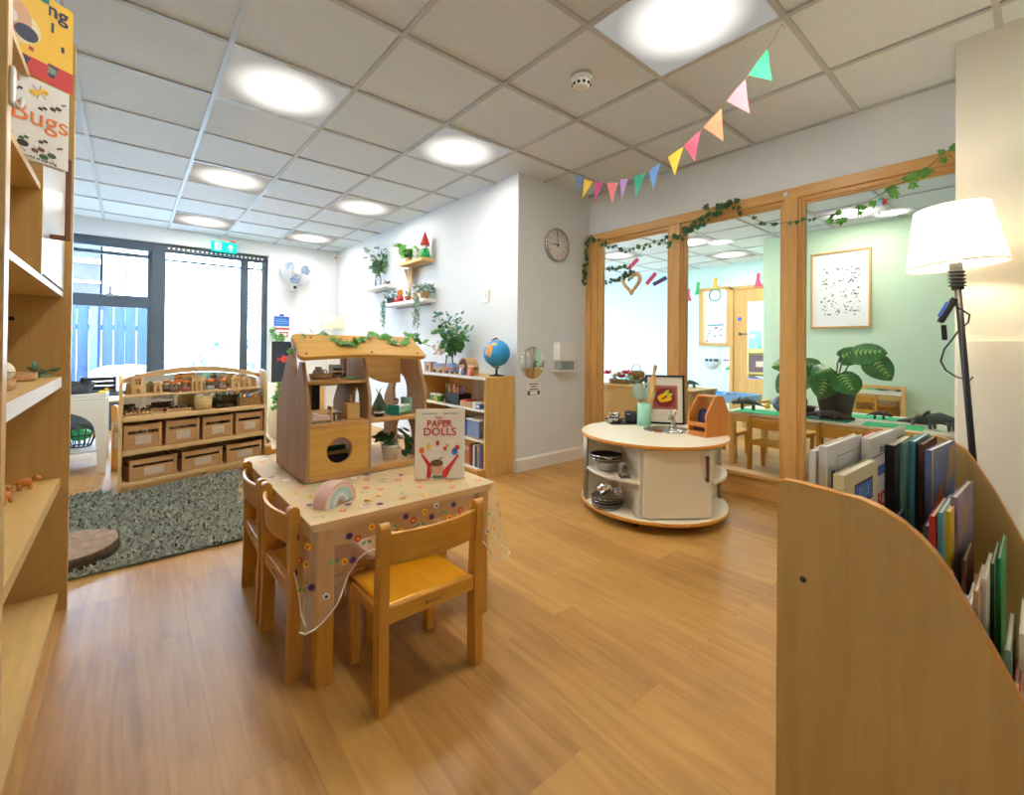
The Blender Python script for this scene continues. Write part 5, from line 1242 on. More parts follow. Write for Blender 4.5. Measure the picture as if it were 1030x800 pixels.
for k in range(30): f.ball((rnd.uniform(-.06,.06), rnd.uniform(-.04,.04), .012+rnd.uniform(0,.012)), rnd.uniform(.008,.013), 8, 5)
c = f.build('contents', 'bark', t); c['kind'] = 'stuff'
t = thing('pencil_box', 'brown wicker box of coloured pencils at the right end of the toy shelf', 'pencil box', tw(.905,.085,.5155), TA)
M['wicker'] = plain('wicker', (150,112,62), .8, var=.4, nscale=70, bump=.4)
MB().prism([(-.085,0),(.085,0),(.092,.075),(-.092,.075)], -.045, -.038, 'xz').prism([(-.085,0),(.085,0),(.092,.075),(-.092,.075)], .038, .045, 'xz').box(-.092,-.082,-.045,.045,0,.075).box(.082,.092,-.045,.045,0,.075).box(-.085,.085,-.04,.04,0,.008).build('box', 'wicker', t)
rnd = random.Random(14)
for k in range(22):
    x = rnd.uniform(-.07,.07); y = rnd.uniform(-.028,.028); m_ = rnd.choice(['teal','navy','red','green','orange','yellow','brown','blue','cream'])
    MB().cyl((x,y,.012),(x+rnd.uniform(-.008,.02),y+rnd.uniform(-.01,.01),.095+rnd.uniform(-.005,.014)),.0055,n=6).build('pencil', m_, t)
for k in range(3): MB().cyl((-.01+.02*k,-.03,.082+.003*k),(.10+.01*k,.0,.118+.006*k),.0055,n=6).build('pencil', ['cream','orange','teal'][k], t)
# items on the upper narrow shelf (z .66)
zu = .6605
def town(name, label, s, w, h, roof, wins, o=.165, door=True):
    t = thing(name, label, 'toy house', tw(s,o,zu), TA, 'wooden houses on the toy shelf')
    holes = [rrect(x-.007*1.0,x+.007,z-.009,z+.009,.003,2) for x, z in wins]
    if door: holes.append(arch(-.012,.012,.008,.045,8))
    MB().prism([(-w/2,0),(w/2,0),(w/2,h-roof),(.008,h),(-.008,h),(-w/2,h-roof)], -.012, .012, 'xz', holes).build('walls', 'pine_z', t, bevel=.002); MB().box(-w/2,w/2,.006,.0115,.001,h-roof).build('inner_wall', 'crate', t)
    return t
town('toy_house', 'tall wooden town house with four window panes on the upper toy shelf', .155, .075, .152, .03, [(-.010,.085),(.010,.085),(-.010,.107),(.010,.107)])
town('toy_house', 'small gabled wooden house on a post beside the tall town house', .278, .05, .085, .026, [(0,.054)])
town('toy_house', 'wide gabled wooden house with two round windows near the right end', .835, .072, .112, .03, [(-.016,.070),(.016,.070)], door=True)
town('toy_house', 'low gabled wooden house at the right end of the upper toy shelf', .925, .07, .098, .028, [(0,.060)])
t = thing('arch_blocks', 'set of nested pale arch blocks in the middle of the upper toy shelf', 'blocks', tw(.545,.165,zu), TA)
for k in range(3): MB().prism([(-.045+.032*k,0),(-.033+.032*k,0)]+[(-.027+.032*k+.006*math.cos(a), .07+.008*math.sin(a)) for a in (PI,PI*.75,PI*.5,PI*.25,0)]+[(-.021+.032*k,0),(-.015+.032*k,0),(-.015+.032*k,.115),(-.045+.032*k,.115)], -.012, .012, 'xz').build('block', 'pine_z', t, bevel=.0015)
def jar(label, s, fillm):
    t = thing('glass_jar', label, 'jar', tw(s,.165,zu), TA, 'small jars on the upper toy shelf'); MB().lathe([(.028,0),(.031,.01),(.031,.05),(.024,.062),(.024,.07)], n=20).build('glass', 'jar', t)
    MB().lathe([(.026,.07),(.027,.074),(.027,.082),(.025,.084),(0,.084)], n=20).build('lid', 'orange', t); MB().lathe([(.027,.003),(.028,.03),(0,.034)], n=16).build('contents', fillm, t)
jar('small glass jar of red pieces with an orange lid, beside the small gabled house', .385, 'rosy'); jar('small glass jar with an orange lid left of the arch blocks', .462, 'pink')
jar('small glass jar of white pieces right of the arch blocks', .640, 'white'); jar('small glass jar of red and blue pieces nearest the wide gabled house', .735, 'rosy')

# ---------------------------------------------------------------- white play table at the left back
t = thing('play_table', 'white play table with arched legs at the left, holding toys', 'table', (-.42,5.2,0))
holes = [[(-.235,0.14)]+[(-.235+.0,.14)][:0]+[(-.0+.20*math.cos(a)*1.0-.02, .32+.14*math.sin(a)) for a in [PI-PI*k/14 for k in range(15)]]+[(.19,.14)]]
MB().box(-.30,.29,-.35,.35,.585,.605).build('tabletop', 'gloss_white', t, bevel=.006)
for yy in (-.35, .33):
    out = [(-.30,0),(-.255,0),(-.235,.30)]+[(-.005+.225*math.cos(a), .34+.16*math.sin(a)) for a in [PI-PI*k/14 for k in range(15)]]+[(.225,.30),(.245,0),(.29,0),(.285,.585),(-.295,.585)]
    MB().prism(out, yy, yy+.02, 'xz').build('leg_frame', 'gloss_white', t, bevel=.004)
MB().box(-.245,.245,-.34,.34,.17,.186).build('shelf', 'gloss_white', t, bevel=.003)
for x0 in (-.30,.272): MB().box(x0,x0+.018,-.35,.35,.605,.635).build('rim', 'gloss_white', t, bevel=.004)
for yy in (-.35,.332): MB().box(-.29,.28,yy,yy+.018,.605,.635).build('rim', 'gloss_white', t, bevel=.004)
M['wire'] = plain('dark wire', (50,48,46), .5)
t = thing('wire_basket', 'dark open basket under the white play table', 'basket', (-.30,5.12,.187))
b = MB()
for k in range(16): a = 2*PI*k/16; b.tube([(.07*math.cos(a),.07*math.sin(a),.004),(.12*math.cos(a),.12*math.sin(a),.16)], .004, 5)
b.build('wires', 'wire', t)
r_ = MB()
for r, z in ((.07,.004),(.10,.10),(.12,.16)): r_.tube([(r*math.cos(2*PI*k/24), r*math.sin(2*PI*k/24), z) for k in range(25)], .005, 5)
r_.build('hoops', 'wire', t); c = MB().ball((0,0,.085),.075,sc=(1,1,.7)).build('green_ball', 'green', None, loc=(-.30,5.12,.20)); tag(c, 'green ball lying in the dark basket under the white table', 'ball')
t = thing('sand_tray', 'dark round tub on the white play table', 'tub', (-.38,5.25,.6055)); MB().lathe([(.13,0),(.17,.09),(.165,.10),(.155,.09),(.12,.01),(0,.01)], n=28).build('tub', 'charcoal', t); MB().lathe([(.168,.085),(.174,.092),(.168,.1)], n=28, ring=True).build('rim', 'black', t)
t = thing('stacking_toy', 'green and white striped stacking toy on the tub table', 'toy', (-.395,5.02,.6055)); 
for k in range(5): MB().lathe([(.045-.005*k,.028*k),(.047-.005*k,.028*k+.014),(.045-.005*k,.028*k+.027)], n=20, ring=True).build('ring', ['green','white'][k % 2], t)
t = thing('toy_crate', 'black slatted crate on the play table beside the toy shelf', 'crate', (-.19,5.42,.6055), .1)
for z in (.02,.06,.10): MB().box(-.13,.10,-.06,-.05,z,z+.026).build('slat', 'black', t); MB().box(-.13,.10,.05,.06,z,z+.026).build('slat', 'black', t)
for x in (-.13,.09): MB().box(x,x+.012,-.06,.06,.0,.135).build('end_panel', 'black', t)
MB().box(-.13,.1,-.06,.06,.0,.012).build('base', 'black', t)
c = thing('toy_duck', 'small yellow toy at the front of the white play table', 'toy', (-.16,4.98,.6055)); MB().ball((0,0,.022),.024,sc=(1.3,1,.9)).build('body', 'yellow', c); MB().ball((.022,0,.05),.014).build('head', 'yellow', c); MB().cyl((.034,0,.049),(.044,0,.048),.005,.002,n=8).build('beak', 'orange', c)
# low chair and table behind the white table
t = thing('child_table', 'small wooden table behind the white play table', 'table', (-.25,6.45,0))
MB().box(-.30,.30,-.25,.25,.43,.45).build('tabletop', 'beech_x', t, bevel=.004)
for sx_ in (-1,1):
    for sy_ in (-1,1): MB().box(sx_*.27-.02,sx_*.27+.02,sy_*.22-.02,sy_*.22+.02,0,.43).build('leg', 'beech', t)
clone(chair0, (.07,5.80,0), .3, 'wooden child chair half hidden behind the white play table', 'small wooden chairs by the window')
clone(chair0, (.10,5.0,0), -1.9, 'wooden child chair between the white table and the toy shelf end', 'small wooden chairs by the window')
# dark play tent behind the toy shelf
t = thing('play_tent', 'dark fabric play tent standing behind the toy shelf', 'play tent', (.76,5.62,0)); MB().add([(-.4,-.3,0),(.4,-.3,0),(.4,.3,0),(-.4,.3,0),(0,0,.60)], [(0,1,4),(1,2,4),(2,3,4),(3,0,4)]).build('canvas', 'charcoal', t, solid=.006)
for sx_ in (-1,1): MB().cyl((sx_*.4,-.3,0),(-sx_*.02,0,.63),.010,n=8).build('pole', 'tan', t)
# ---------------------------------------------------------------- back wall things
t = thing('wall_fan', 'white caged fan mounted on the back wall near the corner', 'fan', (1.86,7.118,0))
fc = V(-.04,-.20,2.085)
cg = MB(Matrix.Translation(fc) @ Euler((PI/2-.18,0,-.15)).to_matrix().to_4x4())
for k in range(30):
    a = 2*PI*k/30; pts = [(r*math.cos(a), r*math.sin(a), z) for r, z in ((.045,.052),(.12,.048),(.18,.030),(.20,.0),(.18,-.035),(.10,-.055),(.05,-.058))]
    cg.tube(pts, .0016, 4, False)
for r, z in ((.20,0),(.16,.039),(.10,.051),(.16,-.043)): cg.tube([(r*math.cos(2*PI*i/40), r*math.sin(2*PI*i/40), z) for i in range(41)], .006 if r == .2 else .002, 5, False)
cg.build('cage', 'fan_grey', t)
bl = MB(Matrix.Translation(fc) @ Euler((PI/2-.18,0,-.15)).to_matrix().to_4x4())
for k in range(3):
    a0 = 2*PI*k/3+.35; vs = []
    prof = [(.035,-.20),(.09,-.52),(.15,-.56),(.182,-.20),(.178,.28),(.13,.50),(.06,.45),(.035,.30)]
    for r, da in prof: vs.append((r*math.cos(a0+da), r*math.sin(a0+da), .004+.03*da))
    bl.add(vs, [tuple(range(len(vs)))])
bl.build('blades', 'fan_blue', t, solid=.002)
hb = MB(Matrix.Translation(fc) @ Euler((PI/2-.18,0,-.15)).to_matrix().to_4x4()); hb.lathe([(.042,.0),(.046,.045),(.040,.058),(0,.060)], n=26); hb.build('hub', 'white', t)
hb = MB(Matrix.Translation(fc) @ Euler((PI/2-.18,0,-.15)).to_matrix().to_4x4()); hb.lathe([(.06,-.06),(.065,-.09),(.05,-.13),(0,-.135)], n=24); hb.build('motor', 'white', t)
MB().tube([fc+V(0,.09,0), fc+V(0,.12,-.10), fc+V(0,.14,-.17)], .018, 10).build('neck', 'white', t)
MB().box(-.09,.01,-.11,-.0005,1.82,1.92).build('wall_bracket', 'white', t, bevel=.012); MB().lathe([(.022,0),(.022,.012),(0,.013)], n=16).build('switch', 'black', t, loc=(-.04,-.111,1.875), rot=(PI/2,0,0))
t = thing('exit_sign', 'green running man exit sign hanging over the glass door', 'exit sign', (.95,7.06,0))
MB().box(-.145,.145,-.02,.02,2.265,2.405).build('panel', 'exit', t, bevel=.004); MB().box(-.15,.15,-.022,.022,2.400,2.425).build('housing', 'white', t, bevel=.003)
MB().box(-.03,.03,-.02,.02,2.425,CEIL+.004).build('bracket', 'white', t); MB().box(.06,.13,-.0245,-.022,2.405,2.42).build('indicator', 'red', t)
ic = MB()
def ip(pts): ic.add([(x,-.0206,z) for x, z in pts], [tuple(range(len(pts)))])
ip([(-.11,2.285),(-.035,2.285),(-.035,2.385),(-.11,2.385)])
ip([(.035,2.33),(.055,2.33),(.055,2.285),(.085,2.285),(.085,2.33),(.105,2.33),(.07,2.38)])
ic.build('pictogram', 'exit_white', t)
rm = MB()
def jp(pts): rm.add([(x,-.0211,z) for x, z in pts], [tuple(range(len(pts)))])
jp(circ(-.06,2.368,.008,10)); jp([(-.075,2.34),(-.06,2.357),(-.052,2.35),(-.068,2.325)]); jp([(-.068,2.33),(-.05,2.315),(-.048,2.292),(-.056,2.292),(-.060,2.312),(-.078,2.32)]); jp([(-.075,2.325),(-.088,2.305),(-.10,2.305),(-.10,2.312),(-.09,2.312),(-.08,2.33)])
rm.build('running_figure', 'exit', t)
t = thing('wall_notice', 'blue and white door notice on the back wall', 'notice', (1.675,7.119,1.385)); MB().box(-.10,.10,-.004,-.0005,-.07,.065).build('card', 'blue', t); MB().box(-.09,.09,-.005,-.004,-.01,.005).box(-.09,.06,-.005,-.004,.02,.03).box(-.09,.09,-.005,-.004,-.04,-.03).build('printing', 'lightblue', t); MB().box(-.03,.03,-.004,-.0005,.07,.10).build('hook_tab', 'blue', t)
t = thing('wall_notice', 'red and white fire notice under the blue notice', 'notice', (1.68,7.119,1.215)); MB().box(-.10,.10,-.004,-.0005,-.07,.07).build('card', 'plain_white_paper', t); MB().box(-.10,.10,-.005,-.004,.045,.07).box(-.03,.08,-.005,-.004,.0,.015).box(-.03,-.015,-.005,-.004,-.05,.0).box(.065,.08,-.005,-.004,-.05,.0).box(-.03,.08,-.005,-.004,-.06,-.045).build('printing', 'red', t)
t = thing('pin_board', 'black display board on the back wall behind the doll house', 'board', (1.94,7.118,.78)); MB().box(-.40,.40,-.018,-.0005,-.315,.315).build('panel', 'blackboard', t); MB().prism([(-.42,-.335),(.42,-.335),(.42,.335),(-.42,.335)], -.022, -.0005, 'xz', [[(-.395,-.31),(.395,-.31),(.395,.31),(-.395,.31)]]).build('frame', 'white', t)
t = thing('paper_fish', 'red paper fish pinned on the black board', 'paper cutout', (1.71,7.098,.84)); MB().prism([(-.06,.0),(-.01,.05),(.05,.035),(.085,.0),(.05,-.04),(-.015,-.055)], -.0035, -.0005, 'xz').build('body', 'red', t); MB().prism([(-.06,.0),(-.10,.03),(-.085,-.01),(-.10,-.055)], -.0035, -.0005, 'xz').build('tail', 'red', t); MB().prism(circ(.045,.012,.008,10), -.0045, -.0035, 'xz').build('eye', 'white', t)
t = thing('paper_fish', 'orange paper fish on the board beside the doll house roof', 'paper cutout', (1.93,7.098,.83)); MB().prism([(-.06,.0),(-.01,.04),(.05,.03),(.075,.0),(.05,-.03),(-.015,-.045)], -.0035, -.0005, 'xz').build('body', 'orange', t); MB().prism([(-.06,.0),(-.09,.025),(-.08,-.01),(-.09,-.04)], -.0035, -.0005, 'xz').build('tail', 'orange', t)
t = thing('motion_sensor', 'small white sensor high in the back corner', 'sensor', (2.40,7.06,2.36)); MB().box(-.03,.03,-.03,.055,0,.075).build('case', 'white', t, bevel=.006); MB().box(-.018,.018,-.034,-.03,.012,.04).build('lens', 'grey', t); MB().box(-.012,.012,.0,.03,.075,CEIL-2.36-.001).build('bracket', 'white', t)
# cabinet and lit table lamp in the back corner
t = thing('low_cabinet', 'low white cabinet in the back corner under the lit table lamp', 'cabinet', (2.12,6.82,0)); MB().box(-.32,.32,-.24,.25,.05,1.07).build('body', 'white', t, bevel=.004); MB().box(-.33,.33,-.25,.255,1.07,1.09).build('top', 'white', t, bevel=.003)
for s_ in (-1,1):
    d = MB().box(s_*.01,s_*.31,-.256,-.241,.08,1.05).build('door', 'white', t, bevel=.003); MB().box(s_*.05-.006,s_*.05+.006,-.272,-.256,.48,.58).build('handle', 'grey', d)
MB().box(-.31,.31,-.21,.25,.0,.05).build('plinth', 'grey', t)
t = thing('table_lamp', 'lit white table lamp in the back corner by the wall', 'table lamp', (2.305,6.82,1.0905)); MB().lathe([(.07,0),(.07,.01),(.015,.02),(.012,.20),(.02,.22)], n=24).build('base', 'white', t)
q = MB().lathe([(.135,.20),(.11,.38)], n=36); q.f = [f for f in q.f if len(f) == 4]; q.m = q.m[:len(q.f)]; q.sm = [True]*len(q.f); q.build('lamp_shade', 'shade_soft', t, solid=.002)
MB().ball((0,0,.30), .028).build('bulb', 'bulb2', t)
t = thing('wood_cabinet', 'pale wooden cabinet with an ivy trail behind the doll house', 'cabinet', (1.42,5.55,0)); 
MB().box(-.20,.30,-.20,.20,.03,.585).build('body', 'beech', t, bevel=.003); MB().box(-.21,.31,-.21,.21,.585,.605).build('top', 'beech_x', t, bevel=.003); MB().box(-.19,.29,-.19,.19,0,.03).build('plinth', 'beech_x', t)
d = MB().box(-.19,.045,-.214,-.2005,.05,.57).build('door', 'beech', t, bevel=.002); MB().cyl((.02,-.214,.33),(.02,-.23,.33),.008).build('knob', 'steel', d); d = MB().box(.055,.29,-.214,-.2005,.05,.57).build('door', 'beech', t, bevel=.002); MB().cyl((.08,-.214,.33),(.08,-.23,.33),.008).build('knob', 'steel', d)
ivy('ivy_garland', 'ivy trail spilling over the pale wooden cabinet behind the doll house', [(1.30,5.36,.64),(1.25,5.30,.63),(1.22,5.29,.56),(1.20,5.29,.45),(1.17,5.29,.36)], 26, 41, (.05,.075), 'ivy', (0,-1,.2), .04)
ivy('ivy_garland', 'loose ivy sprigs hanging from the edge of the blue framed door', [(1.53,7.05,1.30),(1.56,7.05,1.22),(1.60,7.05,1.18),(1.70,7.06,1.16)], 18, 42, (.06,.09), 'ivy', (0,-1,.2), .05)

# ---------------------------------------------------------------- globe cupboard on the shelf wall
t = thing('globe_cupboard', 'open pale wooden cupboard with the globe standing on its top', 'cupboard', (2.30,3.36,0))
cx0, cx1, cy0, cy1, ct = -.155, .152, -.515, .50, .795
MB().box(cx0,cx1,cy0,cy0+.02,0,ct-.02).build('side_panel', 'beech', t, bevel=.002); MB().box(cx0,cx1,cy1-.02,cy1,0,ct-.02).build('side_panel', 'beech', t, bevel=.002)
MB().box(cx0-.005,cx1,cy0-.004,cy1+.004,ct-.022,ct).build('top', 'beech_y', t, bevel=.002); MB().box(cx0-.0065,cx0-.005,cy0-.004,cy1+.004,ct-.022,ct).build('edge_strip', 'white', t)
MB().box(cx1-.008,cx1,cy0+.02,cy1-.02,.04,ct-.022).build('back_panel', 'beech', t)
for z in (.53,.285,.06): 
    s_ = MB().box(cx0+.01,cx1-.008,cy0+.02,cy1-.02,z-.018,z).build('shelf', 'beech_y', t); MB().box(cx0+.0085,cx0+.01,cy0+.02,cy1-.02,z-.018,z).build('edge_strip', 'white', s_)
MB().box(cx0+.02,cx0+.035,cy0+.02,cy1-.02,0,.042).build('plinth', 'beech_y', t)
def cb(x, y): return (x, y, ct+.0005)
t = thing('globe', 'blue world globe on a black stand near the end of the cupboard', 'globe', cb(2.32,2.93))
M['ocean'] = None
def globe_mat():
    m, nt, out = new_mat('globe map'); p = pr(nt, out, None, .3)
    n = node(nt, 'ShaderNodeTexNoise'); n.inputs['Scale'].default_value = 7; n.inputs['Detail'].default_value = 5; nt.links.new(coords(nt), n.inputs['Vector'])
    n2 = node(nt, 'ShaderNodeTexNoise'); n2.inputs['Scale'].default_value = 16; nt.links.new(coords(nt), n2.inputs['Vector'])
    land = ramp(nt, n2.outputs[0], [(.35, rgb(90,170,80)), (.5, rgb(232,200,90)), (.65, rgb(232,150,60))]); mk = ramp(nt, n.outputs[0], [(.56, (0,0,0,1)), (.58, (1,1,1,1))])
    mx = node(nt, 'ShaderNodeMixRGB'); mx.inputs[1].default_value = rgb(40,150,214); nt.links.new(mk, mx.inputs[0]); nt.links.new(land, mx.inputs[2]); nt.links.new(mx.outputs[0], p.inputs['Base Color']); return m
M['ocean'] = globe_mat()
MB().lathe([(.062,0),(.062,.008),(.02,.014),(.010,.022),(.010,.06)], n=28).build('stand', 'black', t); MB().ball((0,0,.19),.112,28,16).build('sphere', 'ocean', t)
MB().tube([(0, .122*math.sin(a), .19-.122*math.cos(a)) for a in [PI*k/20-.25 for k in range(22)]], .006, 8).build('meridian', 'black', t)
for k, zz in enumerate((.072,.31)): MB().cyl((0,.0,zz-.006),(0,.0,zz+.006),.008).build('pivot', 'black', t)
def foliage(t, n, seed, c, r, h, mats, size, shape, name='leaves', xmax=.04):
    l = MB(); s_ = MB(); rnd = random.Random(seed)
    for k in range(n):
        a = rnd.uniform(0,2*PI); rr = math.sqrt(rnd.random())*r; hh = c[2]+rnd.uniform(.15,1)*h
        tip = V(min(c[0]+rr*math.cos(a)*(hh-c[2])/h, c[0]+xmax), c[1]+rr*math.sin(a)*(hh-c[2])/h*1.0, hh)
        if k % 3 == 0: s_.tube([V(*c), V(c[0],c[1],c[2]+h*.3).lerp(tip,.4), tip], .0016, 4)
        l.leaf(tip, (min(math.cos(a)+rnd.uniform(-.6,.6), .2), math.sin(a)+rnd.uniform(-.6,.6), rnd.uniform(-.5,.8)), (rnd.uniform(-1,0), rnd.uniform(-1,.2), rnd.uniform(0,1)), rnd.uniform(*size), shape)
    s_.build('stems', 'stem', t); l.build(name, mats, t)
t = thing('flower_vase', 'glass vase of eucalyptus and white lilies on the cupboard', 'vase', cb(2.30,3.62))
MB().lathe([(.045,0),(.05,.01),(.042,.07),(.034,.13),(.038,.16),(.034,.16),(.030,.13),(.038,.07),(.044,.012),(0,.012)], n=24).build('vase', 'jar', t); MB().lathe([(.036,.012),(.036,.075),(0,.078)], n=18).build('pebbles', 'charcoal', t)
foliage(t, 120, 51, (0,-.02,.15), .17, .40, 'leaf_bluish', (.035,.055), MB.OVAL, 'leaves'); foliage(t, 110, 52, (.0,-.10,.15), .20, .26, 'leaf', (.05,.085), MB.OVAL, 'lily_leaves')
f = MB(); rnd = random.Random(53)
for k in range(7):
    p = V(rnd.uniform(-.12,.02), rnd.uniform(-.26,.05), rnd.uniform(.24,.42))
    for j in range(6): a = 2*PI*j/6; f.leaf(p, (math.cos(a), math.sin(a), .5), (0,0,1), .04, MB.OVAL)
f.build('white_flowers', 'paper', t)
f = MB()
for k in range(26): a = rnd.uniform(0,2*PI); p = V(-.02+rnd.uniform(-.05,.03), .12+rnd.uniform(-.05,.05), .22+rnd.uniform(-.06,.08)); f.leaf(p, (math.cos(a),math.sin(a),rnd.uniform(-.5,.5)), (-1,-.3,.3), .05, MB.OVAL)
f.build('dried_hydrangea', 'dried', t)
t = thing('cardboard_house', 'small grey and brown model house left on the cupboard top', 'toy house', cb(2.20,3.80)); MB().box(-.03,.03,-.06,.06,0,.085).build('walls', 'tan', t); MB().box(-.036,.036,-.066,.066,.085,.095).build('roof', 'grey', t); MB().box(-.0315,-.030,-.02,.02,.02,.06).build('door', 'slate', t)
t = thing('toy_train', 'long grey blue toy train carriage on the cupboard top', 'toy train', cb(2.19,3.60)); MB().box(-.025,.025,-.085,.085,.018,.075).build('body', 'tan', t, bevel=.004); MB().box(-.027,.027,-.08,.08,.05,.085).build('roof', 'bluegrey', t, bevel=.006)
for k in (-1,1):
    for j in (-1,1): MB().cyl((j*.024,k*.055,.016),(j*.03,k*.055,.016),.016,n=14).build('wheel', 'black', t)
t = thing('toy_train', 'rounded purple blue toy carriage beside the wooden barn', 'toy train', cb(2.19,3.395)); MB().prism([(-.06,.015),(.06,.015),(.06,.06)]+[(.06*math.cos(a), .06+.035*math.sin(a)) for a in [PI*k/8 for k in range(1,8)]]+[(-.06,.06)], -.028, .028, 'yz').build('body', 'bluegrey', t, bevel=.003); MB().box(-.03,-.028,-.05,.05,.03,.055).build('stripe', 'terracotta', t)
for k in (-1,1): MB().cyl((-.030,k*.035,.015),(-.024,k*.035,.015),.014,n=14).build('wheel', 'black', t); MB().cyl((.024,k*.035,.015),(.030,k*.035,.015),.014,n=14).build('wheel', 'black', t)
t = thing('toy_barn', 'wooden slatted toy barn with an arched roof beside the globe', 'toy barn', cb(2.21,3.19))
MB().prism([(-.075,0),(-.055,0)]+[(.055*math.cos(a)*-1, .06+.06*math.sin(a)) for a in [PI*k/12 for k in range(13)]]+[(.055,0),(.075,0)]+[(.075*math.cos(a), .06+.08*math.sin(a)) for a in [PI*k/12 for k in range(13)]], -.045, -.030, 'yz').build('front_arch', 'brown', t)
for k in range(13): a = PI*k/12; MB(Matrix.Translation((0,.075*math.cos(a),.06+.08*math.sin(a))) @ Matrix.Rotation(-(a-PI/2)*-1,4,'X')).box(-.045,.06,-.009,.009,-.005,.005).build('roof_slat', 'crate', t)
for k in (-1,1): MB().box(-.03,.06,k*.075-.005,k*.075+.005,0,.065).build('wall', 'crate', t)
rnd = random.Random(55)
for k, (lab, mt) in enumerate((('white peg figure standing in the barn doorway','white'),('grey peg figure at the front of the toy barn','bluegrey'),('lilac peg figure between the barn and the globe','pink'),('brown peg figure nearest the globe stand','terracotta'))):
    t = thing('peg_figure', lab, 'peg doll', cb(2.165-.012*(k % 2), 3.225-.05*k-(.03 if k > 1 else 0)), 0, 'wooden peg figures on the cupboard'); MB().lathe([(.016,0),(.018,.02),(.012,.055),(.008,.062)], n=14).build('body', mt, t); MB().ball((0,0,.074),.015).build('head', 'skin_tone', t)
zc = .5305
t = thing('pencil_basket', 'black basket of pencils and brushes on the cupboard middle shelf', 'basket', (2.25,3.38,zc)); MB().prism(rrect(-.07,.06,-.11,.11,.02), 0, .006, 'xy').box(-.07,-.064,-.11,.11,.0,.095).box(.054,.06,-.11,.11,0,.095).box(-.07,.06,-.11,-.104,0,.095).box(-.07,.06,.104,.11,0,.095).build('basket', 'black', t)
for k in range(22): x, y = rnd.uniform(-.05,.04), rnd.uniform(-.09,.09); MB().cyl((x,y,.01),(x+rnd.uniform(-.03,.02),y+rnd.uniform(-.05,.06),.13+rnd.uniform(0,.05)),.005,n=6).build('pencil', rnd.choice(['red','yellow','green','blue','orange','paper','darkwood','teal']), t)
for k, (mt, lab) in enumerate((('teal','small teal paint pot at the left of the cupboard shelf'),('yellow','small yellow paint pot on the cupboard shelf'),('green','small green paint pot beside the pencil basket'))):
    t = thing('paint_pot', lab, 'paint pot', (2.20,3.74-.065*k,zc), 0, 'paint pots on the cupboard shelf'); MB().lathe([(.024,0),(.026,.005),(.026,.05),(.022,.055)], n=18).build('pot', mt, t); MB().lathe([(.027,.052),(.027,.066),(0,.067)], n=18).build('lid', 'white', t)
t = thing('wooden_box', 'flat brown wooden box on the cupboard middle shelf', 'box', (2.22,3.155,zc)); MB().box(-.05,.05,-.085,.085,0,.045).build('box', 'tan', t, bevel=.002); MB().box(-.05,.05,-.02,.07,.0455,.055).build('lid', 'red', t)
t = thing('card_box', 'white and blue card box near the end of the cupboard shelf', 'box', (2.22,3.005,zc)); MB().box(-.05,.05,-.055,.055,0,.05).build('box', 'white', t, bevel=.002); MB().box(-.052,.052,-.057,.0,.0,.04).build('sleeve', 'blue', t); MB().box(-.053,-.052,-.045,-.01,.01,.03).build('label_strip', 'plain_white_paper', t)
t = thing('tape_roll', 'orange tape roll standing at the end of the cupboard shelf', 'tape', (2.235,2.925,zc)); MB().lathe([(.030,-.012),(.045,-.012),(.045,.012),(.030,.012),(.030,-.012)], n=24).build('tape', 'orange', t, loc=(0,0,.046), rot=(0,PI/2,.4)); MB().lathe([(.026,-.011),(.030,-.011),(.030,.011),(.026,.011),(.026,-.011)], n=24).build('core', 'tan', t, loc=(0,0,.046), rot=(0,PI/2,.4))
t = thing('plastic_tub', 'translucent plastic tub on the lower cupboard shelf', 'tub', (2.24,3.05,.2855)); MB().box(-.07,.07,-.09,.09,0,.14).build('tub', 'bluegrey', t, bevel=.008); MB().box(-.074,.074,-.094,.094,.14,.152).build('lid', 'white', t, bevel=.003)
for k in range(7):
    o = book('story_book', ['tall brown spined book on the bottom cupboard shelf','blue spined book at the end of the bottom cupboard shelf','tan spined book on the bottom cupboard shelf','dark spined book on the bottom cupboard shelf','thin cream book on the bottom cupboard shelf','wide brown book on the bottom cupboard shelf','red spined book at the far end of the books in the bottom cupboard'][k], 'book', .19, .17+.005*(k % 3), .018, ['brown','blue','tan','navy','cream','darkwood','red'][k], (2.25, 2.90+.028*k, .0605), (0,0,0), 'books at the bottom of the cupboard')
for k in range(3): t = thing('storage_box', ['blue storage box at the end of the row on the lower cupboard shelf','blue storage box in the middle of the lower cupboard shelf','blue storage box at the window end of the lower cupboard shelf'][k], 'box', (2.25,3.24+.2*k,.2855), 0, 'blue boxes on the lower cupboard shelf'); MB().box(-.08,.06,-.085,.085,0,.12).build('box', 'blue', t, bevel=.005); MB().box(-.085,.065,-.09,.09,.12,.132).build('lid', 'navy', t, bevel=.003)

# ---------------------------------------------------------------- floating wall shelves
def wshelf(label, y0, y1, z, d=.16, mt='white'):
    t = thing('wall_shelf', label, 'shelf', (XA, (y0+y1)/2, z), 0, 'floating shelves on the white wall'); h = (y1-y0)/2
    MB().box(-d,-.0005,-h,h,-.035,0).build('board', mt, t, bevel=.004); MB().box(-.012,-.0005,-h*.8,h*.8,-.055,-.036).build('rail', 'grey', t); return t
wshelf('white floating shelf with eucalyptus and driftwood, nearest the back corner', 5.04, 5.72, 1.775); wshelf('white floating shelf carrying the teddy and trailing plants', 4.13, 5.13, 1.535); wshelf('wooden floating shelf holding the gnome, uppermost of the wall shelves', 4.16, 4.68, 1.965, .16, 'beech_y')
t = thing('glass_vase', 'clear glass vase of eucalyptus on the wall shelf nearest the corner', 'vase', (2.38,5.42,1.7755)); MB().lathe([(.035,0),(.04,.01),(.04,.10),(.032,.13),(.036,.15),(.030,.13),(.036,.09),(.036,.012),(0,.012)], n=20).build('vase', 'jar', t)
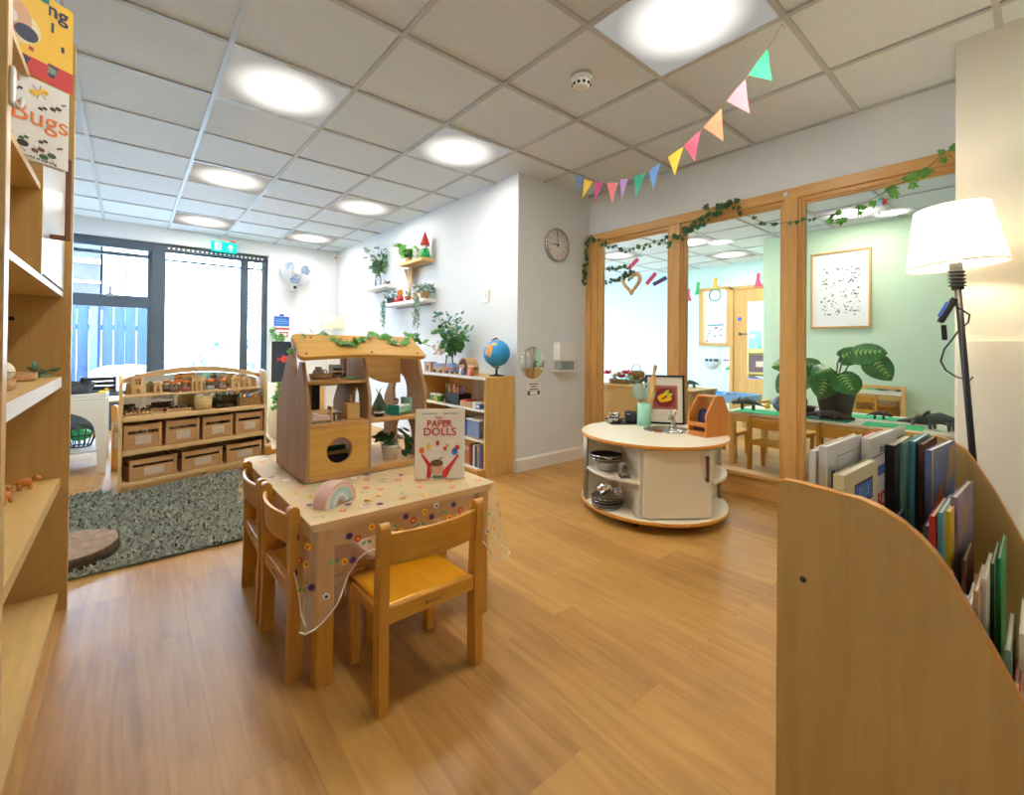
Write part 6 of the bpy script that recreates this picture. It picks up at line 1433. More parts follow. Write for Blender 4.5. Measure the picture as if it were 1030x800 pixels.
foliage(t, 70, 61, (0,0,.13), .19, .36, 'leaf_grey', (.05,.08), MB.OVAL); foliage(t, 40, 62, (0,-.04,.13), .14, .22, 'leaf', (.05,.08), MB.OVAL, 'green_leaves')
t = thing('driftwood', 'brown driftwood piece lying at the end of the corner wall shelf', 'driftwood', (2.37,5.16,1.7755)); MB().tube([(0,.12,.015),(.01,.05,.03),(-.01,-.02,.022),(0,-.09,.035)], [.010,.018,.02,.010], 9).build('branch', 'brown', t); MB().tube([(0,.02,.03),(.01,.05,.06),(.0,.09,.075)], [.012,.009,.004], 8).build('twig', 'terracotta', t)
t = thing('gnome', 'red hatted gnome with a green coat on the uppermost wall shelf', 'gnome figure', (2.375,4.24,1.9655)); t.scale = (.82,.82,.9); MB().lathe([(.065,0),(.07,.04),(.05,.11),(.03,.13)], n=22).build('coat', 'green', t); MB().ball((0,0,.15),.036).build('head', 'skin_tone', t); MB().lathe([(.062,.155),(.055,.19),(.03,.25),(.006,.31)], n=22).build('hat', 'red', t); MB().ball((-.02,-.01,.125),.032,sc=(.7,1,1.2)).build('beard', 'white', t); MB().ball((.0,0,.32),.014).build('bobble', 'white', t); MB().tube([(-.01,-.05,.08),(-.05,-.055,.07)], .013, 8).build('arm', 'green', t); MB().tube([(-.01,.05,.08),(-.05,.055,.07)], .013, 8).build('arm', 'green', t)
t = thing('small_lantern', 'small white lantern between the gnome and the leaves on the upper shelf', 'lantern', (2.37,4.40,1.9655)); MB().box(-.03,.03,-.03,.03,0,.02).box(-.03,.03,-.03,.03,.11,.125).build('frame', 'white', t)
for a in (-1,1):
    for b in (-1,1): MB().box(a*.027-.004,a*.027+.004,b*.027-.004,b*.027+.004,.02,.11).build('post', 'white', t)
MB().lathe([(.02,.02),(.02,.06),(0,.062)], n=14).build('candle', 'paper', t); MB().tube([(0,-.02,.125),(0,-.012,.155),(0,.012,.155),(0,.02,.125)], .003, 6).build('handle', 'grey', t)
t = thing('leaf_cluster', 'trailing green leaves at the window end of the uppermost wall shelf', 'plant', (2.37,4.60,1.9655)); MB().lathe([(.03,0),(.04,.05),(.036,.055),(0,.05)], n=18).build('pot', 'tan', t); foliage(t, 46, 63, (0,.04,.03), .13, .17, 'ivy', (.05,.08), None, 'leaves')
t = thing('dried_bouquet', 'upside down dried grass bouquet hanging below the uppermost wall shelf', 'dried flowers', (2.40,4.62,1.928)); m = MB(); rnd = random.Random(64)
for k in range(26): a = rnd.uniform(-.10,.10); m.tube([(rnd.uniform(-.03,.03),a,-.02),(0,a*.5,-.17),(0,a*.12,-.36)], [.011,.007,.003], 5)
m.build('stalks', 'dried', t); MB().tube([(0,-.02,-.33),(-.02,0,-.335),(0,.02,-.33),(.02,0,-.335),(0,-.02,-.33)], .004, 6).build('twine', 'tan', t); MB().tube([(0,0,-.001),(0,0,-.04)], .002, 5).build('hanger', 'tan', t)
def trail(name, label, x, y, z, mats, seed, L, n, r):
    t = thing(name, label, 'potted plant', (x,y,z), 0, 'trailing plants on the teddy shelf'); MB().lathe([(.035,0),(.048,.07),(.044,.075),(.04,.065),(0,.06)], n=20).build('pot', 'charcoal' if mats != 'leaf_grey' else 'tan', t)
    l = MB(); s_ = MB(); rnd = random.Random(seed)
    for k in range(n):
        a = rnd.uniform(0,2*PI); rr = rnd.uniform(.2,1)*r; l.leaf((rr*math.cos(a)*.7, rr*math.sin(a), .07+rnd.uniform(0,.09)), (math.cos(a),math.sin(a),rnd.uniform(-.6,.6)), (-.5,-.3,1), rnd.uniform(.03,.055), MB.OVAL)
    for k in range(6):
        y0 = rnd.uniform(-.05,.05); x0 = -.065-rnd.uniform(0,.02); ln = L*rnd.uniform(.5,1); s_.tube([(0,y0*.5,.07),(x0,y0,.08),(x0-.012,y0,-.05),(x0-.012,y0+rnd.uniform(-.03,.03),-ln)], .0018, 4)
        for j in range(int(ln/.022)): l.leaf((x0-.014, y0+rnd.uniform(-.02,.02), .03-j*.022), (rnd.uniform(-.4,.1), rnd.uniform(-1,1), -.5), (-1,-.2,.3), rnd.uniform(.028,.045), MB.OVAL)
    s_.build('stems', 'stem', t); l.build('leaves', mats, t)
trail('trailing_plant', 'dark trailing plant at the window end of the teddy shelf', 2.37, 5.04, 1.5355, 'leaf_bluish', 71, .36, 50, .09); trail('trailing_plant', 'bushy pale green trailing plant at the near end of the teddy shelf', 2.37, 4.23, 1.5355, 'leaf_grey', 72, .34, 130, .12)
t = thing('teddy', 'small red teddy bear sitting on the wall shelf', 'teddy bear', (2.37,4.78,1.5355)); MB().ball((0,0,.045),.042,sc=(.85,1,1.05)).build('body', 'red', t); MB().ball((-.005,0,.112),.034).build('head', 'teddy', t); 
for s_ in (-1,1): MB().ball((0,s_*.026,.14),.012).build('ear', 'teddy', t); MB().ball((-.045,s_*.028,.016),.017,sc=(1.5,.9,.9)).build('leg', 'red', t); MB().ball((-.02,s_*.042,.06),.014,sc=(.9,1,1.6)).build('arm', 'red', t)
t = thing('terracotta_pot', 'small terracotta pot with a sprig in the middle of the teddy shelf', 'potted plant', (2.36,4.58,1.5355)); MB().lathe([(.026,0),(.034,.045),(.038,.046),(.038,.056),(.032,.056),(.03,.045),(0,.045)], n=20).build('pot', 'terracotta', t); foliage(t, 12, 73, (0,0,.045), .04, .07, 'leaf', (.025,.035), MB.OVAL)
t = thing('wooden_ornament', 'small wooden house ornament beside the bushy trailing plant', 'ornament', (2.36,4.43,1.5355)); MB().prism([(-.03,0),(.03,0),(.03,.05),(0,.085),(-.03,.05)], -.02, .02, 'yz').build('house', 'tan', t, bevel=.002); MB().box(-.0212,-.02,-.008,.008,.0,.025).build('door', 'darkwood', t)
# ---------------------------------------------------------------- adjoining room furniture
ax0, ax1, ay0, ay1, az = 4.17, 4.98, .20, 1.88, .48
t = thing('nursery_table', 'long nursery table with dinosaurs in the adjoining room behind the glass', 'table', ((ax0+ax1)/2,(ay0+ay1)/2,0)); hx, hy = (ax1-ax0)/2, (ay1-ay0)/2
MB().box(-hx,hx,-hy,hy,az-.022,az).build('tabletop', 'cream', t, bevel=.004); MB().box(-hx+.02,hx-.02,-hy+.02,hy-.02,az-.09,az-.022).build('apron', 'beech_y', t)
for a in (-1,1):
    for b in (-1,1): MB().box(a*(hx-.04)-.026,a*(hx-.04)+.026,b*(hy-.04)-.026,b*(hy-.04)+.026,0,az-.03).build('leg', 'beech', t, bevel=.004)
GA = 'small wooden chairs at the adjoining room table'
for x, y, r, lab in ((4.23,1.50,-PI/2,'wooden child chair seen through the middle pane beside the second mullion'),(4.235,.985,-PI/2-.03,'wooden child chair seen through the right pane under the big leafed plant'),(4.22,.52,-PI/2+.04,'wooden child chair behind the books at the right pane'),
                     (5.05,1.55,PI/2,'wooden child chair on the far side of the adjoining table by the door'),(5.05,.95,PI/2,'wooden child chair on the far side of the adjoining table under the picture'),(4.55,2.02,PI,'wooden child chair at the end of the adjoining table')):
    c = clone(chair0, (x,y,0), r, lab, GA); c.scale = (.92,.92,.88)
M['leaf_mid'] = plain('mid green glossy leaf', (58,122,54), .35, var=.3, nscale=20); M['mat_green'] = plain('bright green felt', (60,196,120), .8, var=.05)
for x, y, a, b, lab in ((4.30,1.62,.14,.20,'bright green mat at the end of the adjoining table'),(4.30,.72,.12,.17,'bright green mat on the adjoining table by the leafed plant'),(4.72,.90,.11,.18,'green mat on the far side of the adjoining table')):
    o = MB().prism(rrect(-a,a,-b,b,.02), 0, .004, 'xy').build('felt_mat', 'mat_green', None, loc=(x,y,az+.0005), rot=(0,0,.08)); tag(o, lab, 'mat', 'green mats on the adjoining table')
o = MB().prism(rrect(-.12,.12,-.18,.18,.02), 0, .004, 'xy').build('felt_mat', 'dark_teal', None, loc=(4.30,1.15,az+.0005)); tag(o, 'dark teal mat under the crouching dinosaur', 'mat', 'green mats on the adjoining table')
# monstera
t = thing('leafy_plant', 'large leafed plant in a dark pot on the adjoining table', 'potted plant', (4.46,1.115,az+.001))
MB().lathe([(.085,0),(.105,.02),(.145,.245),(.152,.25),(.152,.265),(.138,.265),(.132,.24),(0,.235)], n=30).build('pot', 'charcoal', t); MB().lathe([(.134,.237),(0,.25)], n=20).build('soil', 'brown', t)
HEART = [(0,0),(.20,-.12),(.40,-.02),(.50,.22),(.49,.42),(.43,.60),(.33,.74),(.20,.88),(0,1.02),(-.20,.88),(-.33,.74),(-.43,.60),(-.49,.42),(-.50,.22),(-.40,-.02),(-.20,-.12)]
lv = [((-.13,.16,.34),(-.3,.8,-.4),.20),((-.16,.24,.36),(-.3,.6,-.75),.22),((-.12,.02,.36),(-.5,.1,-.75),.22),((-.12,-.06,.37),(-.5,-.5,-.55),.22),((-.02,-.12,.54),(-.2,-.95,.05),.22),((-.02,-.24,.50),(-.1,-.6,-.75),.21),((.04,-.02,.50),(.1,-.6,.2),.18),((-.06,.10,.42),(-.4,.6,.1),.18),((.04,.16,.42),(.2,.9,.1),.18),((-.05,.34,.45),(-.1,.9,-.3),.14),((-.14,-.0,.41),(-.7,.3,-.2),.18)]
sm = MB(); lf = MB(); vn = MB()
for p, d, s_ in lv:
    p = V(*p); d = V(*d).normalized(); sm.tube([(0,0,.24), V(p.x*.4,p.y*.4,.24+(p.z-.2)*.7), p], .006, 6)
    nn = V(-.75,-.25,.55); lf.leaf(p, d, nn, s_, HEART, .22)
    w = d.cross(nn).normalized(); n2 = w.cross(d)
    for k in range(6):
        b0 = p+d*(s_*(.06+.14*k))+n2*.004
        for sg in (-1,1): vn.add([b0, b0+d*(.02), b0+w*(sg*.22*s_*(1-.12*k))+d*(.10*s_)-n2*(.04*s_)], [(0,1,2)])
sm.build('stems', 'stem', t); lf.build('leaves', 'leaf_mid', t); vn.build('leaf_veins', 'lime_vein', t)
# dinosaurs
def dino(label, x, y, rz, L, mat, kind, z=None):
    t = thing('toy_dinosaur', label, 'toy dinosaur', (x,y,(az+.0055) if z is None else z), rz, 'toy dinosaurs in the adjoining room')
    b = MB(); h = L*.20
    if kind == 'quad':
        b.tube([(-L*.5,0,h*.55),(-L*.34,0,h*.85),(-L*.16,0,h*1.15),(.02*L,0,h*1.3),(L*.18,0,h*1.15),(L*.28,0,h*1.05),(L*.40,0,h*1.0),(L*.47,0,h*.85)],[L*.008,L*.03,L*.07,L*.10,L*.085,L*.055,L*.065,L*.02],12)
        b.build('body', mat, t)
        for a, s_ in ((-.16,1),(-.16,-1),(.15,1),(.15,-1)): MB().tube([(a*L,s_*L*.07,h*.95),(a*L+.01*L,s_*L*.085,h*.45),(a*L,s_*L*.085,0)],[L*.045,L*.032,L*.03],9).build('leg', mat, t)
        for s_ in (-1,1): MB().cyl((L*.36,s_*L*.035,h*1.2),(L*.46,s_*L*.05,h*1.65),L*.012,L*.002,n=8).build('horn', 'tan', t)
        MB().lathe([(L*.11,-.004),(L*.12,0),(L*.10,.006)], n=16, sx=1, sy=1).build('neck_frill', mat, t, loc=(L*.27,0,h*1.35), rot=(0,PI/2-.5,0))
    else:
        b.tube([(-L*.5,0,.012),(-L*.3,0,.03),(-L*.1,0,h*.45),(L*.1,0,h*.5),(L*.25,0,h*.42),(L*.36,0,h*.36),(L*.5,0,h*.2)],[L*.01,L*.04,L*.085,L*.10,L*.07,L*.05,L*.02],12)
        b.build('body', mat, t)
        for a, s_ in ((-.14,1),(-.14,-1),(.16,1),(.16,-1)): MB().tube([(a*L,s_*L*.06,h*.35),(a*L+.03*L,s_*L*.14,h*.25),(a*L+.02*L,s_*L*.16,0)],[L*.04,L*.03,L*.025],8).build('leg', mat, t)
        cr = MB()
        for k in range(9): x_ = -L*.3+k*L*.06; cr.cyl((x_,0,h*.55+.02*L),(x_-.01,0,h*.85+.02*L),L*.02,L*.003,n=6)
        cr.build('spines', mat, t)
    return t
M['dino_grey'] = plain('dinosaur grey', (72,80,74), .6, var=.2); M['dino_brown'] = plain('dinosaur brown', (72,58,50), .6, var=.2)
dino('grey horned toy dinosaur at the left end of the adjoining table', 4.34, 1.76, PI/2+.2, .30, 'dino_grey', 'quad')
dino('dark crouching toy dinosaur in front of the large leafed plant', 4.30, 1.13, -PI/2+.1, .36, 'dino_brown', 'low')
dino('small brown toy dinosaur on the far green mat', 4.62, .86, -PI/2, .18, 'dino_brown', 'quad')
dino('dark grey spiky toy dinosaur at the near end of the adjoining table by the books', 4.32, .46, PI/2-.3, .34, 'dino_grey', 'quad')
dino('dark brown low toy dinosaur beside the spiky one', 4.52, .58, PI/2, .30, 'dino_brown', 'low')
t = thing('toy_cave', 'dark grey rock cave toy on the adjoining table beside the mullion', 'toy', (4.42,1.44,az+.0055)); rnd = random.Random(81)
m = MB(); m.ball((0,.04,.07),.10,14,9,(.8,1,.8)); m.ball((.02,-.05,.10),.08,12,8,(.9,1,1)); m.build('rock', 'dino_grey', t); m = MB(); m.ball((0,.0,.165),.045,12,8,(1,1.3,.7)); m.build('rock_top', 'charcoal', t); MB().ball((-.075,.04,.045),.036,12,8,(.5,1,1.2)).build('opening', 'black', t)
t = thing('dark_bowl', 'dark angular bowl on the adjoining table beside the plant pot', 'bowl', (4.38,1.30,az+.0055)); MB().lathe([(.04,0),(.075,.075),(.07,.075),(.036,.008),(0,.008)], n=6, smooth=False).build('bowl', 'darkwood', t); MB().lathe([(.074,.07),(.079,.076),(.07,.078)], n=6, smooth=False, ring=True).build('rim', 'darkwood', t)
o = MB().ball((0,0,.028),.028).build('yellow_ball', 'yellow', None, loc=(4.52,1.66,az+.0055)); tag(o, 'small yellow ball on the adjoining table between dinosaur and cave', 'ball')
# green wall things
t = thing('framed_picture', 'oak framed print of scattered botanical drawings on the green wall', 'picture', (XG-.001,1.55,1.75)); 
def yz(poly, x0, x1, m, holes=()): return m.prism(poly, x0, x1, 'yz', holes)
yz([(-.295,-.45),(.295,-.45),(.295,.45),(-.295,.45)], -.03, -.0005, MB(), [[(-.275,-.43),(.275,-.43),(.275,.43),(-.275,.43)]]).build('frame', 'frame_z', t, bevel=.002); MB().box(-.015,-.004,-.28,.28,-.435,.435).build('print_sheet', 'plain_white_paper', t)
pm = MB(); rnd = random.Random(82)
for k in range(150):
    y, z = rnd.uniform(-.20,.20), rnd.uniform(-.30,.27); s_ = rnd.uniform(.004,.013); pm.mi = rnd.choice([0,0,1,2]); pm.add([(-.0155,y+s_*math.cos(a)*rnd.uniform(.6,1.2),z+s_*math.sin(a)) for a in [2*PI*i/7 for i in range(7)]], [tuple(range(7))])
pm.build('botanical_drawings', ['leaf_grey','bluegrey','leaf_bluish'], t)
t = thing('mirror_stand', 'low wooden framed mirror panel against the green wall behind the table', 'mirror', (6.28,1.20,0)); yz([(-.26,0),(.26,0),(.26,.66),(-.26,.66)], -.03, .0, MB(), [[(-.22,.05),(.22,.05),(.22,.62),(-.22,.62)]]).build('frame', 'beech', t, bevel=.003); MB().box(-.02,-.01,-.23,.23,.045,.625).build('mirror_glass', 'mirror', t); MB().box(-.06,.05,-.26,-.23,0,.02).box(-.06,.05,.23,.26,0,.02).build('foot', 'beech', t)
# far side: trays and low table
t = thing('low_table', 'low wooden table with a blue tray near the far door', 'table', (6.0,2.85,0)); MB().box(-.35,.35,-.55,.55,.37,.39).build('tabletop', 'beech_y', t, bevel=.003)
for a in (-1,1):
    for b in (-1,1): MB().box(a*.31-.02,a*.31+.02,b*.51-.02,b*.51+.02,0,.37).build('leg', 'beech', t)
t = thing('water_tray', 'light blue plastic tray on the low table by the far door', 'tray', (5.86,2.62,.3905)); MB().box(-.24,.24,-.30,.30,0,.012).box(-.25,-.235,-.31,.31,0,.085).box(.235,.25,-.31,.31,0,.085).box(-.25,.25,-.31,-.295,0,.085).box(-.25,.25,.295,.31,0,.085).build('tray', 'lightblue', t, bevel=.004)
f = MB(); rnd = random.Random(83)
for k in range(30): f.ball((rnd.uniform(-.2,.2), rnd.uniform(-.25,.25), .03+rnd.uniform(0,.03)), rnd.uniform(.02,.035), 8, 5)
c = f.build('contents', 'bluegrey', t); c['kind'] = 'stuff'
t = thing('low_table', 'white low table with toys seen through the middle pane beside the mullion', 'table', (5.34,3.25,0)); MB().box(-.25,.25,-.45,.45,.43,.45).build('tabletop', 'white', t, bevel=.003)
for a in (-1,1):
    for b in (-1,1): MB().box(a*.21-.02,a*.21+.02,b*.41-.02,b*.41+.02,0,.43).build('leg', 'beech', t)
t = thing('toy_boat', 'orange and dark toy boat on the white low table', 'toy', (5.22,2.90,.4505), .6); MB().prism([(-.13,.04),(-.09,0),(.08,0),(.14,.05)], -.05, .05, 'xz').build('hull', 'tan', t, bevel=.008); MB().prism([(-.13,.041),(.14,.051),(.14,.06),(-.13,.055)], -.055, .055, 'xz').build('deck', 'darkwood', t); MB().cyl((0,0,.05),(0,0,.16),.006).build('mast', 'black', t); MB().lathe([(.03,-.004),(.034,0),(.03,.004),(.026,0)], n=18, ring=True).build('ring', 'black', t, loc=(0,0,.19), rot=(PI/2,0,.9))
for k, (mt, y, lab) in enumerate((('green',3.42,'small green toy on the white low table'),('lightblue',3.30,'light blue toy box on the white low table'),('blue',3.12,'blue toy block on the white low table'))):
    o = MB().box(-.05,.05,-.05,.05,0,.06).build('toy_block', mt, None, loc=(5.3,y,.4505), bevel=.008); tag(o, lab, 'toy block')
# storage unit behind the left pane
t = thing('storage_unit', 'pale wooden storage unit behind the left pane with toys on top', 'cabinet', (3.80,2.42,0)); MB().box(-.21,.21,-.52,.52,.04,.665).build('carcass', 'beech', t, bevel=.003); MB().box(-.22,.22,-.53,.53,.665,.685).build('top', 'beech_y', t, bevel=.003); MB().box(-.19,.19,-.50,.50,0,.04).build('plinth', 'beech_y', t)
for k in (-1,1):
    d = MB().box(-.224,-.2105,k*.26-.25,k*.26+.25,.06,.65).build('back_panel', 'beech', t, bevel=.002)
MB().cyl((-.235,.34,.655),(-.235,.52,.655),.014,n=12).build('rail', 'white', t)
o = MB().prism([(-.02,.02),(.10,.02),(.13,.12),(-.02,.14)], -.002, .0, 'yz').build('paper_notice', 'yellow', None, loc=(3.574,2.27,.30)); tag(o, 'yellow paper stuck on the back of the wooden storage unit', 'notice')
zs = .6855
t = thing('flower_bunch', 'red and white flowers on the storage unit behind the left pane', 'flowers', (3.72,2.73,zs)); f = MB(); f.mi = 0; rnd = random.Random(84)
for p, mi in (((-.02,.12,.09),0),((0,.0,.085),1),((-.02,-.10,.10),0),((.02,.06,.06),1),((.0,-.04,.06),0)):
    f.mi = mi; 
    for k in range(9): a = 2*PI*k/9; f.leaf((p[0],p[1],p[2]), (math.cos(a)*.6-.3,math.sin(a),.5+.3*(k%2)), (-.5,0,1), .065, MB.OVAL)
f.build('blossoms', ['flower_red','paper'], t); g = MB()
for k in range(22): a = rnd.uniform(0,2*PI); g.leaf((rnd.uniform(-.05,.05),rnd.uniform(-.16,.16),rnd.uniform(.02,.07)), (math.cos(a),math.sin(a),rnd.uniform(-.2,.6)), (-.5,0,1), .06, MB.OVAL)
g.build('leaves', 'leaf', t); MB().lathe([(.05,0),(.06,.04),(.055,.045),(0,.04)], n=18, sy=2.2).build('basket', 'wicker', t)
t = thing('gift_basket', 'small brown basket with a hoop handle on the storage unit', 'basket', (3.90,2.66,zs)); MB().lathe([(.06,0),(.08,.07),(.09,.10),(.07,.125),(.03,.13),(0,.13)], n=22).build('basket', 'wicker', t); MB().tube([(0,.05*math.cos(a),.12+.08*math.sin(a)) for a in [PI*k/14 for k in range(15)]], .006, 8).build('handle', 'grey', t)
for k, (x, y, L, mt, lab) in enumerate(((3.78,2.43,.22,'dino_grey','grey horned toy dinosaur on the storage unit beside the red flowers'),(3.80,2.24,.20,'leaf_bluish','bluish horned toy dinosaur on the storage unit behind the utensils'),(3.86,2.06,.20,'dino_grey','dark toy dinosaur at the end of the storage unit near the first mullion'))): dino(lab, x, y, PI/2+.4*k, L, mt, 'quad', zs)
# hanging ornaments
t = thing('hanging_heart', 'woven wicker heart hung with leaves behind the left pane', 'hanging heart', (3.55,2.48,1.60)); pts = [(0,.068*1.35*math.sin(a)**3, .065*(1.25*math.cos(a)-.5*math.cos(2*a)-.2*math.cos(3*a)-.1*math.cos(4*a))+.05) for a in [2*PI*k/36 for k in range(37)]]; MB().tube(pts, .018, 8, False).build('heart_ring', 'dried_heart', t); MB().tube([(0,0,.10),(0,0,CEIL-1.60-.001)], .0015, 4).build('thread', 'paper', t)
g = MB(); 
for k in range(14): g.leaf((-.02,rnd.uniform(-.05,.09),rnd.uniform(.07,.14)), (-.2,rnd.uniform(-1,1),rnd.uniform(-.5,.6)), (-1,0,.2), .036)
g.build('leaves', 'ivy_dark', t)
ivy('ivy_garland', 'ivy looped on a cord behind the left pane', [(3.46,2.72,1.80),(3.48,2.60,1.81),(3.50,2.50,1.79),(3.52,2.48,1.74),(3.50,2.56,1.70),(3.48,2.66,1.69),(3.46,2.74,1.68)], 34, 85, (.03,.045))
for k, (x, y, z, lab) in enumerate(((4.5,3.12,2.03,'pink paper ribbon hanging highest behind the left pane'),(4.5,2.88,1.83,'pink paper ribbon hanging beside the wicker heart'),(4.5,2.77,1.79,'purple paper ribbon hanging right of the heart'),(4.5,2.57,1.75,'pink paper ribbon hanging nearest the first mullion'))):
    t = thing('paper_ribbon', lab, 'paper decoration', (x,y,z), .4, 'paper ribbons hanging in the adjoining room'); MB(Matrix.Rotation([.8,.7,1.1,.2][k],4,'X')).box(-.003,.003,-.022,.022,-.08,.08).build('ribbon', ['magenta_paper','magenta_paper','purple','magenta_paper'][k], t); MB().tube([(0,0,.05),(0,0,CEIL-z-.001)], .0012, 4).build('thread', 'paper', t)
def peg_thing(label, y, z, mt, kind=0):
    t = thing('paper_ribbon', label, 'paper decoration', (XB-(.0045 if y > 4 else .035),y,z), 0, 'paper decorations along the far wall'); MB().prism([(-.03,.12),(.02,.12),(.03,.02),(.06,-.10),(-.06,-.10),(-.02,.02)], -.004, .004, 'yz').build('ribbon', mt, t); MB().tube([(0,0,.11),(0,0,.19)], .003, 4).build('thread', 'paper', t); return t
peg_thing('magenta paper decoration left of the hatch on the far wall', 4.21, 2.02, 'magenta_paper'); peg_thing('green paper decoration between the magenta one and the hatch', 4.03, 2.12, 'green'); peg_thing('yellow paper decoration over the hatch frame', 3.70, 2.16, 'yellow'); peg_thing('pink paper decoration over the door frame', 3.00, 2.16, 'magenta_paper')
t = thing('hanging_ring', 'grey green ring hanging in the hatch opening', 'ring', (XB-.05,3.70,1.98)); MB().tube([(0,.10*math.cos(a),.10*math.sin(a)) for a in [2*PI*k/30 for k in range(31)]], .016, 8, False).build('ring', 'leaf_grey', t); MB().tube([(0,0,.11),(0,0,.2)], .003, 5).build('thread', 'paper', t)
t = thing('door_notice', 'round grey notice with dark lettering on the far wall below the hatch', 'notice', (XB-.001,3.77,.85), 0, None, (0,-PI/2,0)); MB().lathe([(.165,0),(.165,.004),(0,.004)], n=36).build('disc', 'grey_notice', t); MB().box(-.025,.025,-.12,-.03,.004,.0055).box(-.025,.025,-.015,.045,.004,.0055).box(-.025,.025,.06,.12,.004,.0055).build('printing', 'charcoal', t)
t = thing('wall_notice', 'small white notice with a green corner under the hatch', 'notice', (XB-.001,3.52,.82)); MB().box(-.004,-.0005,-.07,.07,-.13,.14).build('sheet', 'plain_white_paper', t); MB().prism([(-.07,-.13),(.03,-.13),(-.07,-.04)], -.0055, -.004, 'yz').build('green_corner', 'green', t); MB().box(-.0055,-.004,-.05,.05,.02,.05).build('printing', 'bluegrey', t)
t = thing('wall_poster', 'white poster with small red and blue drawings seen through the hatch', 'poster', (8.35,4.02,1.34)); MB().box(0,.006,-.22,.20,-.20,.20).build('sheet', 'plain_white_paper', t); g = MB(); g.mi = 0; g.box(-.001,0,-.20,.1,.14,.165); 
for k in range(14): g.mi = k % 3; y, z = rnd.uniform(-.18,.16), rnd.uniform(-.17,.1); g.box(-.001,0,y,y+.04,z,z+.03)
g.build('drawings', ['charcoal','flower_red','leaf_grey'], t)
MB().box(.006,.03,-.03,.03,-1.33,.18).build('stand', 'grey', t)
t = thing('shelf_unit', 'shelves with a blue folder seen through the far door', 'shelf unit', (8.6,3.2,0)); MB().box(0,.35,-.55,.55,0,.03).box(0,.35,-.55,.55,.60,.63).box(0,.35,-.55,.55,.98,1.06).box(.33,.35,-.55,.55,0,1.0).box(0,.35,-.57,-.55,0,1.06).box(0,.35,.55,.57,0,1.06).build('frame', 'beech_y', t)
t = thing('file_box', 'dark red folder box on the shelves beyond the far door', 'box', (8.72,3.28,.6305)); MB().box(-.1,.1,-.20,.20,0,.30).build('box', 'maroon2', t); MB().box(-.102,-.1,-.08,.08,.1,.2).build('label', 'rosy', t)
t = thing('file_box', 'blue tray with white paper on the shelves beyond the far door', 'tray', (8.70,3.30,.0305)); MB().box(-.1,.12,-.25,.25,0,.50).build('box', 'blue', t); MB(Matrix.Rotation(.2,4,'X')).box(-.105,.1,-.17,.17,.50,.515).build('paper', 'plain_white_paper', t)
for k, (y, mt, w_, h_, lab) in enumerate(((3.42,'teal2',.09,.32,'pale teal file on top of the shelves beyond the far door'),(3.17,'leaf_deep',.03,.30,'dark green file on top of the shelves beyond the far door'),(3.10,'yellow',.025,.28,'yellow file on top of the shelves beyond the far door'),(3.05,'orange',.025,.30,'orange file on top of the shelves beyond the far door'))):
    t = thing('file', lab, 'file', (8.7,y,1.0605), 0, 'files beyond the far door'); MB().box(-.09,.09,-w_,w_,0,h_).build('cover', mt, t); MB().box(-.092,-.09,-w_*.6,w_*.6,h_*.6,h_*.8).build('label', 'paper', t)

# ---------------------------------------------------------------- outside
def ground_mat():
    m, nt, out = new_mat('pale paving'); p = pr(nt, out, None, .9); br = node(nt, 'ShaderNodeTexBrick'); br.inputs['Scale'].default_value = 2; nt.links.new(coords(nt), br.inputs['Vector'])
    br.inputs['Color1'].default_value = rgb(206,206,200); br.inputs['Color2'].default_value = rgb(190,192,188); br.inputs['Mortar'].default_value = rgb(150,150,146); nt.links.new(br.outputs[0], p.inputs['Base Color']); return m
M['paving'] = ground_mat()
g = MB().box(-14,16,7.3,30,-.15,-.04).build('ground', 'paving'); g['kind'] = 'structure'
M['fence'] = wood('weathered grey blue fence', (50,66,96), (38,52,80), 'z', .6, rough=.8)
t = thing('garden_fence', 'grey blue board fence outside the back window', 'fence', (-1.2,10.2,-.04))
pn = MB()
for k in range(25): pn.box(-2.3+.15*k, -2.3+.15*k+.142, 0, .022, .03, 1.72)
pn.build('boards', 'fence', t); MB().box(-2.3,1.45,.022,.06,.3,.4).box(-2.3,1.45,.022,.06,1.3,1.4).build('rail', 'fence', t); 
for x in (-2.2,-.6,.75): MB().box(x-.05,x+.05,-.05,.05,0,1.78).build('post', 'slate', t)
M['render'] = plain('white render', (232,230,226), .9, var=.02); M['rooftile'] = plain('brown roof tile', (62,56,64), .8, var=.25, nscale=14); M['brickwall'] = plain('pale brick', (170,150,146), .85, var=.2, nscale=20)
t = thing('house', 'white gabled house with brown tiles beyond the fence', 'house', (-1.6,17.5,-.04))
MB().box(-4.2,.1,0,6,0,3.2).build('wall', 'render', t); MB().prism([(-4.5,3.1),(.25,3.1),(-2.1,5.3)], -.1, 6.1, 'xz').build('gable', 'render', t)
MB().prism([(-4.8,3.0),(-2.1,5.55),(.6,3.0),(.4,2.95),(-2.1,5.3),(-4.6,2.95)], -.35, 6.2, 'xz').build('roof', 'rooftile', t)
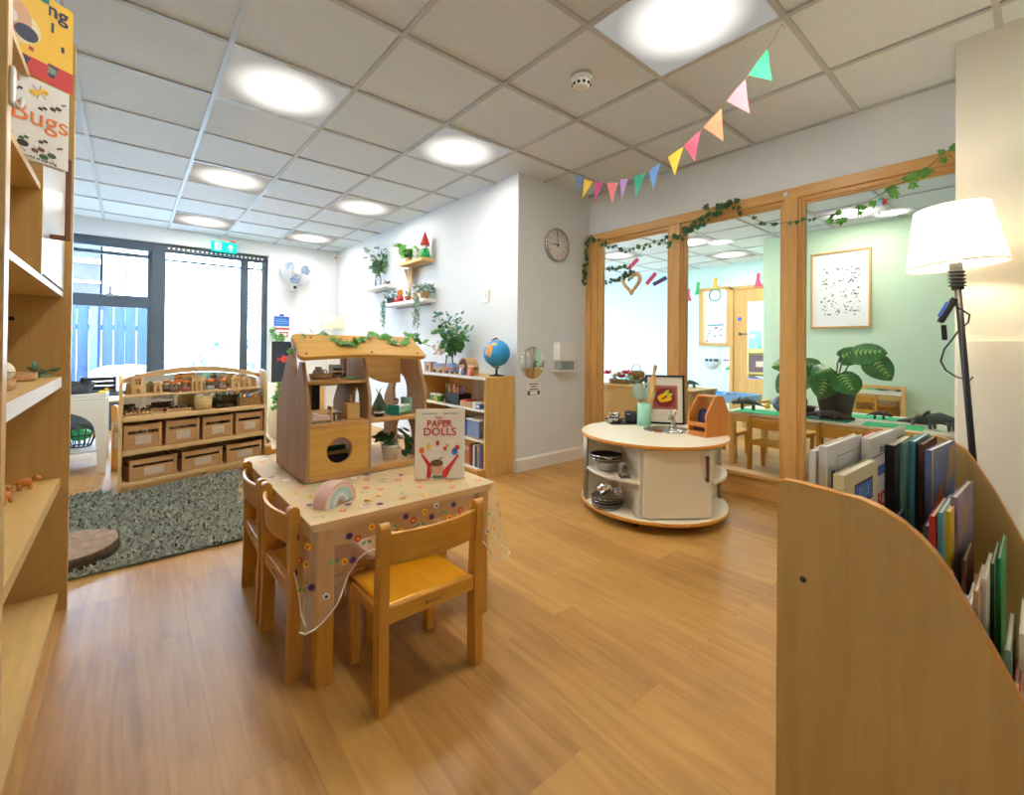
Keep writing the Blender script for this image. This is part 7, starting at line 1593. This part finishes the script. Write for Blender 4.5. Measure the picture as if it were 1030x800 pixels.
MB().prism([(.0,2.2),(.95,2.2),(.95,4.2),(-.2,4.2)], -.4, 3, 'xz').build('tiled_bay', 'rooftile', t); MB().box(-.02,.97,-.45,-.4,3.3,3.42).box(-.02,.97,-.45,-.4,2.75,2.82).build('trim', 'render', t); MB().cyl((1.55,-.2,0),(1.55,-.2,4.4),.05).build('downpipe', 'slate', t); MB().box(1.0,2.3,0,6,0,4.5).build('side_wall', 'render', t)
f = MB().box(-3.2,-2.2,-.03,0,1.4,2.6).build('window', 'slate', t); MB().box(-3.1,-2.3,-.035,-.03,1.5,2.5).build('pane', 'lightblue', f)
t = thing('garden_wall', 'bright white wall across the yard beyond the glass door', 'wall', (3.5,13.2,-.04)); MB().box(-2.4,7,0,.2,0,1.15).build('wall', 'render', t); MB().box(-2.45,7,-.03,.23,1.15,1.2).build('coping', 'paving', t)
t = thing('playhouse', 'pale play house in the yard outside the window', 'play house', (-1.05,9.3,-.04)); MB().box(-.30,.30,-.2,.3,0,.85).build('walls', 'render', t); MB().prism([(-.38,.83),(.38,.83),(0,1.15)], -.25, .35, 'xz').build('roof', 'lightblue', t); MB().box(-.1,.1,-.215,-.2,.05,.6).build('door', 'bluegrey', t)
t = thing('yard_table', 'pale pink round covered table in the yard outside the window', 'table', (.0,9.0,-.04)); MB().lathe([(.45,0),(.46,.5),(.44,.66),(.3,.74),(0,.76)], n=28).build('cover', 'rosy', t); MB().lathe([(.46,.0),(.47,.03),(.455,.05)], n=28, ring=True).build('hem', 'paper', t)
for k, (x, y, h_, lab) in enumerate(((1.05,10.5,.75,'small leafy shrub outside the glass door on the left'),(1.55,11.0,.95,'thin shrub in the middle of the yard beyond the glass door'),(2.0,11.2,1.1,'spiky plant outside the glass door on the right'))):
    t = thing('garden_shrub', lab, 'shrub', (x,y,-.04), 0, 'shrubs in the yard'); MB().lathe([(.12,0),(.16,.2),(.14,.2),(0,.18)], n=18).build('pot', 'bluegrey', t); foliage(t, 40, 90+k, (0,0,.18), .28, h_, 'leaf_bluish', (.08,.14), MB.OVAL)
